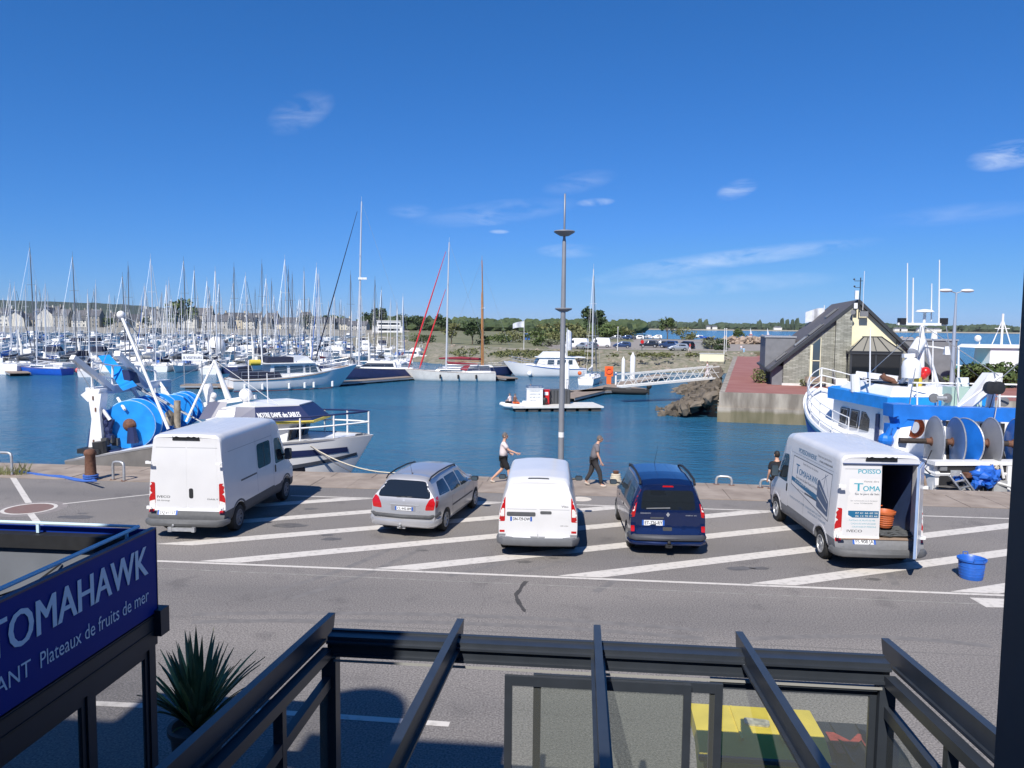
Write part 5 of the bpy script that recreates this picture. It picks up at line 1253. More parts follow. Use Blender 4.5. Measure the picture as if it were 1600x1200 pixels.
for i, Y in enumerate((133,172,217,271,339)):
    t = thing('marina_pontoon', 'long wooden pontoon between the '+['nearest and second','third and fourth','fifth and sixth','seventh and eighth','ninth and tenth'][i]+' rows of boats', 'pontoon', ((-830/1200*Y+ -170/1200*Y)/2, Y, WATER), 0, 'long pontoons of the marina')
    m = MB(); Lx = 640/1200*Y; m.box((0,0,.42),(Lx,2.2,.16)); m.obj('walkway', walk, t); m = MB()
    for q in range(int(Lx/6)): m.box((-Lx/2+3+q*6,0,.1),(2.5,2.0,.5))
    m.obj('floats', pontoon_m, t)
    for q in range(-3,4):
        m = MB(); m.lathe([(.22,-.5),(.22,3.6),(.001,4.1)],10,(q*Lx/7,1.3,0)); m.obj('mooring_pile', offwhite, t, 40)

# ---------------------------------------------------- the boats in front of the marina
def wl(px, py): return gp(px, py, WATER)
# yacht with the biggest mast (bow to the left)
p = at(561,590,112); D = radians(90+6)
t = sailboat('long navy and white sailing yacht with the biggest mast in the harbour', 15.5, 24.0, navyp, None, canvasn, (0,0,WATER), D, mast_m=mastm, detail=True, fender=False)
mo = Matrix.Rotation(D, 3, 'Z') @ Vector((0,15.5*.56,0)); t.location = (p.x-mo.x, 112-mo.y, WATER)
m = MB(); m.bar((0,8.7,14.5-.0),(0,7.5,14.5),.5,.3); m.obj('radar', white, t)
m = MB(); cabin(m, 3.2, 8.6, 3.0, 2.2, 1.5, 2.5, 1.3, .3, .2); m.obj('deckhouse', white, t, 40)
m = MB(); cabin(m, 3.6, 8.35, 3.06, 2.35, 1.85, 2.3, .9, .1, .1); m.obj('deckhouse_window', glassd, t)
# yacht with red furled sails
p = at(697,594,109.5); D = radians(90+3); L = 12.6
t = sailboat('pale grey sailing yacht with two red furled sails and burgundy boom cover', L, 18.3, offwhite, canvasr, None, (0,0,WATER), D, detail=True, hood_m=canvasr)
mo = Matrix.Rotation(D, 3, 'Z') @ Vector((0,L*.56,0)); t.location = (p.x-mo.x, 109.5-mo.y, WATER)
F_ = L*.085+.18
for y0, f in ((L*.985,.93),(L*.86,.64)):
    q = MB(); p0 = Vector((0,y0,F_*1.2+.2)); p1 = Vector((0,L*.56+.1,F_+18.3*f)); q.path([p0,p0.lerp(p1,.06),p0.lerp(p1,.55),p1],[.04,.13,.10,.03],6); q.obj('furled_sail', redrope, t, 60)
# wooden masted cutter behind
p = at(755,592,121); D = radians(-80)
t = sailboat('dark hulled classic boat with a varnished wooden mast', 12.5, 16.8, navyp, None, None, (0,0,WATER), D, mast_m=varnish, detail=True, fender=False)
mo = Matrix.Rotation(D, 3, 'Z') @ Vector((0,12.5*.56,0)); t.location = (p.x-mo.x, 121-mo.y, WATER)
m = MB(); m.lathe([(.17,0),(.17,11.5),(.12,12)],8,(0,6.75,1.1)); m.obj('lower_mast', varnish, t, 60); m = MB(); m.bar((-2.3,6.8,10.6),(2.3,6.8,10.6),.14,.10); m.obj('crosstree', white, t)
m = MB(); m.path([(0,6.6,2.6),(0,3.5,2.75),(0,0,2.7)],[.2,.26,.12],8); m.obj('sail_cover', canvasr, t, 60)
# small white sailing boat seen from astern with two bare poles
p = wl(915,602); t = sailboat('small white sailing boat seen from astern beside the lifebuoy post', 8.6, 15.0, white, canvasw, mastd, (p.x,p.y,WATER), radians(-16), detail=True, fender=False)
m = MB(); m.sphere((-.9,.3,1.6),.28,8,6,(1,.6,1)); m.obj('horseshoe_buoy', orange, t, 60)
# blue sailing boat at the left
p = wl(93,587); t = sailboat('bright blue hulled sailing boat beside the left pontoon', 9.6, 12.2, bluehull, canvasn, None, (p.x+.5,p.y+1.2,WATER), radians(90-14), detail=True, fender=False)
for q in ((-1.7,9.9,.6),(1.7,-.2,.6)):
    m = MB(); m.sphere(q,.42,10,8); m.obj('round_fender', mat('pale_red_buoy', (.55,.13,.13), .5), t, 60)
for (px, py, L, hh, rz, nm) in [(128,590,8.5,11,22,'white sailing boat seen from astern just right of the blue one'),(245,582,9.5,13,10,'white sailing boat seen from astern left of the visitors sign'),(322,586,10,15,8,'long white sailing boat behind the visitors sign')]:
    p = wl(px,py); sailboat(nm, L, hh, white, canvasn, None, (p.x+(L/2 if rz > 60 else 0),p.y+1,WATER), radians(rz), detail=True, fender=False, hood_m=canvasn)
# trawler yacht
def trawler_yacht():
    L, B = 14.8, 4.5; p = wl(358,611); q = wl(536,604); D = atan2(q.y-p.y, q.x-p.x)-pi/2
    t = thing('trawler_yacht', 'white trawler yacht with navy canvas covers and a row of fenders', 'motor yacht', (p.x,p.y,WATER), D)
    h, e = hull_mb(L, B, 1.45, .95, .85, 1.3, .18, depth=.5, full=2.2); h.obj('hull', white, t, 50); deck_mb(e, -.1).obj('deck', wood, t); rub(e, .06, -.15).obj('rubbing_strake', wood, t)
    b = MB(); b.path([(w+.01,y,.04) for w,y,z in e[:14]],.05,4); b.obj('boot_stripe', mat('red_brown', (.12,.03,.03), .7), t)
    c = MB(); cabin(c, 4.3, 11.0, 3.5, 3.0, 1.4, 3.15, 1.1, .1, .15); c.obj('saloon', white, t, 30)
    for s in (-1,1):
        for y0, y1 in ((4.8,6.3),(6.7,8.3),(8.6,9.1),(9.25,10.2)):
            f = MB(); x = lambda y: s*(1.76-(y-4.3)*.035-.10); f.slab([(x(y0),y0,2.05),(x(y1),y1,2.05),(x(y1)-s*.06,y1-(.3 if y1 > 10 else 0),2.85),(x(y0)-s*.06,y0,2.85)], (s*.06,0,0)); f.obj('saloon_window', glassb, t)
    w = MB(); w.slab([(-1.3,11.02-.3,2.1),(1.3,11.02-.3,2.1),(1.2,10.5-.25,2.9),(-1.2,10.5-.25,2.9)], (0,.06,.03)); w.obj('windscreen', glassd, t)
    c = MB(); cabin(c, 10.6, 13.0, 2.8, 1.2, 1.7, 2.1, .4); c.obj('trunk', white, t)
    c = MB(); cabin(c, 3.6, 10.0, 3.9, 3.3, 3.15, 3.25, .1, 0, .02); c.obj('boat_deck', white, t)
    c = MB(); cabin(c, 7.2, 9.8, 3.0, 2.4, 3.25, 4.0, .9, .05); c.obj('flybridge', white, t, 30)
    c = MB(); cabin(c, 4.0, 7.6, 2.9, 2.9, 3.3, 3.9, .3, .2, .15); c.obj('flybridge_cover', canvasn, t)
    c = MB(); cabin(c, .5, 5.6, 3.9, 3.9, 1.55, 2.2, .3, .2, .15); c.obj('cockpit_cover', canvasn, t)
    m = MB(); m.tube((0,3.9,3.2),(0,3.7,8.2),.10,.07,8); m.tube((0,3.9,4.0),(0,.8,4.6),.06,n=6); m.obj('mast', white, t, 60)
    m = MB(); m.tube((.8,2.2,3.3),(.8,3.4,3.3),.35,n=12); m.obj('life_raft', yellow, t, 60)
    rails(e, 1, 16, .85, .022, 2, (1,.5)).obj('guard_rail', alu, t)
    for y in (1.2,3.2,6.3,8.2,9.4,11.9):
        i = int(y/L*16); f = MB(); f.path([(0,0,.36),(0,0,.3),(0,0,-.3),(0,0,-.36)],[.03,.16,.16,.03],8); f = f.obj('fender', white, t, 60); f.location = (e[i][0]+.16, y, .55)
    f = MB(); f.slab([(-.05,-1.4,1.1),(.05,-1.4,1.1),(.05,0,1.6),(-.05,0,1.6)],(0,0,.08)); f.box((0,-.4,.4),(3.6,.9,.1)); f.obj('bathing_platform', wood, t)
trawler_yacht()
# white cruiser with bow left near the car park bank
def cruiser():
    p = wl(912,588); q = wl(797,588); D = atan2(q.y-p.y, q.x-p.x)-pi/2; L = (q-p).length*1.02; B = 3.9
    t = thing('motor_cruiser', 'white motor cruiser with flybridge moored in front of the car park bank', 'motor yacht', (p.x,p.y,WATER), D)
    h, e = hull_mb(L, B, 1.35, .80, .88, 1.1, .22, full=2.3); h.obj('hull', white, t, 50); deck_mb(e, -.08).obj('deck', offwhite, t); rub(e, .05, -.1).obj('rubbing_strake', canvasb, t)
    c = MB(); cabin(c, 1.0, L*.68, 3.1, 2.7, 1.2, 3.0, .9, .9, .12); c.obj('cabin', white, t, 30)
    for s in (-1,1):
        for y0, y1 in ((2.2,2.9),(3.1,3.8),(4.0,4.7),(5.1,6.2)):
            f = MB(); x = s*(1.53-(y0-1)*.03-.05); f.slab([(x,y0,1.95),(x,y1,1.95),(x-s*.05,y1-.1,2.65),(x-s*.05,y0,2.65)], (s*.05,0,0)); f.obj('cabin_window', glassb, t)
    w = MB(); w.slab([(-1.15,L*.68-.35,2.0),(1.15,L*.68-.35,2.0),(1.05,L*.68-.70,2.75),(-1.05,L*.68-.70,2.75)], (0,.08,.04)); w.obj('windscreen', glassd, t)
    c = MB(); cabin(c, .2, L*.64, 3.4, 2.9, 3.0, 3.12, .1, 0, .02); c.obj('upper_deck', white, t)
    c = MB(); cabin(c, 3.2, L*.60, 2.7, 2.3, 3.12, 3.9, .8, .2, .12); c.obj('flybridge', white, t, 30)
    c = MB(); cabin(c, L*.66, L*.88, 2.4, 1.0, 1.6, 2.0, .5); c.obj('trunk', white, t)
    m = MB(); m.tube((0,3.0,3.1),(0,2.9,7.0),.06,.03,6); m.tube((.5,2.6,3.1),(.5,2.6,6.0),.03,n=5); m.bar((-.8,2.95,5.4),(.8,2.95,5.4),.05,.05); m.obj('mast', white, t)
    rails(e, 5, 16, .8, .022, 2, (1,.5)).obj('guard_rail', alu, t)
    f = MB(); f.sphere((-e[12][0]-.3, L*.75, .5),.4,10,8); f.obj('round_fender', white, t, 60)
    f = MB(); f.lathe([(.22,-.06),(.34,-.06),(.34,.06),(.22,.06),(.22,-.06)],14,(1.4,.6,2.0),'X',cap=False); f.obj('lifebuoy', orange, t, 60)
cruiser()
for i, (px, py, L, rz, k, nm) in enumerate([(480,577,10,60,1,'white cruiser with sloping windscreen behind the trawler yacht'),(640,562,9,75,1,'white cruiser right of the biggest mast'),(600,560,8,80,0,'white cabin boat with blue cover right of the biggest mast'),(520,560,9,85,1,'white cruiser left of the biggest mast')]):
    p = wl(px,py); motorboat(nm, L, white, (p.x+L/2,p.y,WATER), radians(rz), None, k, canvasn if i == 2 else None)
# tent like white dome cover
p = wl(330,560); t = thing('covered_boat', 'white round dome cover over a boat in the marina', 'boat', (p.x,p.y,WATER), 0)
h, e = hull_mb(7, 2.6, .9); h.obj('hull', white, t, 50); m = MB(); m.sphere((0,3,2.3),1,20,12,(2.0,2.0,2.5)); m.f = [f for f in m.f if all(m.v[i].z > .9 for i in f)]; m.mi = [0]*len(m.f); m.obj('dome_cover', white, t, 60)
# ------------------------------------------------------------- pontoons
def pontoon(label, a, b, w, group=None, z=.45, planks=walk, piles=()):
    a, b = Vector((a.x,a.y,0)), Vector((b.x,b.y,0)); d = b-a; Lx = d.length; c = (a+b)/2
    t = thing('pontoon', label, 'pontoon', (c.x,c.y,WATER), atan2(d.y,d.x), group)
    m = MB(); m.box((0,0,z),(Lx,w,.10)); m.obj('walkway', planks, t)
    m = MB(); m.box((0,w/2-.03,z-.14),(Lx,.06,.20)); m.box((0,-w/2+.03,z-.14),(Lx,.06,.20)); m.obj('frame', steel, t)
    m = MB(); n = max(2, int(Lx/3))
    for q in range(n): m.box((-Lx/2+Lx*(q+.5)/n,0,.02),(Lx/n*.55,w*.9,.5))
    m.obj('floats', pontoon_m, t)
    for x, y in piles: m = MB(); m.lathe([(.24,-.6),(.24,3.3),(.22,3.35),(.001,3.8)],14,(x,y,0)); m.obj('mooring_pile', white, t, 40)
    return t
a, b = wl(900,645), wl(960,592); 
pontoon('wide wooden pontoon leading from the lifebuoy post toward the car park bank', wl(880,628), wl(1035,590), 2.6, piles=[(7,2.0)])
pontoon('narrow pontoon in front of the pale grey yacht', wl(500,605), wl(660,592), 2.0)
pontoon('pontoon end behind the pale grey yacht', wl(770,592), wl(800,596), 2.0)
pontoon('short pontoon at the far left edge of the harbour', wl(-5,572), wl(32,588), 2.6)
pt = pontoon('pontoon carrying the visitors sign', wl(286,607), wl(352,607), 2.4)
t = thing('visitors_sign', 'white board on two posts marked visitors on its pontoon', 'sign', tuple(wl(302,608))[:2]+(WATER+.5,), 0)
m = MB(); m.bx(-1.25,1.25,-.03,.03,2.9,3.7); m.obj('board', white, t); m = MB(); [m.tube((x,.06,0),(x,.06,3.7),.07,n=8) for x in (-1.05,1.05)]; m.obj('post', steel, t)
m = MB(); text_on(m, 'B VISITEURS', (-1.1,-.03,3.1), (1,0,0), (0,0,1), .42, fit=2.2); m.obj('lettering', navyp, t)
# fuel pontoon
fa, fb = wl(795,640), wl(915,633)
c0 = wl(848,643); fz = WATER+.5
t = thing('fuel_pontoon', 'low fuel pontoon with concrete deck and black floats', 'pontoon', (c0.x,c0.y+1.6,WATER), radians(9))
m = MB(); m.box((1.2,0,.42),(8.6,4.0,.14)); m.obj('deck', offwhite, t); m = MB(); [m.box((-2.4+q*1.2,0,.05),(.9,3.7,.55)) for q in range(7)]; m.obj('floats', pontoon_m, t)
m = MB(); m.lathe([(.24,-.5),(.24,4.2),(.001,4.7)],14,(2.9,2.3,0)); m.obj('mooring_pile', white, t, 40)
fx = lambda px, dy=0: (at(px,630,c0.y+1.6+dy).x, c0.y+1.6+dy, fz)
t = thing('fuel_price_kiosk', 'white fuel price board with blue head on the fuel pontoon', 'kiosk', fx(835,-.6), radians(5))
m = MB(); m.bx(-.75,.75,-.25,.25,0,1.55); m.bx(-.80,.80,-.30,.30,1.55,1.62); m.obj('board', white, t)
m = MB(); m.bx(-.78,.78,-.285,.28,1.62,1.85); m.obj('head', mat('slate_blue', (.08,.13,.22), .5), t); m = MB(); text_on(m, 'VHF FUEL 9', (-.6,-.285,1.67), (1,0,0), (0,0,1), .15, fit=1.2); m.obj('head_lettering', white, t)
m = MB()
for k, s in enumerate(('CARBURANT','GAZOLE 1.98','SP 98 2.05','24H/24')): text_on(m, s, (-.5,-.25,1.28-.3*k), (1,0,0), (0,0,1), .19, fit=1.0 if k < 3 else .6)
m.obj('lettering', mat('grey_letters', (.25,.27,.3), .6), t)
t = thing('fuel_pump', 'red fuel pump beside the price board', 'fuel pump', fx(853,.1), 0); m = MB(); m.bx(-.3,.3,-.22,.22,0,1.35); m.bx(-.36,.36,-.26,.26,1.35,1.42); m.obj('housing', red, t); m = MB(); m.bx(-.2,.2,-.235,-.22,.9,1.2); m.obj('display', white, t); m = MB(); m.path([(.3,0,1.0),(.5,-.1,.6),(.36,-.15,.25),(.3,0,.5)],.03,6); m.obj('hose', black, t)
t = thing('storage_container', 'black storage box on the fuel pontoon behind the red pump', 'container', fx(868,1.3), radians(9)); m = MB(); m.bx(-1.3,1.3,-.7,.7,0,1.35); m.obj('case', darkgrey, t); m = MB(); [m.bx(-1.25+q*.31,-1.2+q*.31,-.73,-.70,.05,1.3) for q in range(9)]; m.obj('ribs', black, t)
m = MB(); m.path([(.7,-.5,1.35),(.7,-.5,2.3),(.7,.5,2.3),(.7,.5,1.35)],.03,5); m.path([(1.2,-.5,1.35),(1.2,-.5,2.3),(1.2,.5,2.3),(1.2,.5,1.35)],.03,5); m.bar((.7,-.5,2.0),(1.2,-.5,2.0),.03,.03); m.bar((.7,-.5,2.3),(1.2,-.5,2.3),.03,.03); m.obj('handrail', steel, t)
def rib(label, loc, rz, L, tube_m, floor_m, motor=True, scale=1):
    t = thing('inflatable_boat', label, 'inflatable boat', loc, rz); B = L*.42; r = L*.055
    m = MB(); m.path([(-B/2+r,-.1,.35),(-B/2+r,.3,.35),(-B/2+r,L*.6,.38),(-B*.28,L*.85,.45),(0,L*.95,.52),(B*.28,L*.85,.45),(B/2-r,L*.6,.38),(B/2-r,.3,.35),(B/2-r,-.1,.35)],[r*.3,r,r,r,r,r,r,r,r*.3],10); m.obj('tube', tube_m, t, 60)
    m = MB(); m.add([(-B/2+r,.1,.2),(B/2-r,.1,.2),(B/2-r,L*.6,.2),(0,L*.9,.3),(-B/2+r,L*.6,.2),(-B/2+r,.1,.0),(B/2-r,.1,.0),(B/2-r,L*.6,.0),(0,L*.9,.1),(-B/2+r,L*.6,.0)],[(0,1,2,3,4),(9,8,7,6,5),(0,5,6,1),(1,6,7,2),(2,7,8,3),(3,8,9,4),(4,9,5,0)]); m.obj('floor', floor_m, t)
    if motor: m = MB(); m.sphere((0,-.25,.95),1,12,8,(.22,.32,.30)); m.bx(-.08,.08,-.3,-.1,-.2,.8); m.bx(-.2,.2,-.12,.05,.3,.7); m.obj('outboard_motor', black, t, 50)
    m = MB(); cabin(m, L*.35, L*.5, .7, .6, .2, .85, .2, .05, .05); m.obj('console', white if tube_m != rubber else darkgrey, t)
    return t
q = wl(790,641); rib('white inflatable boat with two people beside the fuel pontoon', (q.x+3.4,q.y+.4,WATER), radians(90-4), 4.0, white, offwhite)
far_person('man in white shirt sitting in the white inflatable boat', (fx(797)[0],q.y+.4,WATER-.15), radians(60), wshirt, bk, 1.75, None, True)
far_person('bare armed man in brown sitting in the white inflatable boat', (fx(804)[0],q.y+.5,WATER-.2), radians(-60), mat('brown_cloth', (.16,.08,.06), .9), orange, 1.75, None, True)
far_person('person in dark shirt on the fuel pontoon behind the price board', fx(829,.6), radians(160), dkt, dkt, 1.9)
q = wl(905,641)
t = thing('lifebuoy_post', 'orange lifebuoy cabinet standing at the pontoon corner', 'lifebuoy', tuple(wl(951,606))[:2]+(WATER+.5,), 0)
m = MB(); m.prism(rpoly([(-.55,-.1),(.55,-.1),(.55,.1),(-.55,.1)],.05), 1.0, 2.3); m.obj('case', orange, t); m = MB(); m.bx(-.3,.3,-.08,.08,0,1.0); m.obj('leg', orange, t)
m = MB(); m.lathe([(.26,-.07),(.44,-.07),(.44,.03),(.26,.03),(.26,-.07)],18,(0,-.13,1.72),'Y',cap=False); m.obj('lifebuoy', mat('buoy_red', (.75,.09,.03), .5), t, 60)
q = wl(1000,617); rib('black inflatable boat with outboard moored below the gangway', (q.x+.9,q.y+.6,WATER), radians(84), 5.2, rubber, darkgrey)
t = thing('small_crane', 'small white and blue post on the pontoon by the black inflatable', 'post', tuple(wl(962,607))[:2]+(WATER+.5,), 0); m = MB(); m.lathe([(.12,0),(.12,1.5),(.08,1.6)],10); m.obj('post', white, t); m = MB(); m.lathe([(.13,1.2),(.13,1.45)],10); m.obj('band', canvasb, t)
pontoon('pontoon leg reaching from the lifebuoy post to the black inflatable boat', wl(900,617)+Vector((0,-.5,0)), wl(1000,612), 2.4)
# gangway truss from the pontoon up to the pier
A0 = at(968,604,80); B0 = at(1118,590,84)
t = thing('gangway', 'white truss gangway sloping from the pontoon up to the pier', 'gangway', tuple(A0), atan2(B0.y-A0.y, B0.x-A0.x))
Lg = Vector((B0.x-A0.x,B0.y-A0.y,0)).length; dz = B0.z-A0.z; G = lambda x, y, z: (x, y, dz*x/Lg+z)
gm = mat('white_steel', (.66,.66,.64), .5, var=.06)
m = MB(); m.add([G(0,-.6,0),G(Lg,-.6,0),G(Lg,.6,0),G(0,.6,0),G(0,-.6,-.1),G(Lg,-.6,-.1),G(Lg,.6,-.1),G(0,.6,-.1)],[(0,1,2,3),(7,6,5,4),(0,4,5,1),(1,5,6,2),(2,6,7,3),(3,7,4,0)]); m.obj('walkway', gm, t)
for s in (-.62,.62):
    m = MB(); m.bar(G(0,s,0),G(Lg,s,0),.10,.16); m.bar(G(0,s,1.25),G(Lg,s,1.25),.09,.10); m.bar(G(0,s,.62),G(Lg,s,.62),.04,.05)
    n = 6
    for k in range(n): m.bar(G(Lg*k/n,s,0),G(Lg*(k+.5)/n,s,1.25),.05,.06); m.bar(G(Lg*(k+.5)/n,s,1.25),G(Lg*(k+1)/n,s,0),.05,.06)
    m.obj('side_truss', gm, t)
far_person('person in white standing at the top of the gangway', (B0.x-.9,B0.y,.05), 1.2, wshirt, wshirt)
for (px,py,h) in ((988,598,3.7),(953,610,0)):
    if h:
        q = wl(px,py); t = thing('mooring_pile', 'tall white pointed pile rising left of the gangway', 'pile', (q.x,q.y,WATER)); m = MB(); m.lathe([(.36,-.5),(.36,h),(.001,h+.7)],16); m.obj('shaft', white, t, 40); m = MB(); m.lathe([(.38,-.4),(.38,.25)],16); m.obj('foot_band', concrete, t)
# sailing dinghies far out in the bay, small boat on trailer
for px, Y, lab in ((1176,820,'tiny dinghy with white sail out in the bay, left one'),(1203,760,'tiny dinghy with white sail out in the bay next to the office roof')):
    t = thing('sailing_dinghy', lab, 'sailing boat', (P(px,Y),Y,WATER), .6); h, e = hull_mb(5,1.8,.7); h.obj('hull', orange, t); m = MB(); m.add([(0,3.2,1.0),(0,.3,1.1),(0,3.0,8.0),(.05,3.2,1.0),(.05,.3,1.1),(.05,3.0,8.0)],[(0,1,2),(5,4,3),(0,2,5,3),(1,0,3,4),(2,1,4,5)]); m.obj('sail', canvasw, t)
# ---------------------------------------------------------------- town behind the marina
slate = mat('dark_slate', (.055,.058,.068), .6, var=.2, vs=2); slate2 = mat('grey_slate', (.10,.10,.11), .65, var=.2, vs=2)
walls = [mat('granite_wall', (.30,.275,.23), .9, var=.15, vs=.8), mat('pale_render', (.62,.58,.49), .9, var=.06), mat('grey_render', (.42,.40,.37), .9, var=.08), mat('ochre_render', (.46,.41,.32), .9, var=.08)]
def house(name, label, loc, rz, w, d, h, rh, wm, rm, storeys, bays, dormers=True, group=None):
    t = thing(name, label, 'house', loc, rz, group)
    m = MB(); m.bx(-w/2,w/2,-d/2,d/2,-1,h); m.add([(-w/2,-d/2,h),(-w/2,d/2,h),(-w/2,0,h+rh-.15),(w/2,-d/2,h),(w/2,d/2,h),(w/2,0,h+rh-.15)],[(0,2,1),(3,4,5)]); m.obj('wall', wm, t)
    m = MB(); o = .35
    for s in (-1,1): m.slab([(-w/2-o,s*(d/2+o),h-.25),(w/2+o,s*(d/2+o),h-.25),(w/2+o,0,h+rh),(-w/2-o,0,h+rh)],(0,0,.22))
    r = m.obj('roof', rm, t)
    for x in (-w/2+.5, w/2-.5): m = MB(); m.box((x,0,h+rh+.5),(.9,.7,2.0)); m.box((x,0,h+rh+1.55),(1.05,.85,.15)); m.obj('chimney', wm, r)
    for s in range(storeys):
        for b in range(bays):
            x = -w/2+w*(b+.5)/bays; z = 1.1+s*(h-.2)/storeys
            m = MB(); m.bx(x-.5,x+.5,-d/2-.04,-d/2+.05,z,z+1.45); f = m.obj('window', white, t); m = MB(); m.bx(x-.42,x+.42,-d/2-.06,-d/2-.03,z+.08,z+1.37); m.obj('pane', glassd, f)
    if dormers:
        for b in range(max(1,bays//2)):
            x = -w/2+w*(b+.5)/max(1,bays//2); m = MB(); m.bx(x-.7,x+.7,-d/2+.5,-.5,h+.2,h+1.9); m.obj('dormer', wm, t); m = MB(); m.bx(x-.4,x+.4,-d/2+.42,-d/2+.52,h+.7,h+1.7); m.obj('dormer_window', glassd, t)
    return t
rr = random.Random(99); protos = []
for i, (w, d, h, rh, wi, rm, st, bays) in enumerate([(11,9,6.2,4.2,0,slate,2,3),(9,8,8.6,4.5,1,slate,3,3),(16,10,6.0,4.0,2,slate2,2,5),(12,9,9.5,4.6,0,slate2,3,4),(10,8,5.2,4.0,1,slate,2,3),(14,10,7.5,4.8,3,slate,2,4),(8.5,12,6.5,5.0,1,slate,2,2)]):
    protos.append((house('town_house', 'x', (0,-600,0), 0, w,d,h,rh,walls[wi],rm,st,bays, i not in (4,6), 'houses of the town behind the marina'), w,
        ['granite house with dark slate roof','narrow pale three storey house','long grey rendered house','tall granite house with grey slate roof','low pale house','ochre house with steep slate roof','pale house with its gable to the water'][i]))
for p_ in protos: CH[p_[0].name] = list(p_[0].children)
for p_ in protos:
    for c in p_[0].children: CH[c.name] = list(c.children)
usedp = set(); hk = 0
def put_house(i, px, Y, rz, sc=1, lab=None):
    global hk
    t, w, nm = protos[i]
    if i in usedp: c = copy_tree(t)
    else: c = t; usedp.add(i)
    c.location = (P(px,Y), Y, LT); c.rotation_euler = (0,0,rz); c.scale = (sc,sc,sc*rr.uniform(.72,1.12)); hk += 1
    c['label'] = lab or '%s near %s' % (nm, LM(px, Y)); return c
def LM(px, Y):
    row = 'front row' if Y < 515 else 'back row'
    z = ['the left edge','the hill foot','the tallest left mast','the blue drums','the leaning pole','the round tree','the trawler mast','the tall dark mast','the biggest mast','the middle of the marina'][min(9,max(0,int(px//55)))]
    return z+', '+row
px = -25
for px, i, sc in [(-22,3,1.1),(8,1,1.15),(30,6,.95),(52,0,1.0),(78,6,1.05),(100,3,.85),(128,4,.95),(146,3,.9),(168,4,.8),(190,0,.95),(212,4,1.1),(238,1,.9),(262,2,.9),(296,6,1.0),(318,3,1.0),(342,2,1.0),(368,5,1.0),(392,1,.9),(412,0,.95),(436,4,1.0),(458,2,.8),(486,4,.9),(512,0,.85),(536,4,1),(560,2,.8)]:
    put_house(i, px, rr.uniform(500,512), rr.uniform(-.12,.12)+(pi/2 if i == 6 else 0), sc)
for k in range(24): put_house(rr.choice([0,2,3,5,1]), -30+k*24+rr.uniform(-6,6), rr.uniform(530,575), rr.uniform(-.5,.5), rr.uniform(.85,1.1)*(1 if k < 8 else .80))
# long white building in the middle and sea wall of the town
t = thing('marina_hall', 'long low white hall with two storeys seen beyond the masts in the middle', 'building', (P(606,430),430,LT), .1)
m = MB(); m.bx(-8,8,0,9,0,3.2); m.bx(-6,7,.5,9,3.2,6.4); m.obj('wall', white, t); m = MB(); m.bx(-8.3,8.3,-.3,9.3,3.2,3.5); m.bx(-6.3,7.3,.2,9.3,6.4,6.7); m.obj('roof', offwhite, t)
for z in (1.0,4.2): m = MB(); m.bx(-5.5,6.5,-.03 if z < 3 else .47,.0 if z < 3 else .5,z,z+1.2); m.obj('window_strip', glassd, t)
for px, Y, h, w, lab, m_ in [(282,450,18,21,'big round tree rising above the town roofs',lf_mid),(170,470,7,9,'small green tree between the houses',lf_mid),(232,480,8,9,'tree behind the low pale house left of the round tree',lf_dark),(478,500,10,14,'tree at the right end of the town',lf_dark),(505,520,11,16,'broad tree right of the town houses',lf_dark),
    (530,540,11,16,'tree among masts left of the biggest mast',lf_mid),(578,540,13,13,'dark tree right of the biggest mast',lf_dark),(592,560,16,13,'tallest tree beyond the biggest mast',lf_dark),(632,520,12,18,'broad dark tree left of the red furled sails',lf_dark),(655,530,11,16,'dark tree beyond the red furled sails',lf_dark),(690,470,11,12,'tree beyond the pale grey yacht mast',lf_dark)]:
    tree((P(px,Y),Y,LT), h, w, lab, m_, n=900, trunk=.22, leafs=h*.05)
for i, (px0, px1, Y) in enumerate([(-40,300,488),(300,640,488)]):
    t = thing('sea_wall', ['grey sea wall below the town on the left','grey sea wall below the trees in the middle'][i], 'wall', (0,Y,0)); m = MB(); m.bx(P(px0,Y),P(px1,Y),-.5,.5,-3,1.2); m.obj('face', mat('sea_wall_stone', (.30,.28,.25), .9, var=.2, vs=.2), t); m = MB(); m.bx(P(px0,Y),P(px1,Y),-.6,.6,1.2,1.4); m.obj('coping', concrete, t)

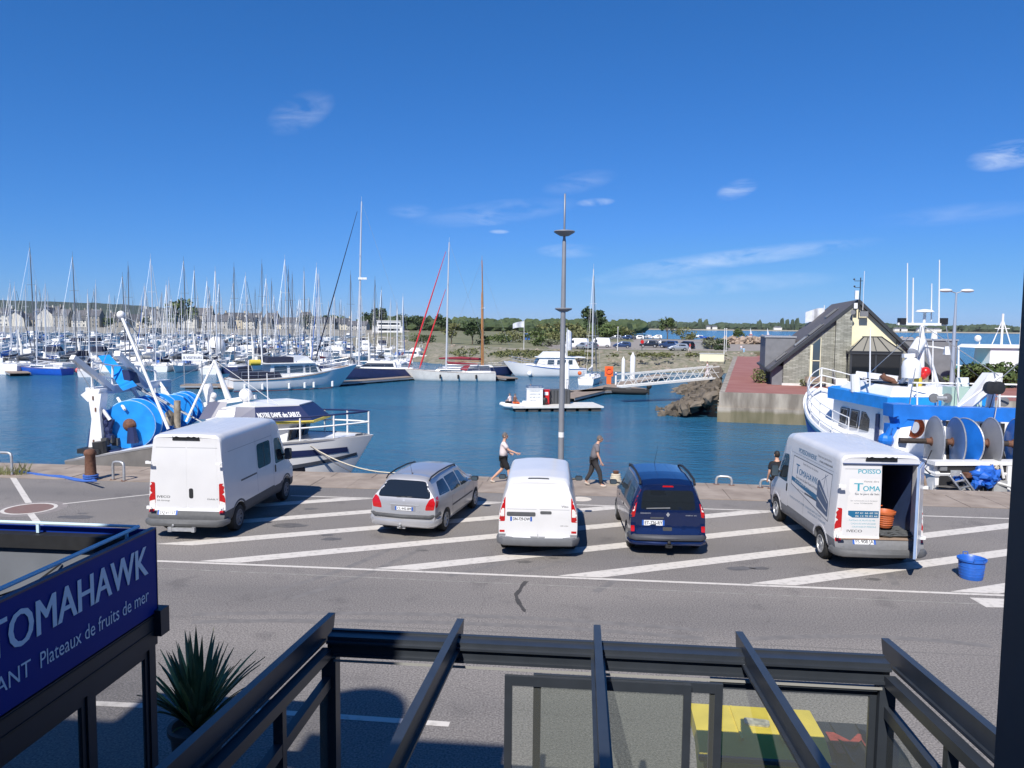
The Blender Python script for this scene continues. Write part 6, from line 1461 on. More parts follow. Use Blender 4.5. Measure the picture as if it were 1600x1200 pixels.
# ---------------------------------------------------------------- car park cars
def small_car(name, label, cat, kind, pm, loc, rz):
    t = thing(name, label, cat, loc, rz)
    if kind == 'van': st = [(0,.35,1.9,.95,.8,1.1,.14,.02),(.1,.3,2.15,.97,.82,1.15,.15,.03),(3.2,.3,2.2,.98,.82,1.15,.15,.03),(3.8,.3,1.9,.97,.78,1.12,.2,.05),(4.4,.3,1.2,.93,.76,1.0,.15,.05),(5.0,.35,.85,.8,.65,.75,.1,0)]; L = 5.0; r = .34
    elif kind == 'suv': st = [(0,.35,1.35,.85,.6,1.0,.14,.02),(.15,.3,1.62,.9,.66,1.02,.15,.03),(2.2,.3,1.68,.92,.68,1.0,.15,.03),(2.9,.3,1.25,.92,.7,1.0,.14,.04),(3.3,.3,1.08,.9,.72,.95,.12,.04),(4.3,.36,.75,.72,.6,.68,.08,0)]; L = 4.3; r = .36
    else: st = [(0,.33,1.15,.80,.55,.92,.14,.02),(.2,.25,1.40,.86,.6,.94,.15,.03),(2.0,.24,1.47,.88,.63,.92,.15,.03),(2.9,.24,1.05,.88,.66,.9,.13,.04),(3.3,.24,.94,.86,.68,.85,.12,.04),(4.05,.32,.62,.65,.52,.55,.08,0)]; L = 4.05; r = .31
    s = loft_body(st, lambda z: .25*max(0,z-.9), lambda z: 0, 20); me = prep(s, pm, arches((.8,L-.85), r+.05, .9)); pr = Proj(s.mesh('q', [])); o = bpy.data.objects.new('body', me); COL.objects.link(o); o.parent = t
    zt = max(q[2] for q in st); zb = 1.12 if kind == 'van' else .98
    for sd in 'LR':
        if kind == 'van': pts = [(3.0,1.2),(3.95,1.2),(3.6,1.75),(3.0,1.8)]
        else: pts = [(.45,zb),(2.75,zb-.02),(2.2,zt-.18),(.75,zt-.20)]
        w = MB(); pr.patch(w, sd, pts, off=.02, thick=.01, seg=.3); w.obj('side_window', glassd, t)
    w = MB(); y0 = {'van': 3.65, 'suv': 2.38, 'car': 2.2}[kind]; pr.patch(w, 'T', [(-.6,y0),(.6,y0),(.68,y0+.6),(-.68,y0+.6)], off=.02, thick=0, seg=.3); w.obj('windscreen', glassd, t)
    if kind != 'van': w = MB(); pr.patch(w, 'B', [(-.6,zb+.03),(.6,zb+.03),(.5,zt-.16),(-.5,zt-.16)], off=.02, thick=0, seg=.3); w.obj('rear_window', glassd, t)
    for sx in (-1,1):
        w = MB(); pr.patch(w, 'B', [(sx*.6,.72),(sx*.78,.72),(sx*.78,.95),(sx*.6,.95)], off=.02, thick=0); w.obj('tail_lamp', lampred, t)
        w = MB(); pr.patch(w, 'F', [(sx*.35,.60),(sx*.58,.62),(sx*.60,.76),(sx*.38,.74)], off=.03, thick=0); w.obj('headlight', lampwhite, t)
        for y in (.8, L-.85):
            q = MB(); q.lathe([(r*.6,-.09),(r,-.09),(r,.09),(r*.6,.09)],14,axis='X',cap=False); q.lathe([(.001,sx*.06),(r*.62,sx*.07)],14,axis='X',cap=False); q = q.obj('wheel', rubber, t); q.location = (sx*.78,y,r)
            q2 = MB(); q2.lathe([(.001,sx*.10),(r*.55,sx*.09)],12,axis='X',cap=False); q2.obj('rim', steel, q)
    return t
pw = mat('car_white', (.72,.72,.72), .3, coat=.4); pk = mat('car_dark', (.02,.025,.04), .25, .2, coat=.6); pn = mat('car_navy', (.03,.06,.15), .25, .3, coat=.6); psv = mat('car_silver', (.45,.48,.52), .3, .5, coat=.4); pgy = mat('car_grey', (.16,.17,.19), .3, .3, coat=.4)
for (px, py, kind, pm, hd, lab) in [(940,543,'van',pw,80,'white delivery van in the car park, biggest of the vans'),(905,545,'van',pw,75,'white van half hidden behind the street lamp'),(912,546,'car',psv,30,'silver grey car between the two white vans'),(924,546,'car',pgy,20,'dark grey car beside the white delivery van'),
    (971,544,'car',pn,85,'dark blue car parked behind the bank right of the white delivery van'),(962,531,'suv',pgy,85,'dark car in the back row above the dark blue one'),(978,531,'suv',pn,85,'blue car in the back row right of the dark one'),(985,531,'car',pk,80,'black car at the right of the back row pair'),
    (997,531,'suv',pw,80,'white car in the back row behind the lamp post sign'),(1013,529,'car',pw,20,'white car with its front to the bay'),(1026,530,'suv',pw,80,'white people carrier right of the white car in the back row'),(1014,543,'suv',pk,82,'black off-road car in the front row'),
    (1033,543,'suv',pgy,84,'dark estate car right of the black off-road car'),(1046,544,'suv',pn,60,'dark blue car behind the silver one'),(1058,548,'car',psv,94,'silver hatchback in front of the dark cars'),(1072,545,'suv',pk,40,'black car with open boot right of the silver hatchback'),
    (1078,529,'suv',pk,80,'black estate by the round bush of the back row'),(1091,529,'car',psv,80,'silver car behind the boat trailer')]:
    q = gp(px, py, LT+.01); L2 = 2.1; rz = radians(hd); small_car('parked_van' if kind == 'van' else 'parked_car', lab, 'van' if kind == 'van' else 'car', kind, pm, (q.x+L2*sin(rz), q.y-L2*cos(rz)*.3, LT+.01), rz)
q = gp(1103,532,LT); t = thing('small_boat', 'small blue boat standing ashore in the car park', 'boat', (q.x+2.5,q.y,LT+.7), radians(85)); h, e = hull_mb(5,1.9,.7); h.obj('hull', bluehull, t, 50); deck_mb(e).obj('deck', white, t)
for i, (px, py, m_, sz) in enumerate([(792,533,canvasb,(2.6,1.6,1.9)),(824,531,canvasb,(1.6,1.4,2.2)),(1112,533,canvasb,(2.6,1.2,1.2)),(1097,545,steel,(4.5,1.5,1.6))]):
    q = gp(px, py, LT); t = thing('recycling_bin' if i < 3 else 'metal_container', ['blue and white tarpaulin covered bin behind the hedge','blue bottle bank behind the white cruiser','blue bin by the breakwater','grey metal container beside the pale shrub'][i], 'container', tuple(q), .1); m = MB(); m.prism(rpoly([(-sz[0]/2,-sz[1]/2),(sz[0]/2,-sz[1]/2),(sz[0]/2,sz[1]/2),(-sz[0]/2,sz[1]/2)],.2), 0, sz[2]*.85); m.obj('body', m_, t); m = MB(); m.box((0,0,sz[2]*.9),(sz[0]*1.05,sz[1]*1.05,sz[2]*.10)); m.obj('lid', white if i == 0 else m_, t)
for px, py, Y, lab in [(965,533,150,'thin white lamp post left of the car park sign'),(1003,540,150,'dark post with red sign in the car park'),(1134,553,150,'slim pole at the promenade entrance'),(1131,553,140,'second slim pole at the promenade entrance')]:
    q = at(px, py+8, Y); t = thing('post', lab, 'post', (q.x,Y,LT-.6 if px < 1100 else 0), 0); h = 5.2 if px != 1003 else 4.4; m = MB(); m.tube((0,0,-.5),(0,0,h),.07,.05,8); m.obj('shaft', white if px != 1003 else darkgrey, t)
    m = MB()
    if px == 1003: m.lathe([(.001,-.05),(.35,-.05),(.35,.0),(.001,.0)],16,(0,-.08,h*.55),'Y'); m.obj('round_sign', red, t)
    else: m.sphere((0,0,h),.12,8,6); m.obj('cap', white, t)
t = thing('low_wall', 'low cream wall at the promenade entrance by the pale shrub', 'wall', tuple(gp(1111,562,0)), radians(-8)); m = MB(); m.bx(-1.9,2.1,-.2,.2,-.3,1.0); m.obj('block', cream, t); m = MB(); m.bx(-2.0,2.2,-.28,.28,1.0,1.08); m.obj('coping', offwhite, t)
# flags
def flag(label, px, py, Y, h, w, hh, m_, side=1, base=LT):
    q = at(px, py, Y); t = thing('flag', label, 'flag', (q.x,Y,base)); zt = q.z-base; m = MB(); m.tube((0,0,0),(0,0,zt+.3),.06,.04,8); m.obj('pole', white, t)
    m = MB(); n = 10; vs = []
    for i in range(n+1):
        f = i/n; vs += [(side*w*f, .25*sin(f*7), zt-.5*f*f), (side*w*f, .25*sin(f*7), zt-hh*(1-.2*f)-.5*f*f)]
    m.add(vs, [(2*i,2*i+1,2*i+3,2*i+2) for i in range(n)]); m.add([(a,b+.02,c) for a,b,c in vs], [(2*i+2,2*i+3,2*i+1,2*i) for i in range(n)]); m.obj('cloth', m_, t); return t
flag('white flag blowing on a pole above the hedge', 819, 502, 150, 9, 2.2, 1.2, mat('flag_cloth', (.60,.62,.66), .8, var=.2, vs=1.5), -1)
flag('tall white feather flag just right of the street lamp', 886, 515, 120, 9, .8, 3.4, mat('flag_cloth', (.60,.62,.66), .8), 1, WATER)
flag('white flag behind the roof of the harbour office', 1288, 481, 86, 9, 2.0, 1.5, mat('flag_cloth', (.60,.62,.66), .8), -1, 0)
# ---------------------------------------------------------------- harbour office on the pier
OA = radians(-14); OU = Vector((cos(OA),sin(OA),0)); OV = Vector((-sin(OA),cos(OA),0)); OO = gp(1223,602)
def uz(px, py, v=0):
    d = _F*FPX+_R*(px-800)+_U*(600-py); o = Vector((0,0,CAM_H)); c = OO+OV*v; s = (c-o).dot(OV)/d.dot(OV); p = o+d*s; return ((p-OO).dot(OU), p.z)
t = thing('harbour_office', 'harbour office with steep slate roof, stone walls, yellow gable and glass bay', 'building', tuple(OO), OA)
def stone_slab():
    m = mat('green_grey_stone', (.22,.22,.19), .9); N, L = m.node_tree.nodes, m.node_tree.links; b = N['Principled BSDF']; tc_ = N.new('ShaderNodeTexCoord'); mp = N.new('ShaderNodeMapping'); mp.inputs['Rotation'].default_value = (pi/2,0,0); L.new(tc_.outputs['Object'], mp.inputs[0])
    br = N.new('ShaderNodeTexBrick'); br.inputs['Scale'].default_value = 1; br.inputs['Brick Width'].default_value = .55; br.inputs['Row Height'].default_value = .13; br.inputs['Mortar Size'].default_value = .012; br.inputs['Color1'].default_value = (.38,.385,.33,1); br.inputs['Color2'].default_value = (.235,.24,.20,1); br.inputs['Mortar'].default_value = (.10,.10,.08,1); L.new(mp.outputs[0], br.inputs[0])
    n = N.new('ShaderNodeTexNoise'); n.inputs['Scale'].default_value = 1.2; n.inputs['Detail'].default_value = 6; L.new(tc_.outputs['Object'], n.inputs[0]); x = N.new('ShaderNodeMixRGB'); x.blend_type = 'OVERLAY'; x.inputs[0].default_value = .5; L.new(br.outputs[0], x.inputs[1]); L.new(n.outputs[0], x.inputs[2]); L.new(x.outputs[0], b.inputs['Base Color'])
    bp = N.new('ShaderNodeBump'); bp.inputs['Distance'].default_value = .03; L.new(br.outputs['Color'], bp.inputs['Height']); L.new(bp.outputs[0], b.inputs['Normal']); return m
stn = stone_slab()
oslate = mat('roof_slate', (.085,.080,.082), .7, vs=2.5, col2=(.14,.13,.135), bump=.4, bs=5, stretch=(1,1,4)); anth = mat('anthracite_trim', (.035,.04,.045), .5, var=.1)
pk_u, pk_z = uz(1341,468); le_u, le_z = uz(1201,577); re_u, re_z = uz(1473,594); D_ = 15.0
roofz = lambda u: pk_z+(le_z-pk_z)*(pk_u-u)/(pk_u-le_u) if u < pk_u else pk_z+(re_z-pk_z)*(u-pk_u)/(re_u-pk_u)
u1 = uz(1302,600)[0]; u2 = uz(1327,600)[0]; u3 = uz(1398,600)[0]; u4 = re_u-1.2
def gable(mb, a, b, y0, y1, drop=.30):
    pts = [(a,-.5),(b,-.5),(b,roofz(b)-drop)] + ([(pk_u,pk_z-drop)] if a < pk_u < b else []) + [(a,roofz(a)-drop)]
    n = len(pts); mb.add([(u,y0,z) for u,z in pts]+[(u,y1,z) for u,z in pts], [tuple(range(n)), tuple(range(n,2*n))[::-1]]+[((i+1) % n, i, n+i, n+(i+1) % n) for i in range(n)])
m = MB(); gable(m, 0, u1-.02, 0, D_); gable(m, u1, u2-.02, -.35, D_-.2); gable(m, u3+.02, u4, -.05, D_); m.obj('stone_wall', stn, t)
m = MB(); gable(m, u2, u3, .12, D_-.1); m.obj('yellow_gable', cream, t)
m = MB(); o = .35
for s, (ea, ez) in ((-1,(le_u,le_z)),(1,(re_u,re_z))):
    m.slab([(pk_u,-o,pk_z),(ea,-o,ez),(ea,D_+.5,ez),(pk_u,D_+.5,pk_z)], (0,0,-.20))
r = m.obj('roof', oslate, t)
m = MB()
for ea, ez in ((le_u,le_z),(re_u,re_z)): m.bar((pk_u,-o-.03,pk_z-.12),(ea,-o-.03,ez-.12),.06,.28)
m.bar((le_u-.05,-o,le_z-.1),(le_u-.05,D_+.5,le_z-.1),.16,.2); m.obj('barge_board', anth, r)
def onroof(v, f): return Vector((pk_u+(le_u-pk_u)*f, v, pk_z+(le_z-pk_z)*f+.06))
for v0, v1, f0, f1, mm in ((1.2,2.4,.36,.52,glassb),(1.2,2.4,.54,.68,mat('pale_skylight', (.45,.55,.66), .15, spec=.8)),(5.0,6.2,.12,.26,glassb),(1.3,2.2,.78,.90,mat('skylight_frame', (.30,.27,.24), .6))):
    m = MB(); m.slab([onroof(v0,f0),onroof(v0,f1),onroof(v1,f1),onroof(v1,f0)], (0,0,.06)); k = m.obj('skylight', mm, r)
    m = MB(); q = [onroof(v0,f0),onroof(v0,f1),onroof(v1,f1),onroof(v1,f0)]
    for i in range(4): m.bar(q[i]+Vector((0,0,.08)), q[(i+1) % 4]+Vector((0,0,.08)), .08, .08)
    m.obj('skylight_rim', midgrey, r)
# tall window
wa, wz0 = uz(1266,596); wb, _z = uz(1280,596); _, wz1 = uz(1273,534)
m = MB(); m.slab([(wa,-.02,wz0),(wb,-.02,wz0),(wb,-.02,wz1+.4),(wa,-.02,wz1-.35)], (0,.05,0)); wf = m.obj('tall_window', glassb, t)
m = MB(); m.bar((wa,-.04,wz0),(wa,-.04,wz1-.3),.22,.08,up=(0,1,0)); m.bar((wb,-.04,wz0),(wb,-.04,wz1+.4),.06,.08,up=(0,1,0)); m.bar((wa,-.05,(wz0+wz1)/2+.1),(wb,-.05,(wz0+wz1)/2+.1),.06,.08); m.obj('frame', cream, wf)
# glass bay
ba, bz = uz(1330,553,-2.2); bb, _ = uz(1408,553,-2.2); _, bt = uz(1360,530,-1.0)
m = MB()
for u in (ba,(ba+bb)/2,bb): m.bx(u-.08,u+.08,-2.28,-2.12,0,bz)
for u in (ba,bb): m.bx(u-.06,u+.06,-.5,-.35,0,bz)
m.bx(ba-.15,bb+.15,-2.35,-.30,bz,bz+.22); m.bx(ba,bb,-2.24,-2.16,.0,.55); m.obj('bay_frame', anth, t)
m = MB(); m.bx(ba+.05,bb-.05,-2.21,-2.19,.5,bz); m.bx(ba-.02,ba+.01,-2.2,-.4,.1,bz); m.bx(bb-.01,bb+.02,-2.2,-.4,.1,bz); m.obj('bay_glass', glassd, t)
cz = bt; ca, cb_ = ba+(bb-ba)*.30, ba+(bb-ba)*.66; zz = bz+.22
m = MB(); q = [(ba-.15,-2.35,zz),(bb+.15,-2.35,zz),(bb+.15,-.3,zz),(ba-.15,-.3,zz),(ca,-.9,cz+.2),(cb_,-.9,cz+.2),(cb_,-.3,cz+.2),(ca,-.3,cz+.2)]
m.add(q, [(0,1,5,4),(1,2,6,5),(3,0,4,7),(4,5,6,7),(2,3,7,6)]); m.obj('bay_roof_glass', mat('tinted_roof_glass', (.26,.245,.20), .12, spec=.7), t)
m = MB()
for a, b in ((0,4),(1,5),(4,5),(0,1),(5,6),(4,7)): m.bar(Vector(q[a])+Vector((0,-.02,.03)), Vector(q[b])+Vector((0,-.02,.03)), .08, .08)
for f in (.25,.5,.75): m.bar(Vector(q[0]).lerp(Vector(q[1]),f)+Vector((0,-.02,.03)), Vector(q[4]).lerp(Vector(q[5]),f)+Vector((0,-.02,.03)), .06, .06)
m.obj('bay_roof_frame', anth, t)
# side wings clad in slate
swl = mat('wing_slate', (.15,.155,.165), .7, vs=1.5, col2=(.20,.205,.22), bump=.2, bs=6)
wl0, wlz = uz(1196,527,5); m = MB(); m.bx(wl0,1.5,4.6,12,0,wlz); m.obj('left_wing', swl, t); m = MB(); m.bx(wl0-.1,1.6,4.5,12.1,wlz,wlz+.14); m.obj('wing_coping', steel, t)
m = MB(); m.bx(le_u+.35,0.0-.02,.3,2.6,0,le_z+.35); m.obj('porch', swl, t)
r0, rz0 = uz(1455,532,5); r1, _ = uz(1487,532,5); m = MB(); m.bx(r0-3,r1+.4,4.6,9,0,rz0); m.obj('right_wing', swl, t); m = MB(); m.bx(r0-3,r1+.5,4.5,9.1,rz0,rz0+.14); m.obj('wing_coping', steel, t)
# plinth, security lamps, weather mast
m = MB(); m.bx(-.1,u1,-.12,0,-.1,.22); m.obj('plinth', offwhite, t)
m = MB(); m.tube((pk_u+.05,-o-.1,pk_z-1.2),(pk_u+.05,-o-.1,pk_z+2.0),.05,n=6); m.bar((pk_u-.5,-o-.1,pk_z+1.7),(pk_u+.25,-o-.1,pk_z+1.7),.05,.05); m.bar((pk_u-.45,-o-.1,pk_z+1.1),(pk_u+.1,-o-.1,pk_z+1.1),.05,.05); m.sphere((pk_u-.5,-o-.1,pk_z+1.85),.09,6,5); m.sphere((pk_u-.45,-o-.1,pk_z+1.2),.09,6,5); m.obj('weather_mast', anth, t)
m = MB(); m.tube((pk_u+.35,-o-.1,pk_z-1),(pk_u+.35,-o-.1,pk_z+2.6),.025,n=5); m.obj('whip_aerial', white, t)
m = MB(); m.box((pk_u-.25,-o-.2,pk_z+.4),(.3,.3,.8)); m.box((pk_u-.3,-o-.2,pk_z-.6),(.3,.3,.5)); m.obj('camera_housing', white, t)
m = MB(); m.lathe([(.06,0),(.22,-.35)],12,(pk_u-.55,-o-.2,pk_z-1.2),'Y'); m.box((pk_u+.45,-o-.2,pk_z-1.35),(.7,.25,.5)); m.obj('floodlight', midgrey, t)
# steps with rail, bench, bush
s0 = uz(1313,605,-1.5)[0]; t2 = thing('steps', 'stone steps with handrail at the office wall', 'steps', tuple(OO+OU*s0-OV*.4), OA)
m = MB(); [m.bx(-.5,.9,-1.8+k*.33,.0,-.05,.17*(k+1)) for k in range(5)]; m.obj('flight', offwhite, t2); m = MB(); m.path([(-.55,-1.8,0),(-.55,-1.8,.95),(-.55,-.1,1.8),(-.55,-.1,.8)],.04,6); m.bar((-.55,-1.8,.5),(-.55,-.1,1.3),.03,.03); m.obj('handrail', steel, t2)
b0 = uz(1274,606,-.9)[0]; t2 = thing('bench', 'wooden bench in front of the office wall', 'bench', tuple(OO+OU*b0-OV*1.0), OA)
m = MB(); m.bx(-.95,.95,-.25,.25,.42,.48); m.obj('seat', wood, t2); m = MB(); [m.bx(-.95,.95,.22,.27,.55+k*.14,.65+k*.14) for k in range(3)]; m.obj('backrest', wood, t2)
for x in (-.85,.85): m = MB(); m.bx(x-.04,x+.04,-.25,.27,0,.42); m.bx(x-.04,x+.04,.22,.27,.42,.95); m.obj('leg', darkgrey, t2)
bush(tuple(OO-OU*2.0+OV*2.5), 1.5, 1.8, 'round pale bush left of the harbour office', lf_olive, n=300); bush(tuple(OO+OU*1.7-OV*.6), .7, 1.0, 'tiny plant at the foot of the office wall by the bench', lf_olive, n=120)
q = gp(1535,598); 
for i, (px, w_) in enumerate(((1515,6.5),(1545,6.0),(1570,5.5))): q = at(px, 590, 74); bush((q.x, 74, 0), 2.5, w_, ['left part of the hedge','middle part of the hedge','right part of the hedge'][i]+' in front of the turquoise boat', lf_mid, n=1300, d=3, name='hedge')
# twin headed lamp behind
q = gp(1486,613); t = thing('street_lamp', 'tall pale double headed lamp behind the blue and white trawler', 'street lamp', tuple(q)); zt = at(1492,458,q.y).z
m = MB(); m.path([(0,0,0),(0,0,zt*.6),(0,0,zt)],[.20,.14,.07],12); m.obj('pole', mat('pale_blue_grey_post', (.42,.47,.54), .4, .3), t, 60)
for s in (-1,1):
    m = MB(); m.path([(0,0,zt),(s*.5,0,zt+.15)],.04,6); m.obj('arm', steel, t); m = MB(); m.sphere((s*.95,0,zt+.22),1,14,8,(.60,.24,.16)); m.obj('lamp_head', offwhite, t, 60)
# slender street lamp on the quay
q = at(876,740,26.7); zz = lambda py: at(880,py,26.7).z
t = thing('street_lamp', 'tall slim quay lamp with two flat disc reflectors behind the white panel van', 'street lamp', (q.x,q.y,0))
m = MB(); m.lathe([(.20,0),(.20,.04),(.115,.06),(.105,.4),(.085,zz(480)),(.065,zz(378)),(.045,zz(372)),(.045,zz(366))],18); m.obj('pole', greyp, t, 50)
m = MB(); m.lathe([(.035,zz(362)),(.03,zz(303)),(.001,zz(302))],10); m.obj('finial', mat('finial_grey', (.20,.21,.24), .4, .3), t, 60)
m = MB(); z = zz(363); m.lathe([(.05,z-.14),(.16,z-.12),(.345,z-.01),(.365,z+.02),(.345,z+.05),(.001,z+.06)],28); m.obj('upper_disc', greyp, t, 50)
m = MB(); z = zz(483); m.lathe([(.06,z-.10),(.14,z-.09),(.29,z-.01),(.30,z+.02),(.28,z+.04),(.10,z+.05)],28,(.02,.10,0)); m.obj('lower_disc', greyp, t, 50)
m = MB(); m.lathe([(.101,zz(683)),(.101,zz(675))],18); m.obj('white_sticker', white, t, 60)
# ---------------------------------------------------------------- trawler with blue net drums along the quay
def loc_in(t):
    M = Matrix.Translation(t.location) @ Matrix.Rotation(t.rotation_euler.z, 4, 'Z'); return M.inverted()
def T(t):
    Mi = loc_in(t); return lambda px, py, Y: Mi @ at(px, py, Y)
stern = Vector((-18.6, 0, 0)); cu = -18.6
c0 = qp(-20.2, EDGE_V+2.9, WATER); rzq = QA-pi/2
t = thing('fishing_trawler', 'white and navy fishing trawler with big blue net drums at its stern', 'fishing boat', tuple(c0), rzq)
# local: +Y to the bow (right in the photo); +X toward the quay side
A_ = T(t)
L, B = 11.6, 4.5
h, e = hull_mb(L, B, 3.2, .10, .92, 1.9, .30, depth=.8, full=2.3, nl=20, sternF=.78); h.obj('hull', white, t, 50)
def hull_band(e, f0, f1, y0, y1, m_, nm, grow=.03, n=24):
    mb = MB(); vs = []
    # sample the shell through its own sections
    bv = BVHTree.FromPolygons([v.copy() for v in h.v], [tuple(f) for f in h.f])
    for s in ((-1,1) if nm != 'stern_plating' else (1,)):
        vs = []; ok = []
        for i in range(n+1):
            y = y0+(y1-y0)*i/n; j = min(len(e)-1, max(0, y/L*(len(e)-1))); a = e[int(j)]; b = e[min(len(e)-1,int(j)+1)]; top = a[2]+(b[2]-a[2])*(j-int(j))
            for f in (f0(i/n) if callable(f0) else f0, f1(i/n) if callable(f1) else f1):
                z = top*f; r = bv.ray_cast(Vector((s*6,y,z)), Vector((-s,0,0)))
                vs.append((r[0].x+s*grow, y, z) if r[0] else None)
        for i in range(n):
            q = [vs[2*i],vs[2*i+2],vs[2*i+3],vs[2*i+1]]
            if None in q: continue
            mb.add(q if s > 0 else q[::-1], [(0,1,2,3)])
    return mb.obj(nm, m_, t)
hull_band(e, lambda f: .80+.03*f, lambda f: .92-.03*f, 4.6, L-.7, navyp, 'navy_stripe')
hull_band(e, .0, lambda f: .60+.24*f*f, 0, L+.9, mat('antifoul_navy', (.012,.014,.024), .9, var=.2, spec=.1), 'lower_hull')
hull_band(e, lambda f: .64+.19*f*f, lambda f: .69+.17*f*f, 6, L+.6, mat('hull_grey', (.06,.07,.09), .5), 'grey_band', .035)
hull_band(e, .44, .98, -.0, 4.4, mat('weathered_grey_steel', (.18,.17,.16), .8, var=.25, vs=1.5), 'stern_plating', .05)
deck_mb(e, -.16, .05).obj('deck', mat('deck_grey_blue', (.05,.06,.10), .8, var=.15), t); rub(e, .05, -.02).obj('gunwale', mat('gunwale_grey', (.20,.20,.21), .7), t)
# bow rail: navy top, white posts
m = rails(e, 10, 20, .95, .035, 2, (.55,)); m.obj('bow_rail', white, t); m = MB()
m.path([(w-.06,y,z+.95) for w,y,z in e[10:]]+[(-(w-.06),y,z+.95) for w,y,z in e[:9:-1]],.04,6); m.obj('top_rail', navyp, t, 60)
# wheelhouse
wh = MB(); zd = 2.0; cabin(wh, 5.8, 8.4, 3.3, 2.4, zd, zd+2.1, -.35, .0, .05); wh.obj('wheelhouse', white, t, 30)
m = MB(); m.slab([(-1.7,5.6,zd+2.12),(1.7,5.6,zd+2.12),(1.8,7.6,zd+2.12),(.9,9.2,zd+2.12),(-.9,9.2,zd+2.12),(-1.8,7.6,zd+2.12)],(0,0,.10)); m.slab([(-1.6,6.2,zd+2.62),(1.6,6.2,zd+2.62),(1.6,7.55,zd+2.72),(.75,9.0,zd+2.72),(-.75,9.0,zd+2.72),(-1.6,7.55,zd+2.72)],(0,0,.05)); m.obj('wheelhouse_roof', white, t)
# brow boards: navy with yellow lower edge
z0, z1 = zd+2.16, zd+2.72
cor = [(1.90,6.8),(1.90,7.7),(1.0,9.65),(-1.0,9.65),(-1.90,7.7),(-1.90,6.8)]; cin = [(1.65,6.8),(1.62,7.55),(.78,9.05),(-.78,9.05),(-1.62,7.55),(-1.65,6.8)]
m = MB(); n = len(cor); m.add([(x,y,z0) for x,y in cor]+[(x,y,z1) for x,y in cin], [(i,i+1,n+i+1,n+i) for i in range(n-1)]); m.obj('navy_brow', navyp, t)
m = MB(); m.path([(x,y,z0-.03) for x,y in cor],.06,6); m.obj('yellow_trim', yellow, t)
m = MB(); a, b = Vector((1.90,7.7,z0)), Vector((1.0,9.65,z0)); up = ((Vector((1.62,7.55,z1))+Vector((.78,9.05,z1)))/2-(a+b)/2).normalized(); d_ = (b-a).normalized(); text_on(m, 'NOTRE DAME des SABLES', a+d_*.16+up*.17, d_, up, .33, off=.09, fit=1.58); m.obj('name_lettering', white, t)
for (x0,y0,x1,y1) in [(1.62,6.3,1.50,7.0),(1.48,7.15,1.40,7.7)]:
    m = MB(); m.slab([(x0,y0,zd+1.0),(x1,y1,zd+1.0),(x1+.0,y1+.2,zd+1.85),(x0,y0,zd+1.85)],(.04,0,0)); m.obj('wheelhouse_window', glassd, t)
for k in range(3): x0 = 1.05-k*.72; m = MB(); m.slab([(x0,8.55,zd+1.0),(x0-.58,8.55,zd+1.0),(x0-.58,8.80,zd+1.85),(x0,8.80,zd+1.85)],(0,.04,0)); m.obj('wheelhouse_window', glassd, t)
m = MB(); m.tube((-.2,6.5,zd+2.3),(-.2,6.5,zd+4.4),.02,n=5); m.obj('whip_aerial', white, t)
m = MB(); [m.path([(-.8+.2*k,9.3+.08*k,2.75),(-.4,9.7,2.95),(0.2+.1*k,9.6,2.85)],.06,6) for k in range(5)]; m.obj('pale_rope_heap', mat('aqua_rope', (.30,.55,.50), .9), t); m = MB(); m.path([(.6,9.6,2.9),(.3,10.4,3.1),(0,11.0,3.1)],.09,6); m.box((0,11.2,3.35),(.25,.25,.35)); m.obj('anchor_gear', black, t)
# mast frame amidships with domes
m = MB(); P0 = A_(335,563,32.0); m.tube(A_(291,659,31.0), P0, .05,.05,8); m.tube(A_(357,623,32.2), P0, .14,.07,8); m.bar(A_(320,632,32.2),A_(400,620,32.2),.22,.18); m.obj('mast_frame', white, t, 60)
m = MB(); m.tube(A_(323,600,32.1),A_(330,628,32.1),.20,n=12); m.obj('white_canister', white, t, 60); m = MB(); m.sphere(A_(384,617,32),.28,14,8); m.tube(A_(384,622,32),A_(384,640,32),.12,n=8); m.obj('radar_dome', white, t, 60); m = MB(); m.sphere(A_(334,618,32),.13,8,6); m.obj('navigation_lamp', white, t, 60); m = MB(); m.tube(A_(417,583,31.5),A_(419,640,31.5),.02,n=4); m.obj('whip_aerial', white, t, 60)
m = MB(); m.slab([A_(310,655,31.4),A_(330,655,31.4),A_(337,628,31.8),A_(326,628,31.8)],(0,.5,0)); m.obj('navy_funnel', navyp, t); m = MB(); m.slab([A_(342,640,31.6),A_(405,640,31.6),A_(405,652,31.2),A_(335,655,31.2)],(-.9,0,0)); m.obj('hatch_casing', white, t)
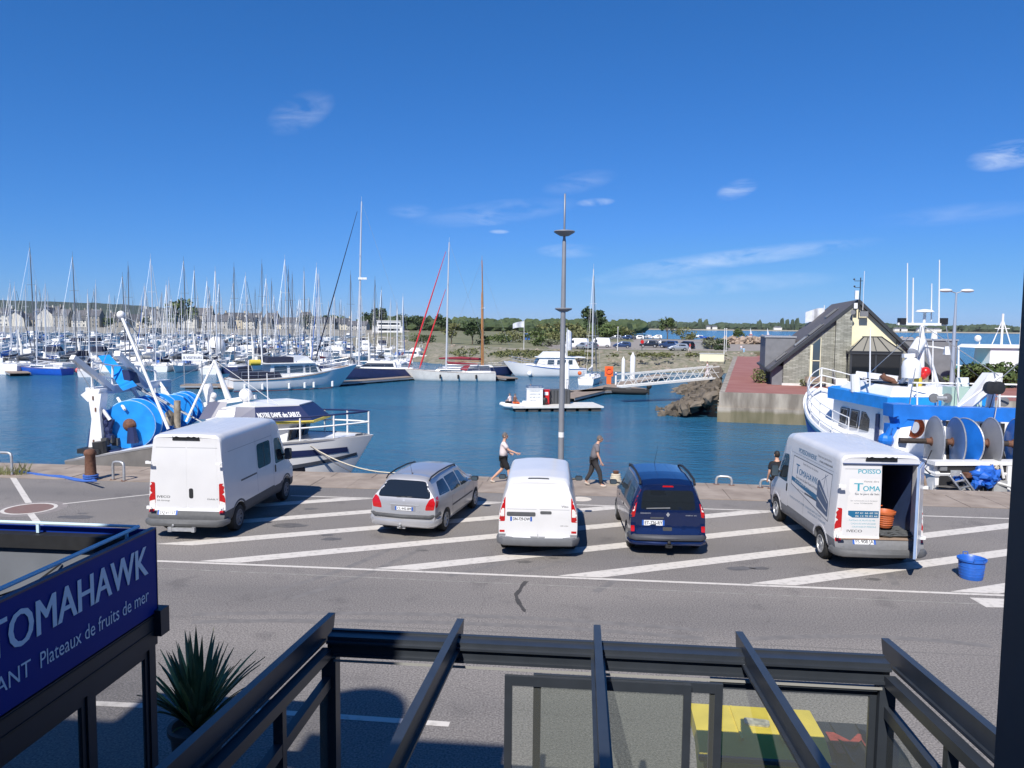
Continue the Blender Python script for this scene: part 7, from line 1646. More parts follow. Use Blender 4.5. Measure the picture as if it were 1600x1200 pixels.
# stern platform, drums
pf = [A_(135,703,30.6),A_(228,700,30.4),A_(240,690,36.5),A_(140,690,36.5)]; m = MB(); z = pf[0].z
m.slab([Vector((p.x,p.y,z)) for p in pf],(0,0,-.28)); m.obj('net_platform', navyp, t)
def drum(a, b, r, fl, fm, hub=True):
    a, b = Vector(a), Vector(b); d = (b-a).normalized(); M = d.to_track_quat('Z','Y').to_matrix().to_4x4(); L_ = (b-a).length
    m = MB(); m.lathe([(r*.72,.05),(r*.72,L_)],32); m.xf(Matrix.Translation(a) @ M); dr = m.obj('net_drum', blueb, t, 60)
    for k in range(fl):
        z = L_*k/(fl-1); m = MB(); m.lathe([(.001,z-.03),(r,z-.03),(r+.02,z),(r,z+.03),(.001,z+.03)],40); m.xf(Matrix.Translation(a) @ M); m.obj('flange', blueb, dr, 30)
        m = MB(); m.path([Vector((cos(q*2*pi/40)*(r+.015),sin(q*2*pi/40)*(r+.015),z)) for q in range(40)],.025,4,closed=True); m.xf(Matrix.Translation(a) @ M); m.obj('pale_rim', fm, dr)
    if hub:
        m = MB(); m.lathe([(.001,-.22),(.14,-.20),(.26,-.06),(.27,-.02)],20); m.xf(Matrix.Translation(a) @ M); m.obj('hub', rust, dr, 50)
    return dr
rimc = mat('worn_blue_rim', (.25,.45,.70), .5, var=.3, vs=8)
a = A_(203,664,31.2); b = A_(247,652,34.6); b.z = a.z; drum(a, b, .98, 5, rimc)
a = A_(272,644,34.8); b = A_(290,640,36.6); b.z = a.z; drum(a, b, .78, 3, rimc)
m = MB(); m.slab([A_(166,640,31.0),A_(188,640,31.6),A_(196,652,31.6),A_(190,694,31.4),A_(172,694,31.0)],(0,-.25,0)); m.obj('drum_side_plate', blueb, t)
m = MB(); m.tube(A_(206,668,31.0),A_(208,692,31.0),.16,.24,8); m.tube(A_(176,655,30.9),A_(162,692,30.9),.10,.14,8); [m.sphere(A_(163+k*3,650+k*11,30.9),.18,8,6) for k in range(4)]; m.path([A_(160,640,30.9),A_(168,652,30.8),A_(164,668,30.8),A_(172,680,30.8),A_(162,692,30.8)],.05,6); m.obj('hydraulic_motor', navyp, t)
m = MB(); m.tube(A_(277,626,31.5),A_(277,668,31.5),.13,n=10); m.tube(A_(261,657,31.5),A_(270,657,31.5),.22,n=12); m.tube(A_(268,645,31.5),A_(262,650,31.5),.16,n=10); m.obj('worn_winch', mat('worn_steel', (.30,.26,.20), .7, .3, var=.3), t, 50)
# stern gantry
def gb(a, b, w, h_, nm='gantry_beam', m_=None, tp=None):
    m = MB(); m.bar(a, b, w, h_, up=(0,1,0) if abs((Vector(b)-Vector(a)).normalized().z) > .8 else (0,0,1)); return m.obj(nm, m_ or white, t)
m = MB(); m.slab([A_(138,700,30.6),A_(160,694,30.6),A_(155,640,30.6),A_(158,615,30.6),A_(137,617,30.6),A_(143,655,30.6)],(-.45,0,0)); m.slab([A_(126,617,30.7),A_(138,608,30.7),A_(156,608,30.7),A_(152,618,30.7),A_(137,628,30.7)],(-.5,0,0)); m.obj('gantry_post', white, t)
m = MB(); m.slab([A_(256,660,37),A_(264,660,37),A_(262,600,37),A_(250,600,37)],(-.3,0,0)); m.obj('gantry_post', white, t)
m = MB(); m.bar(A_(140,612,30.9),A_(262,598,37),.34,.32); m.obj('gantry_beam', white, t)
m = MB(); m.box(A_(147,703,30.5),(.8,.9,.18)); m.obj('foot_plate', black, t); m = MB(); m.tube(A_(155,690,30.4),A_(160,730,30.4),.26,n=10); m.obj('stern_fender', black, t)
m = MB()
pts = [(144,566,31.0),(176,571,32.4),(216,572,34.4),(243,580,36.2)]
for px, py, Y in pts: m.tube(A_(px,py,Y),A_(px,py+38,Y),.05,n=6)
for dy in (0,20): m.path([A_(px,py+dy,Y) for px,py,Y in pts],.035,6)
m.obj('gantry_rail', white, t)
for (a, b) in (((113,558,30.0),(176,608,31.8)),((183,552,31.2),(232,603,34.6))): m = MB(); m.bar(A_(*a),A_(*b),.22,.20); m.obj('derrick_arm', white, t)
m = MB(); m.slab([A_(153,556,33.6),A_(171,554,33.8),A_(210,598,32.2),A_(188,606,31.8)],(.0,.12,-.12)); m.obj('blue_chute', blueb, t); m = MB(); m.slab([A_(190,578,32.3),A_(203,582,32.6),A_(209,598,33),A_(195,600,32.3)],(0,.3,-.0)); m.obj('chute_block', navyp, t)
m = MB(); m.tube(A_(189,492,31.5),A_(263,670,30.6),.062,.062,10); m.sphere(A_(189,492,31.5),.17,8,6); m.obj('long_boom', white, t, 60)
for (a, b, r) in (((145,618,30.8),(172,656,30.8),.07),((205,604,33.6),(223,632,33.4),.09),((250,598,36),(268,625,35),.07),((213,606,33),(300,652,31.2),.04),((213,602,33),(330,668,31.0),.03),((184,622,31.5),(195,640,31.0),.06),((196,500,31.5),(214,520,33),.02)):
    m = MB(); m.tube(A_(*a),A_(*b),r,n=6); m.obj('brace', white if r > .05 else steel, t)
m = MB(); m.slab([A_(166,716,30.0),A_(230,702,30.0),A_(230,728,30.0),A_(166,735,30.0)],(0,0,-.3)); m.obj('stern_bulwark', mat('weathered_grey_steel', (.18,.17,.16), .8, var=.25, vs=1.5), t)
rk1 = lambda nm, m_, f: (lambda q: (f(q), q.obj(nm, m_, t, 50)))(MB())
rk1('rigging_wires', steel, lambda q: [q.path([A_(*a),A_(*b)],.014,4) for a, b in (((335,563,32),(445,640,30)),((335,563,32),(262,598,37)),((189,492,31.5),(145,612,30.9)),((189,492,31.5),(335,563,32)),((189,492,31.5),(240,590,35)),((113,558,30),(144,612,30.8)))])
rk1('drum_net', mat('blue_net', (.02,.16,.42), .9, var=.35, vs=14), lambda q: [q.path([A_(214+8*k+3*cos(j*.9),634+2.4*j,31.5+.75*k) for j in range(10)],.05,5) for k in range(4)])
rk1('platform_clutter', darkgrey, lambda q: [q.box(A_(164+9*k,690-4*(k % 2),30.7+.2*k),(.22,.25,.3)) for k in range(5)])
rk1('gantry_rust', rust, lambda q: [q.box(A_(px,py,30.62),(.10,.05,.16)) for px,py in ((147,690),(150,640),(146,622))])
# mooring lines
def rope_thing(label, pts, r, m_): 
    t_ = MB().__class__(); t_.path(pts, r, 6); o = t_.obj('mooring_rope', m_, None, 60); return tag(o, label, 'rope')
def sag(a, b, s, n=10): return [Vector(a).lerp(Vector(b), i/n)-Vector((0,0,s*4*(i/n)*(1-i/n))) for i in range(n+1)]
rope_thing('pale mooring rope from the navy trawler bow down to the quay behind the silver car', sag(at(485,697,29.6), gp(640,738), .35), .028, rope)
rope_thing('dark mooring rope crossing below the bow of the navy and white trawler', sag(at(485,697,29.6), at(548,737,28.2), .05), .02, mat('dark_rope', (.09,.09,.10), .9))
rope_thing('blue mooring rope lying along the quay stones at the left', [gp(24,737,.04),gp(45,739,.04),gp(75,743,.04),gp(100,746,.04),gp(118,750,.04),gp(132,751.5,.05),gp(150,751,.3)], .04, rope_b)
rope_thing('second blue rope beside the first on the quay stones', [gp(24,735,.03),gp(60,742,.03),gp(95,743.5,.03),gp(118,748,.03),gp(140,752,.03),gp(147,749,.2)], .03, rope_b)
# ---------------------------------------------------------------- blue and white trawler, stern to the quay
c0 = Vector((17.9,27.1,WATER)); rz = radians(4.5)
t = thing('fishing_trawler', 'blue and white trawler with disc net haulers on its stern gantry', 'fishing boat', tuple(c0), rz); A_ = T(t); L = 14.5
h, e = hull_mb(L, 6.2, 2.9, .62, .94, 1.6, .22, depth=.8, full=2.6, nl=20); h.obj('hull', white, t, 50)
hull_band(e, .50, 1.0, -.02, 1.6, mat('weathered_grey_steel', (.18,.17,.16), .8), 'aft_plating', .12); hull_band(e, .66, .90, L*.62, L+.6, bluehull, 'blue_bow_flash'); m = hull_band(e, .0, .25, 0, L+.3, mat('antifoul_navy', (.03,.035,.05), .6), 'lower_hull')
deck_mb(e, -.55, .05).obj('deck', offwhite, t); rub(e, .09, 0).obj('gunwale', white, t)
m = rails(e, 8, 20, 1.15, .026, 2, (1,.66,.33)); m.obj('bow_rail', white, t)
def rk(nm, m_, f, sm=None): q = MB(); f(q); return q.obj(nm, m_, t, sm)
# wheelhouse
zd = 2.5
rk('wheelhouse', white, lambda q: cabin(q, 5.0, 9.6, 4.0, 3.6, zd, zd+2.2, -.25, .2, .15))
rk('wheelhouse_roof', blueb, lambda q: q.slab([(-2.3,4.2,zd+2.22),(2.3,4.2,zd+2.22),(2.2,9.4,zd+2.22),(1.4,10.5,zd+2.22),(-1.4,10.5,zd+2.22),(-2.2,9.4,zd+2.22)],(0,0,.50)))
rk('roof_top', white, lambda q: cabin(q, 4.6, 9.6, 3.9, 3.0, zd+2.72, zd+3.1, .6, .3, .3)); rk('roof_hatch', black, lambda q: q.bx(-1.3,.2,5.6,7.6,zd+3.1,zd+3.18))
for k in range(3): x = -1.92-.0*k; y0 = 8.9-k*.95; m = MB(); m.slab([(x+.10-.02*k,y0,zd+1.05),(x+.10-.02*k,y0-.75,zd+1.05),(x+.20-.02*k,y0-.75,zd+1.85),(x+.20-.02*k,y0,zd+1.85)],(-.05,0,0)); w_ = m.obj('wheelhouse_window', glassd, t); m = MB(); m.path([(x+.06,y0-.05,zd+1.1),(x+.06,y0-.7,zd+1.1),(x+.13,y0-.7,zd+1.8),(x+.13,y0-.05,zd+1.8)],.035,4,closed=True); m.obj('pale_seal', steel, w_)
for k in range(4): x0 = -1.55+k*.8; m = MB(); m.slab([(x0,9.66+.12,zd+1.05),(x0+.65,9.66+.12,zd+1.05),(x0+.65,9.9,zd+1.85),(x0,9.9,zd+1.85)],(0,.05,0)); m.obj('wheelhouse_window', glassd, t)
rk('blue_stripe', navyp, lambda q: (q.slab([(-2.02,5.3,zd+.3),(-2.0,9.2,zd+.3),(-1.96,9.2,zd+.55),(-1.98,5.3,zd+.55)],(-.03,0,0)), q.slab([(-2.0,5.2,zd+.3),(-2.0,5.5,zd+.3),(-1.86,5.7,zd+1.9),(-1.86,5.45,zd+1.9)],(-.05,0,0))))
rk('exhaust_pipe', rust, lambda q: q.path([(-.9,6.0,zd+2.9),(-.9,6.0,zd+3.1),(-1.0,6.05,zd+3.28),(-1.28,6.2,zd+3.38),(-1.40,6.25,zd+3.52)],[.15,.14,.13,.13,.13],12), 60)
rk('deck_barrel', roy, lambda q: [q.lathe([(.33,2.4),(.34,2.9),(.34,3.4),(.30,3.42)],16,(x,y,0)) for x,y in ((-1.6,10.9),(-.9,11.4))], 50)
# mast with aerials
Ym = 33.5
rk('mast', white, lambda q: (q.tube(A_(1438,600,Ym),A_(1441,505,Ym),.16,.10,10), q.tube(A_(1468,612,Ym+.5),A_(1442,525,Ym),.09,n=8), q.tube(A_(1415,612,Ym-.5),A_(1436,560,Ym),.09,n=8), q.bar(A_(1402,506,Ym),A_(1478,507,Ym),.14,.10)), 50)
rk('satellite_mushroom', white, lambda q: (q.tube(A_(1444,504,Ym),A_(1445,489,Ym),.06,n=6), q.lathe([(.001,-.02),(.38,.02),(.30,.10),(.001,.14)],16,A_(1445,488,Ym))), 50)
rk('radar_dome', white, lambda q: (q.lathe([(.10,-1.4),(.10,-.45),(.36,-.40),(.38,.05),(.32,.28),(.15,.42),(.001,.46)],18,A_(1424,575,32.0)),), 50)
rk('white_canister', white, lambda q: q.tube(A_(1427,551,33.0),A_(1438,534,33.4),.24,n=14), 50)
rk('flat_radar', white, lambda q: (q.bar(A_(1411,556,32.8),A_(1428,555,32.8),.22,.16), q.tube(A_(1420,556,32.8),A_(1420,566,32.8),.16,n=8)))
for px, y0, y1, r in ((1417,505,411,.035),(1426,505,434,.04),(1455,502,443,.03),(1467,505,406,.035),(1359,604,512,.035),(1457,600,517,.035),(1497,640,540,.06)): rk('whip_aerial', white, lambda q: q.tube(A_(px,y0,Ym if px != 1359 else 33),A_(px+1,y1,Ym if px != 1359 else 33),r,r*.6,6))
rk('deck_lamp', black, lambda q: [q.box(A_(px,502,Ym),(.26,.26,.28)) for px in (1409,1474)]); rk('side_arm', white, lambda q: (q.bar(A_(1442,540,Ym),A_(1482,545,Ym),.06,.06), q.lathe([(.16,-.25),(.10,.1)],10,A_(1480,545,Ym)), q.lathe([(.14,-.2),(.10,.1)],10,A_(1460,522,Ym))))
# forward crane arm, lifebuoy, rails amidships
rk('crane_arm', white, lambda q: (q.tube(A_(1336,585,34),A_(1337,612,34),.20,n=10), q.bar(A_(1338,584,34),A_(1403,592,33),.20,.24), q.tube(A_(1395,612,33),A_(1415,590,32.6),.10,n=8)))
rk('derrick', white, lambda q: (q.slab([A_(1500,640,29.2),A_(1517,640,29.2),A_(1566,600,28.6),A_(1567,583,28.6),A_(1545,583,28.8)],(0,.35,0)), q.tube(A_(1488,643,28.9),A_(1563,588,28.3),.05,n=6), q.tube(A_(1545,640,29.4),A_(1552,600,28.8),.14,n=8)))
rk('hauling_block', black, lambda q: [q.lathe([(.10,-.12),(.24,-.10),(.24,.10),(.10,.12)],12,A_(px,606,28.3),'Y') for px in (1548,1559)])
rk('midship_rail', white, lambda q: [q.tube(A_(1425,y,31.5),A_(1590,y+3,30.2),.035,n=6) for y in (598,617)]+[q.tube(A_(px,598,31.2-(px-1425)/120),A_(px,640,31.2-(px-1425)/120),.035,n=6) for px in (1433,1465,1497,1530,1562)])
rk('red_and_yellow_gear', red, lambda q: [q.sphere(A_(1436+k*5,581+5*(k % 2),33.0),.22,8,6) for k in range(3)], 60); rk('yellow_oilskin', yellow, lambda q: q.sphere(A_(1432,598,32.5),1,8,6,(.25,.2,.4)), 60)
rk('white_fender', white, lambda q: [q.tube(A_(px,590,31.5),A_(px,612,31.5),.14,n=10) for px in (1500,1508)], 60); rk('pale_green_box', mat('pale_green', (.40,.55,.48), .6), lambda q: q.box(A_(1503,620,31.0),(1.3,.6,.8)))
for px, y in ((1459,622),(1480,622),(1569,628)): rk('pulley_wheel', midgrey, lambda q: q.lathe([(.08,-.05),(.19,-.04),(.19,.04),(.08,.05)],16,A_(px,y,30.6),'Y'))
rk('horizontal_cylinder', steel, lambda q: q.tube(A_(1462,622,30.6),A_(1478,622,30.6),.10,n=8))
# blue gantry with disc haulers
Yg = 28.9; bm_ = mat('gantry_blue', (.015,.16,.58), .38, var=.15, vs=2)
rk('gantry_beam', bm_, lambda q: (q.bar(A_(1398,643,Yg),A_(1640,650,Yg-.4),.55,.50), q.slab([A_(1396,632,Yg-.3),A_(1425,632,Yg-.3),A_(1418,655,Yg-.3),A_(1408,668,Yg-.3),A_(1404,650,Yg-.3),A_(1396,652,Yg-.3)],(0,.7,0))))
rk('gantry_leg', white, lambda q: q.slab([A_(1412,655,Yg-.2),A_(1427,655,Yg-.2),A_(1406,735,Yg-.9),A_(1384,735,Yg-.9)],(0,.4,0)))
rk('leg_head', bm_, lambda q: q.slab([A_(1410,652,Yg-.24),A_(1431,652,Yg-.24),A_(1424,672,Yg-.32),A_(1404,668,Yg-.32)],(0,.5,0)))
rk('hydraulic_winch', bm_, lambda q: (q.sphere(A_(1384,688,Yg-.3),.28,10,8), q.tube(A_(1392,668,Yg-.4),A_(1378,700,Yg-.4),.10,n=8), q.box(A_(1392,676,Yg),(.35,.4,.7))))
sh = [A_(1405,688,28.2), A_(1600,694,27.6)]
rk('drive_shaft', mat('greasy_iron', (.045,.035,.03), .7, .3, var=.3), lambda q: q.tube(sh[0],sh[1],.10,n=10), 60)
d_ = (sh[1]-sh[0]).normalized()
for px, r, mm, tlt in ((1460,.92,mat('dull_white_disc', (.33,.33,.33), .5, var=.18, vs=1.2),0),(1493,.90,mat('blue_white_disc', (.10,.20,.44), .4, var=.25, vs=1.0),0),(1508,.88,bm_,.35),(1548,.92,mat('dull_white_disc', (.33,.33,.33), .5),0),(1588,.92,bm_,0)):
    f = (px-1405)/195; c = sh[0].lerp(sh[1], f); M = Matrix.Translation(c) @ Matrix.Rotation(tlt, 4, 'Z') @ d_.to_track_quat('Z','Y').to_matrix().to_4x4()
    q = MB(); q.lathe([(.001,-.10),(.30,-.08),(r,.0),(r+.02,.03),(r,.05),(.3,-.02),(.001,-.02)],36); q.xf(M); dk = q.obj('hauler_disc', mm, t, 40)
    q = MB(); q.path([Vector((cos(k*2*pi/36)*r,sin(k*2*pi/36)*r,.02)) for k in range(36)],.03,4,closed=True); q.xf(M); q.obj('disc_rim', steel, dk)
    q = MB(); q.lathe([(.001,-.30),(.11,-.28),(.12,-.12),(.17,-.10),(.18,-.06)],16); q.xf(M); q.obj('hub', rust, dk, 50)
rk('lifebuoy', orange, lambda q: q.path([A_(1430,668,29.6)+Vector((cos(k*2*pi/20)*.32,.06*cos(k*2*pi/20),sin(k*2*pi/20)*.32)) for k in range(20)],.10,8,closed=True), 60)
rk('stern_arch', white, lambda q: (q.bx(-3.0,3.0,-.12,.35,3.22,3.36), q.bx(-2.9,-2.7,.1,.35,1.6,3.2), q.bx(-.3,.05,-.15,.3,1.4,3.2), q.bx(2.2,2.4,-.15,.3,1.4,3.2)))
rk('stern_shade_panel', mat('interior_shade', (.02,.02,.022), .9), lambda q: (q.bx(-2.75,2.9,-.06,.02,1.2,3.2), q.bx(-1.6,1.9,1.3,1.5,3.2,3.9))); rk('stern_ladder', alu, lambda q: (q.bar((-2.2,-.35,3.0),(-1.2,-.35,1.8),.1,.05), q.bar((-2.6,-.35,2.9),(-1.6,-.35,1.7),.1,.05), [q.bar((-2.6+.2*k,-.35,2.9-.22*k),(-2.2+.2*k,-.35,3.0-.22*k),.06,.04) for k in range(5)]))  # near-black stern panels: shade of the open stern put in as colour
rk('transom', mat('weathered_white', (.34,.34,.33), .8, var=.3, vs=1.5), lambda q: (q.bx(-3.0,-1.0,-.16,-.08,1.0,2.42), q.bx(1.2,3.0,-.16,-.08,1.0,2.5), q.bx(-.9,-.4,-.3,-.1,1.4,2.7)))
rk('blue_net_heap', roy, lambda q: [rock(q, A_(1524+9*(k % 4)+3*(k//4), 756-9*(k//4)-3*(k % 2), 26.75), .24, random.Random(k)) for k in range(11)]); rk('white_deck_rope', offwhite, lambda q: q.path([(-1.0,-.25,2.7),(-.3,-.35,2.5),(.0,-.4,2.1),(.1,-.4,1.7)],.06,6))
rk('buff_rope', rope, lambda q: (q.path([(1.9,-.3,3.9),(1.95,-.3,3.0),(1.9,-.35,2.4),(2.0,-.3,1.9)],.04,6), q.sphere((1.92,-.32,2.7),.12,8,6)))
rk('rigging_wires', steel, lambda q: [q.path([A_(*a),A_(*b)],.018,4) for a, b in (((1441,508,Ym),(1340,600,38)),((1441,508,Ym),(1420,640,30)),((1441,508,Ym),(1562,588,28.4)),((1478,507,Ym),(1500,640,29.5)),((1565,590,28.3),(1548,690,28)),((1565,590,28.3),(1600,560,28)))])
rk('derrick_wire', black, lambda q: [q.path(sag(A_(*a),A_(*b),s_),.02,4) for a, b, s_ in (((1553,612,28.3),(1540,655,28.6),.1),((1470,660,28.8),(1440,735,27.2),.2),((1430,715,27.2),(1500,760,26.8),.25),((1560,735,26.9),(1470,722,27),.3),((1500,560,31),(1560,600,29),.2))])
rr = random.Random(55)
for k in range(16):
    px = rr.uniform(1432,1578); py = rr.uniform(728,764); s_ = rr.uniform(.10,.24); mm = [steel,offwhite,darkgrey,rust,roy,wood,rope,midgrey][k % 8]
    rk(['deck_box','pipe_stub','rope_bundle','fish_crate'][k % 4], mm, lambda q: (q.box(A_(px,py,26.8+.01*k),(s_*1.6,.25,s_), rz=rr.uniform(-.4,.4)) if k % 4 in (0,3) else q.tube(A_(px,py+8,26.8),A_(px+rr.uniform(-8,8),py-14,26.85),.05,n=7) if k % 4 == 1 else q.path([A_(px+6*cos(j),py+5*sin(j*1.7),26.8) for j in range(9)],.035,5)))
for px in (1475,1520,1560): rk('white_stanchion', white, lambda q: q.tube(A_(px,655,28.9),A_(px,728,28.2),.07,n=8))
rk('aft_deckhouse', white, lambda q: (q.bx(-1.3,2.7,3.2,4.9,2.4,4.7),)); rk('deckhouse_door', black, lambda q: q.bx(-.6,.3,3.12,3.2,2.5,4.4)); rk('deckhouse_window', glassd, lambda q: q.bx(1.0,2.0,3.14,3.2,3.6,4.3))
# ---------------------------------------------------------------- turquoise trawler at the right
Yt = 84; c0 = at(1508,580,Yt); t = thing('fishing_trawler', 'turquoise and white trawler behind the hedge at the right edge', 'fishing boat', (at(1605,580,Yt).x+1,Yt,WATER+1.2), radians(90)); A_ = T(t); L = 10
h, e = hull_mb(L, 4.4, 1.9, .7, .95, 1.4, .25, depth=.8, full=2.4); h.obj('hull', turq, t, 50); deck_mb(e, -.2).obj('deck', white, t); rub(e, .09, 0).obj('gunwale', white, t)
hull_band(e, .25, .62, 0, L*.75, white, 'white_band')
rk('wheelhouse', white, lambda q: cabin(q, 2.0, 6.2, 3.2, 3.0, 1.8, 4.9, .2, .1, .1)); rk('wheelhouse_roof', white, lambda q: cabin(q, 1.0, 8.0, 3.6, 3.2, 4.9, 5.25, .5, .1, .1)); rk('turquoise_panel', turq, lambda q: (q.bx(-1.72,-1.60,2.2,3.0,2.0,4.8), q.bx(1.60,1.72,2.2,3.0,2.0,4.8), q.bx(1.62,1.74,3.8,5.6,2.1,4.2)))
rk('wheelhouse_window', glassd, lambda q: (q.bx(1.64,1.78,4.2,5.4,3.2,4.5),)); rk('mast', white, lambda q: (q.tube((0,4,5.2),(0,4,8.6),.12,n=8), q.tube((-.7,3.4,5.2),(0,4,8.0),.06,n=6), q.tube((.7,4.6,5.2),(0,4,8.0),.06,n=6), q.bar((0,3.2,7.0),(0,4.8,7.0),.08,.08), q.tube((0,2,5.2),(0,2,7.6),.05,n=6), q.sphere((0,6.6,5.9),.35,10,8), q.tube((0,6.4,5.2),(0,6.4,5.8),.06,n=6)))
rk('davit', greyp, lambda q: q.path([(1.9,2.6,1.8),(1.9,2.6,4.2),(1.9,3.0,4.9),(1.9,3.9,5.0)],.10,8), 60); rk('winch', rust, lambda q: q.lathe([(.1,-.2),(.4,-.2),(.4,.2),(.1,.2)],14,(1.9,4.6,3.8),'X'))
# ---------------------------------------------------------------- things on the quay
q = gp(142,750); t = thing('bollard', 'rusty iron bollard on the quay with blue rope around it', 'bollard', tuple(q)); m = MB(); m.lathe([(.23,0),(.22,.08),(.19,.12),(.165,.85),(.20,.90),(.20,.98),(.15,1.06),(.001,1.10)],18); m.obj('casting', rust, t, 40)
m = MB(); [m.path([Vector((cos(k*2*pi/18)*.22,sin(k*2*pi/18)*.22,z)) for k in range(18)],.035,6,closed=True) for z in (.10,.17)]; m.obj('rope_turns', rope_b, t)
def hoop(label, px0, px1, py, hgt, loc=None):
    a, b = gp(px0, py), gp(px1, py+1.5); t = thing('mooring_hoop', label, 'hoop', tuple((a+b)/2), atan2(b.y-a.y,b.x-a.x)); w = (b-a).length/2; m = MB(); m.path([(-w,0,0),(-w,0,hgt-.12),(-w+.04,0,hgt-.03),(-w+.14,0,hgt),(w-.14,0,hgt),(w-.04,0,hgt-.03),(w,0,hgt-.12),(w,0,0)],.045,8); m.obj('tube', steel, t, 60)
    for x in (-w,w): m = MB(); m.lathe([(.11,0),(.11,.02)],12,(x,0,0)); m.obj('base_plate', rust, t)
hoop('grey steel hoop between the bollard and the white van', 177, 194, 750, .65); hoop('grey steel hoop at the left edge above the weeds', -8, 19, 741, .80)
hoop('low dark hoop on the quay edge right of the blue car', 1119, 1143, 757, .30); hoop('low dark hoop on the quay edge by the front of the fishmonger van', 1188, 1204, 762, .3)
t = thing('weeds', 'dry green weeds at the foot of the left steel hoop', 'plant', tuple(gp(10,741))); m = MB(); rr = random.Random(4)
for k in range(160):
    x = rr.uniform(-.9,.7); y = rr.uniform(-.25,.25); a = rr.random()*6.28; h_ = rr.uniform(.1,.35)*(1 if x < .2 else 1.8); m.add([(x-.02,y,0),(x+.02,y,0),(x+cos(a)*h_*.7,y+sin(a)*h_*.7,h_)],[(0,1,2)])
m.obj('leaves', lf_olive, t)
# rope heap / folded sacks behind the blue car
q = gp(962,757); t = thing('rope_coil', 'coil of buff rope lying on a rusty stub beside the blue car', 'rope', tuple(q)); t.scale = (.75,.75,.72); m = MB()
for k in range(5): m.path([Vector((cos(a*2*pi/16)*(.25-.02*k),sin(a*2*pi/16)*(.22-.02*k),.08+.10*k)) for a in range(16)],.06,6,closed=True)
m.obj('coil', rope, t, 60); m = MB(); m.lathe([(.13,0),(.12,.6),(.16,.66),(.001,.70)],14); m.obj('stub', rust, t, 50)
# blue bucket
q = gp(1517,903); t = thing('bucket', 'round blue plastic tub standing alone on the asphalt', 'bucket', tuple(q)); t.scale = (.87,.87,.90); m = MB(); prof = [(.26,0),(.27,.03),(.305,.42),(.30,.44),(.34,.455),(.345,.50),(.325,.505),(.29,.46),(.25,.05),(.001,.045)]; m.lathe(prof, 28); m.obj('shell', roy, t, 40)
m = MB(); [m.path([Vector((cos(k*2*pi/28)*r,sin(k*2*pi/28)*r,z)) for k in range(28)],.008,4,closed=True) for r, z in ((.276,.10),(.282,.17),(.289,.25),(.296,.32))]; m.obj('ribs', roy, t)
for s in (-1,1): m = MB(); m.path([(s*.06-.09,s*.33,.50),(-.09+s*.06,s*.35,.56),(.09,s*.35,.56),(.09,s*.33,.50)],.014,6); m.obj('handle', roy, t)
# basket and mats in the open van
vo, vr = VR; Mv = Matrix.Translation(vo) @ Matrix.Rotation(vr, 4, 'Z'); c = Mv @ Vector((.33,.62,.88)); t = thing('basket', 'orange plastic basket in the open back of the fishmonger van', 'basket', tuple(c)); t.scale = (.72,.72,.86); m = MB(); m.lathe([(.21,0),(.23,.02),(.29,.36),(.33,.38),(.34,.44),(.31,.45),(.26,.37),(.22,.05),(.001,.04)],28); m.obj('shell', mat('terracotta_plastic', (.50,.13,.045), .5, var=.1), t, 40)
m = MB(); [m.path([Vector((cos(k*2*pi/26)*r,sin(k*2*pi/26)*r,z)) for k in range(26)],.012,4,closed=True) for r, z in ((.245,.08),(.255,.14),(.265,.20),(.275,.26),(.285,.32))]; m.obj('hoops', mat('terracotta_plastic', (.5,.13,.045), .5), t)
m = MB(); [m.path([(s*.10,s*.0+.31,.44),(s*.08,.34,.52),(-s*.08,.34,.52)],.015,5) for s in (-1,)]; m.obj('handle', orange, t)
t = thing('folded_net', 'dark folded netting under the orange basket in the van', 'net', tuple(Mv @ Vector((.40,.55,.73))), vr); m = MB(); rr = random.Random(8)
for k in range(7): m.path([Vector((-.33+.11*j, -.32+.05*k+rr.uniform(-.03,.03), .03+.02*(k % 3)+rr.uniform(0,.04))) for j in range(8)],.028,5)
for k in range(4): m.path([Vector((-.36+.11*j, .05+.1*k, .05+rr.uniform(0,.05))) for j in range(8)],.04,5)
m.obj('folds', mat('net_black', (.06,.065,.07), .9, var=.3, vs=10), t)
# ---------------------------------------------------------------- anthracite veranda in front of the window
al = mat('anthracite_aluminium', (.042,.050,.062), .38, .25, var=.10, vs=5)
def glass_thin():
    m = bpy.data.materials.new('clear_pane'); m.use_nodes = True; N, L = m.node_tree.nodes, m.node_tree.links; N.remove(N['Principled BSDF']); tr = N.new('ShaderNodeBsdfTransparent'); tr.inputs[0].default_value = (.84,.88,.84,1); gl = N.new('ShaderNodeBsdfGlossy'); gl.inputs['Roughness'].default_value = .02; fr = N.new('ShaderNodeFresnel'); fr.inputs[0].default_value = 1.75; mx = N.new('ShaderNodeMixShader')
    L.new(fr.outputs[0], mx.inputs[0]); L.new(tr.outputs[0], mx.inputs[1]); L.new(gl.outputs[0], mx.inputs[2]); df = N.new('ShaderNodeBsdfDiffuse'); df.inputs[0].default_value = (.55,.58,.54,1); m2 = N.new('ShaderNodeMixShader'); m2.inputs[0].default_value = .10; L.new(mx.outputs[0], m2.inputs[1]); L.new(df.outputs[0], m2.inputs[2]); L.new(m2.outputs[0], N['Material Output'].inputs[0]); return m
pane = glass_thin()
V0 = at(515,1000,6.75).dot(QV); VU0 = at(515,1000,6.75).dot(QU); ZB = at(515,990,6.75).z
def vp(px, py, v=None):           # pixel -> (u, z) in the plane of the veranda front
    v = V0 if v is None else v; d = _F*FPX+_R*(px-800)+_U*(600-py); o = Vector((0,0,CAM_H)); s = (v-o.dot(QV))/d.dot(QV); p = o+d*s; return p.dot(QU), p.z
t = thing('veranda_frame', 'unglazed roof frame of an anthracite veranda just below the window', 'veranda', tuple(qp(0,0,0)), QA)
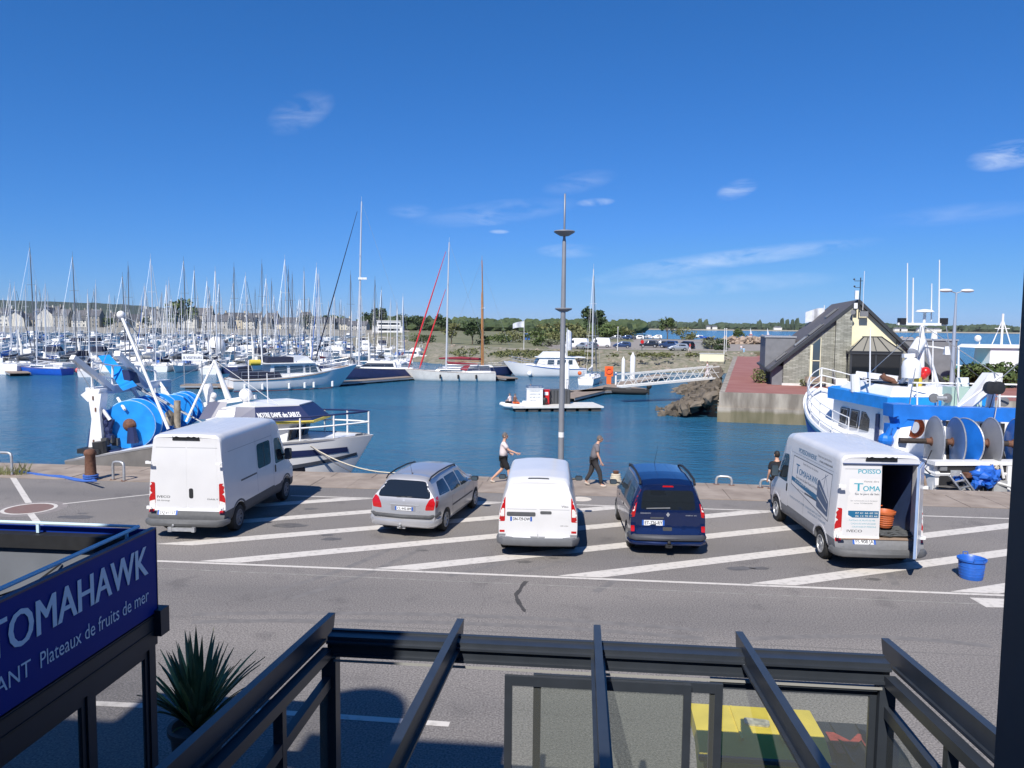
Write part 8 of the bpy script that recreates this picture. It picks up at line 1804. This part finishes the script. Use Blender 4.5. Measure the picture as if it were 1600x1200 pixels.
U = [vp(px, 1000)[0] for px in (515,)][0]; ur = vp(1386,1050)[0]
tips = [vp(px, py, V0+.28)[0] for px, py in ((515,958),(718,970),(933,984),(1157,996),(1387,1012))]
S_ = .078; zt_ = lambda v: ZB+.05+(V0-v)*S_
b = MB(); b.bx(U,ur,V0-.06,V0+.06,ZB-.175,ZB); bo_ = b.obj('front_beam', al, t)
b = MB(); b.bx(U,ur,V0-.10,V0-.06,ZB-.055,ZB-.035); b.bx(U,ur,V0+.06,V0+.10,ZB-.01,ZB+.015); b.bx(U,ur,V0-.085,V0-.06,ZB-.175,ZB-.15); b.obj('beam_bead', al, t)
b = MB(); b.bx(U+.06,ur-.06,V0-.075,V0-.065,ZB-.225,ZB-.205); b.obj('seal_strip', mat('pale_seal', (.30,.30,.28), .6), t)
for i, u in enumerate(tips):
    b = MB(); v1, v2 = V0+.28, .1; w = .032
    pr_ = [(u-w,zt_(v1)-.16),(u+w,zt_(v1)-.16),(u+w,zt_(v1)+.03),(u-w,zt_(v1)+.03)]
    b.add([(x,v1 + (0.0 if k < 2 else .07),z) for k,(x,z) in enumerate(pr_)]+[(x,v2,z+(v1-v2)*S_) for x,z in pr_], [(3,2,1,0),(4,5,6,7),(0,1,5,4),(1,2,6,5),(2,3,7,6),(3,0,4,7)])
    r_ = b.obj('rafter', al, t)
    b = MB(); 
    for s in (-1,1): b.bar((u+s*.045,v1-.25,zt_(v1-.25)-.12),(u+s*.045,v2,zt_(v2)-.12),.028,.022)
    b.obj('glazing_bead', al, r_)
def post(u, v, w, d, z0, z1, nm='post'): b = MB(); b.bx(u-w/2,u+w/2,v-d/2,v+d/2,z0,z1); return b.obj(nm, al, t)
post(U+.01,V0,.13,.13,0,ZB-.20); post(ur-.01,V0,.13,.13,0,ZB-.20)
# side walls: rail under the rafter, transom and mullions, panes
for side, u in (('left',U),('right',ur)):
    b = MB(); b.bar((u,V0-.06,zt_(V0)-.20),(u,.1,zt_(.1)-.20),.09,.09); b.obj('side_head_rail', al, t)
    b = MB(); b.bar((u,V0-.06,ZB-.42),(u,.1,ZB-.42),.07,.10); b.obj('side_transom', al, t)
    for v in ((V0-1.15, V0-2.3, V0-3.4) if side == 'left' else (V0-1.15, V0-2.3, V0-3.4)):
        post(u, v, .075, .075, 0, zt_(v)-.2, 'side_mullion')
    vs_ = [V0-.07, V0-1.11, V0-1.19, V0-2.26, V0-2.34, V0-3.36]
    for k in range(0,6,2):
        a_, c_ = vs_[k], vs_[k+1]
        b = MB(); b.add([(u,a_,.05),(u,c_,.05),(u,c_,ZB-.47),(u,a_,ZB-.47)],[(0,1,2,3)]); b.obj('side_pane', pane, t)
# sliding leaves under the front beam
def leaf_(pxa, pxb, off, lab, mull=None):
    ua, _ = vp(pxa, 1045, V0+off); ub, _ = vp(pxb, 1050, V0+off); zt = ZB-.215-.02; v = V0+off
    b = MB(); w = .065; b.bx(ua,ua+w,v-.02,v+.02,.03,zt); b.bx(ub-w,ub,v-.02,v+.02,.03,zt); b.bx(ua+w,ub-w,v-.018,v+.018,zt-.085,zt); b.bx(ua+w,ub-w,v-.018,v+.018,.03,.11)
    f = b.obj('sliding_door', al, t); f['label'] = lab
    b = MB(); b.add([(ua+w,v,.11),(ub-w,v,.11),(ub-w,v,zt-.085),(ua+w,v,zt-.085)],[(0,1,2,3)]); b.obj('pane', pane, f)
    return f
leaf_(789,1081,-.135,'front sliding glass door'); leaf_(834,1130,-.085,'second sliding glass door'); leaf_(1110,1372,.02,'fixed glass door by the right post')
# ---------------------------------------------------------------- neighbouring veranda with the restaurant sign
dk = mat('dark_slate_paint', (.028,.032,.042), .5, .1, var=.1, vs=4); sgn = mat('sign_blue', (.006,.032,.24), .5, spec=.12, var=.06, vs=2); lblue = mat('light_blue_tube', (.55,.72,.80), .4); letter = mat('pale_letter', (.80,.84,.90), .5)
C = at(246,955,7.7); t = thing('restaurant_veranda', 'dark neighbouring veranda with big blue restaurant sign box on its roof', 'veranda', (C.x,C.y,0), QA)
zb = at(247,955,7.7).z; zt = at(245,827,7.7).z; Ld = 9.0; Lw = 9.0
b = MB(); b.bx(-.04,0,-Ld,0,zb,zt); sb = b.obj('side_sign', sgn, t)
b = MB(); b.bx(-.052,.006,-Ld,.006,zt,zt+.02); b.bx(-.052,.006,.0,.008,zb,zt); b.obj('edge_trim', navyp, sb)
b = MB(); b.bx(-Lw,-.04,-.03,.0,zb,zt-.0); b.bx(-Lw,-.04,-.034,-.03,zb+.2,zt-.12) if False else None; b.obj('front_sign', sgn, t)
b = MB(); b.bx(-Lw,-.06,-.10,-.04,zb+.05,zt-.22); b.obj('inner_panel', mat('shaded_panel_grey', (.15,.165,.19), .6, var=.08, vs=3), t)  # panel grey darkened: shade inside the sign box put into its colour
b = MB(); b.bx(-Lw,-.06,-.16,-.035,zt-.20,zt-.06); b.obj('inner_dark_rail', black, t)
b = MB(); b.bx(-Lw,-.04,-Ld,-.10,zb-.02,zb+.05); b.obj('roof_sheet', mat('shaded_membrane', (.045,.05,.06), .7, var=.15), t)  # roof sheet colour kept dark to stand for the shade on it
b = MB(); b.tube((-.12,-.10,zt+.05),(-.12,-Ld,zt+.05),.020,n=8); b.tube((-.12,-.10,zt+.05),(-Lw,-.10,zt+.05),.016,n=8); 
for y in (-.3,-2.2,-4.2,-6.2): b.bx(-.13,-.11,y-.015,y+.015,zt-.05,zt+.05)
for x in (-1.2,-3.2,-5.2): b.bx(x-.015,x+.015,-.11,-.09,zt-.05,zt+.05)
b.obj('light_tube', lblue, t)
b = MB(); b.path([(-.5,-1.7,zb+.3),(-.6,-1.9,zb+.15),(-.8,-2.3,zb+.10),(-.7,-3.0,zb+.12),(-1.3,-3.4,zb+.10)],.012,5); b.path([(-.95,-.12,zb+.5),(-1.2,-.2,zb+.3),(-1.5,-.3,zb+.2),(-1.4,-1.0,zb+.08)],.01,5); b.obj('cables', black, t)
ux = Vector((0,1,0)); uy = Vector((0,0,1))
def sg(s, s0, s1, z, size, bold=True, nm='lettering'):
    m = MB(); text_on(m, s, (0.0, -s0, z), ux, uy, size, off=.006, bold=bold, fit=s0-s1); return m.obj(nm, letter, sb)
sg('TOMAHAWK', 2.26, .17, 2.975, .42); sg('Plateaux de fruits de mer', 1.72, .17, 2.70, .19, False); sg('RESTAURANT', 2.95, 1.83, 2.70, .19, False)
# frame below the sign
b = MB(); b.bx(-.06,-.005,-Ld,.0,zb-.34,zb-.02); b.obj('head_beam', dk, t); b = MB(); b.bx(-.065,.004,-Ld,.0,zb-.19,zb-.17); b.bx(-.065,.003,-Ld,.0,zb-.05,zb-.035); b.obj('beam_groove', black, t)
b = MB(); b.bx(-.10,.07,-.06,.10,zb-.24,zb+.03); b.obj('gutter_end', dk, t)
for y in (-.09,-1.08,-2.3,-3.5): b = MB(); b.bx(-.10,-.01,y-.055 if y > -.2 else y-.045,y+.055 if y > -.2 else y+.045,0,zb-.34); b.obj('post', dk, t)
for y0, y1 in ((-.145,-1.03),(-1.13,-2.25),(-2.35,-3.45)):
    b = MB(); b.bx(-.08,-.03,y1,y0,zb-.42,zb-.34); b.bx(-.08,-.03,y0-.05,y0,0,zb-.42); b.bx(-.08,-.03,y1,y1+.05,0,zb-.42); f = b.obj('window_frame', dk, t); b = MB(); b.add([(-.05,y0-.05,0),(-.05,y1+.05,0),(-.05,y1+.05,zb-.42),(-.05,y0-.05,zb-.42)],[(0,1,2,3)]); b.obj('pane', pane, f)
b = MB(); b.bx(-Lw,-.1,-.08,0,zb-.34,zb-.02); b.obj('front_beam', dk, t)
for k in range(5): b = MB(); b.bx(-2.2-k*1.8,-2.1-k*1.8,-.08,0,0,zb-.34); b.obj('post', dk, t)
# covered patio heater seen behind the pane
q = qp(C.dot(QU)-.75, C.dot(QV)-.75); th = thing('covered_heater', 'pale cone shaped cover standing behind the neighbouring pane', 'heater', tuple(q)); m = MB(); m.lathe([(.42,0),(.38,.3),(.30,1.1),(.26,1.5),(.20,1.62),(.001,1.66)],24); m.obj('cover', mat('cover_grey', (.42,.47,.55), .7, var=.05), th, 50); m = MB(); m.lathe([(.44,0),(.44,.05)],24); m.obj('base', darkgrey, th)
# spiky plant in a pot between the two verandas
q = at(308,1150,8.85); t = thing('potted_plant', 'spiky green plant with long sword leaves in a tall pot', 'plant', (q.x,q.y,0)); m = MB(); m.lathe([(.22,0),(.24,.03),(.30,.62),(.33,.64),(.33,.70),(.28,.70),(.26,.62),(.001,.60)],24); m.obj('pot', darkgrey, t, 40)
rr = random.Random(12); lm = mat('sword_leaf', (.065,.105,.035), .45, vs=3, col2=(.24,.27,.12)); ly = mat('sunlit_leaf_tip', (.45,.45,.15), .5, var=.2)  # pale yellow leaves: sunlight on the leaf tips put into their colour
m = MB(); dry = MB()  # dry collects the pale leaves that carry painted sunlight
for k in range(105):
    a = rr.random()*6.28; ti = rr.uniform(.03,.80); Lf = rr.uniform(.75,1.25)*(1.1-.25*ti); w = rr.uniform(.028,.046); n = 7; pts = []
    for i in range(n+1):
        s = i/n; r = Lf*(s*sin(ti)+.25*ti*s*s); z = Lf*(s*cos(ti)-.38*ti*s*s); pts.append(Vector((cos(a)*(r+.05), sin(a)*(r+.05), .62+z)))
    sd_ = Vector((-sin(a),cos(a),0)); tgt = dry if k % 11 == 3 else m; vs_ = []
    for i, p in enumerate(pts): wi = w*(1-.25*(i/n)) if i < n-2 else w*(.7 if i == n-2 else .4 if i == n-1 else .03); vs_ += [p-sd_*wi+Vector((0,0,.012)), p, p+sd_*wi+Vector((0,0,.012))]
    tgt.add(vs_, [(3*i+j,3*i+j+1,3*i+3+j+1,3*i+3+j) for i in range(n) for j in (0,1)])
m.obj('leaves', lm, t); dry.obj('sun_yellow_leaves', ly, t)
# wheeled bins beyond the glass
def bin4(label, loc, rz, w, d, h, bodym, lidm, mark=None):
    t = thing('wheeled_bin', label, 'bin', loc, rz); m = MB(); m.add([(-w/2+.08,-d/2+.1,.2),(w/2-.08,-d/2+.1,.2),(w/2-.08,d/2-.1,.2),(-w/2+.08,d/2-.1,.2),(-w/2,-d/2,h-.2),(w/2,-d/2,h-.2),(w/2,d/2,h-.2),(-w/2,d/2,h-.2)],[(3,2,1,0),(0,1,5,4),(1,2,6,5),(2,3,7,6),(3,0,4,7),(4,5,6,7)]); m.obj('body', bodym, t, 30)
    m = MB(); n = 8; pr = [(-d/2-.05,h-.22)]+[(-d/2-.03+(d*.42)*(i/n), h-.16+.13*sin(i/n*pi/2)) for i in range(n+1)]+[(d/2-.02,h-.03),(d/2+.05,h-.22)]
    vs_ = [(-w/2-.04,y,z) for y,z in pr]+[(w/2+.04,y,z) for y,z in pr]; k = len(pr); m.add(vs_, [(i,k+i,k+i+1,i+1) for i in range(k-1)]+[tuple(range(k)), tuple(range(k,2*k))[::-1]]); ld = m.obj('lid', lidm, t, 35)
    m = MB(); [m.bx(x-.012,x+.012,-d/2+.1,d/2-.05,h-.045,h-.012) for x in (-w*.17,w*.17)]; m.obj('lid_rib', lidm, ld)
    m = MB(); m.bar((-w/2-.06,-d/2-.08,h-.15),(w/2+.06,-d/2-.08,h-.15),.045,.045); m.obj('front_bar', darkgrey, t)
    for x in (-w/2+.2,w/2-.2):
        for y in (-d/2+.2,d/2-.2): m = MB(); m.lathe([(.02,-.03),(.10,-.03),(.10,.03),(.02,.03)],14,(x,y,.10),'X'); m.obj('wheel', rubber, t)
    if mark == 'paper': m = MB(); m.prism(rpoly([(-.13,-.02),(.13,-.05),(.15,.09),(-.12,.12)],.04),h-.028,h-.010); m.obj('paper_sticker', mat('torn_sticker', (.55,.52,.40), .8, vs=20, col2=(.25,.24,.2)), ld)
    if mark == 'M': m = MB(); text_on(m, 'M', (-.30,-.25,h-.004), (1,0,0), (0,1,0), .62, off=.006); m.obj('red_mark', mat('red_spray', (.30,.05,.04), .8, var=.3, vs=12), ld)
    return t
q = at(1165,1120,8.75); bin4('large wheeled bin with yellow lid standing right of the sliding doors', (q.x-.10,8.05,0), radians(-6), 1.25, .85, 1.22, mat('yellow_body', (.66,.50,.06), .6, var=.15, vs=5), yellow, 'paper')
q = at(1320,1150,8.2); bin4('dark bin with a red letter sprayed on its lid beside the yellow one', (at(1335,1150,7.9).x,7.85,0), radians(-6), .82, .95, 1.12, darkgrey, mat('black_lid', (.03,.032,.036), .5, var=.15, vs=6), 'M')
# ---------------------------------------------------------------- open window frame at the right and the house behind the camera
x0 = at(1600,900,.80).x; t = thing('window_casement', 'dark frame of the open window at the right edge of the view', 'window', (x0,.80,4.4)); m = MB(); m.bx(0,.05,-.02,.03,-1.2,3.0); m.bx(.05,.14,-.005,.02,-1.2,3.0); m.obj('frame', mat('casement_slate', (.045,.055,.065), .5, var=.15, vs=8), t); m = MB(); m.bx(.012,.020,-.026,-.02,-1.2,3.0); m.bx(.055,.06,-.012,-.005,-1.2,3.0); m.obj('groove', black, t)
render_wall = mat('house_render', (.55,.50,.42), .9, var=.08)
t = thing('restaurant_house', 'rendered house front behind the window with parapet and curved gable', 'house', tuple(qp(0,-.62,0)), QA); m = MB()
sh = Vector((sin(SUN_AZ)/tan(SUN_EL)*-1, cos(SUN_AZ)/tan(SUN_EL)*-1, 0)); 
def top_for(pxs, pys):    # height of the house top whose shadow lands at a point of the road
    g_ = gp(pxs, pys); k = (g_.dot(QV)+.62)/sh.dot(QV); return (g_-sh*k).dot(QU), k
uL, hL = top_for(700,1158); uA, hA = top_for(588,1074); _, hR = top_for(900,1385)
us = top_for(795,1163)[0]
pts = [(-16,-.1),(14,-.1),(14,hR),(us,hR),(us,hL)]
for k in range(13): a = pi*k/12; pts.append((uA+cos(a)*.95, hL+(hA-hL)*sin(a)))
pts += [(-16,hL)]
n = len(pts); m.add([(u,0,z) for u,z in pts]+[(u,-.5,z) for u,z in pts], [tuple(range(n))[::-1], tuple(range(n,2*n))]+[(i,(i+1) % n,n+(i+1) % n,n+i) for i in range(n)]); m.obj('front_wall', render_wall, t)
m = MB(); m.bx(-16,us,-.55,.06,hL-.25,hL-.12) if False else m.bx(-16,14,-.01,.05,3.9,4.05); m.obj('string_course', concrete, t)
m = MB(); m.bx(-.9,1.2,.001,.30,4.30,4.36); m.obj('window_sill', slate, t)
for u in (-5.5,-3.2,3.4,6.0): m = MB(); m.bx(u-.5,u+.5,.0,.05,4.7,6.3); f = m.obj('window', white, t); m = MB(); m.bx(u-.42,u+.42,.04,.06,4.8,6.2); m.obj('pane', glassd, f)
# ---------------------------------------------------------------- sea air
hm = bpy.data.materials.new('sea_haze'); hm.use_nodes = True; N, L = hm.node_tree.nodes, hm.node_tree.links; N.remove(N['Principled BSDF']); pv = N.new('ShaderNodeVolumePrincipled'); pv.inputs['Color'].default_value = (.80,.88,1,1); pv.inputs['Density'].default_value = 0.000028; L.new(pv.outputs[0], N['Material Output'].inputs['Volume'])
g = MB(); g.bx(-9600,9600,-90,16500,WATER-4.6,140); tag(g.obj('haze', hm), 'thin sea haze over the harbour and the bay', 'haze', kind='stuff')
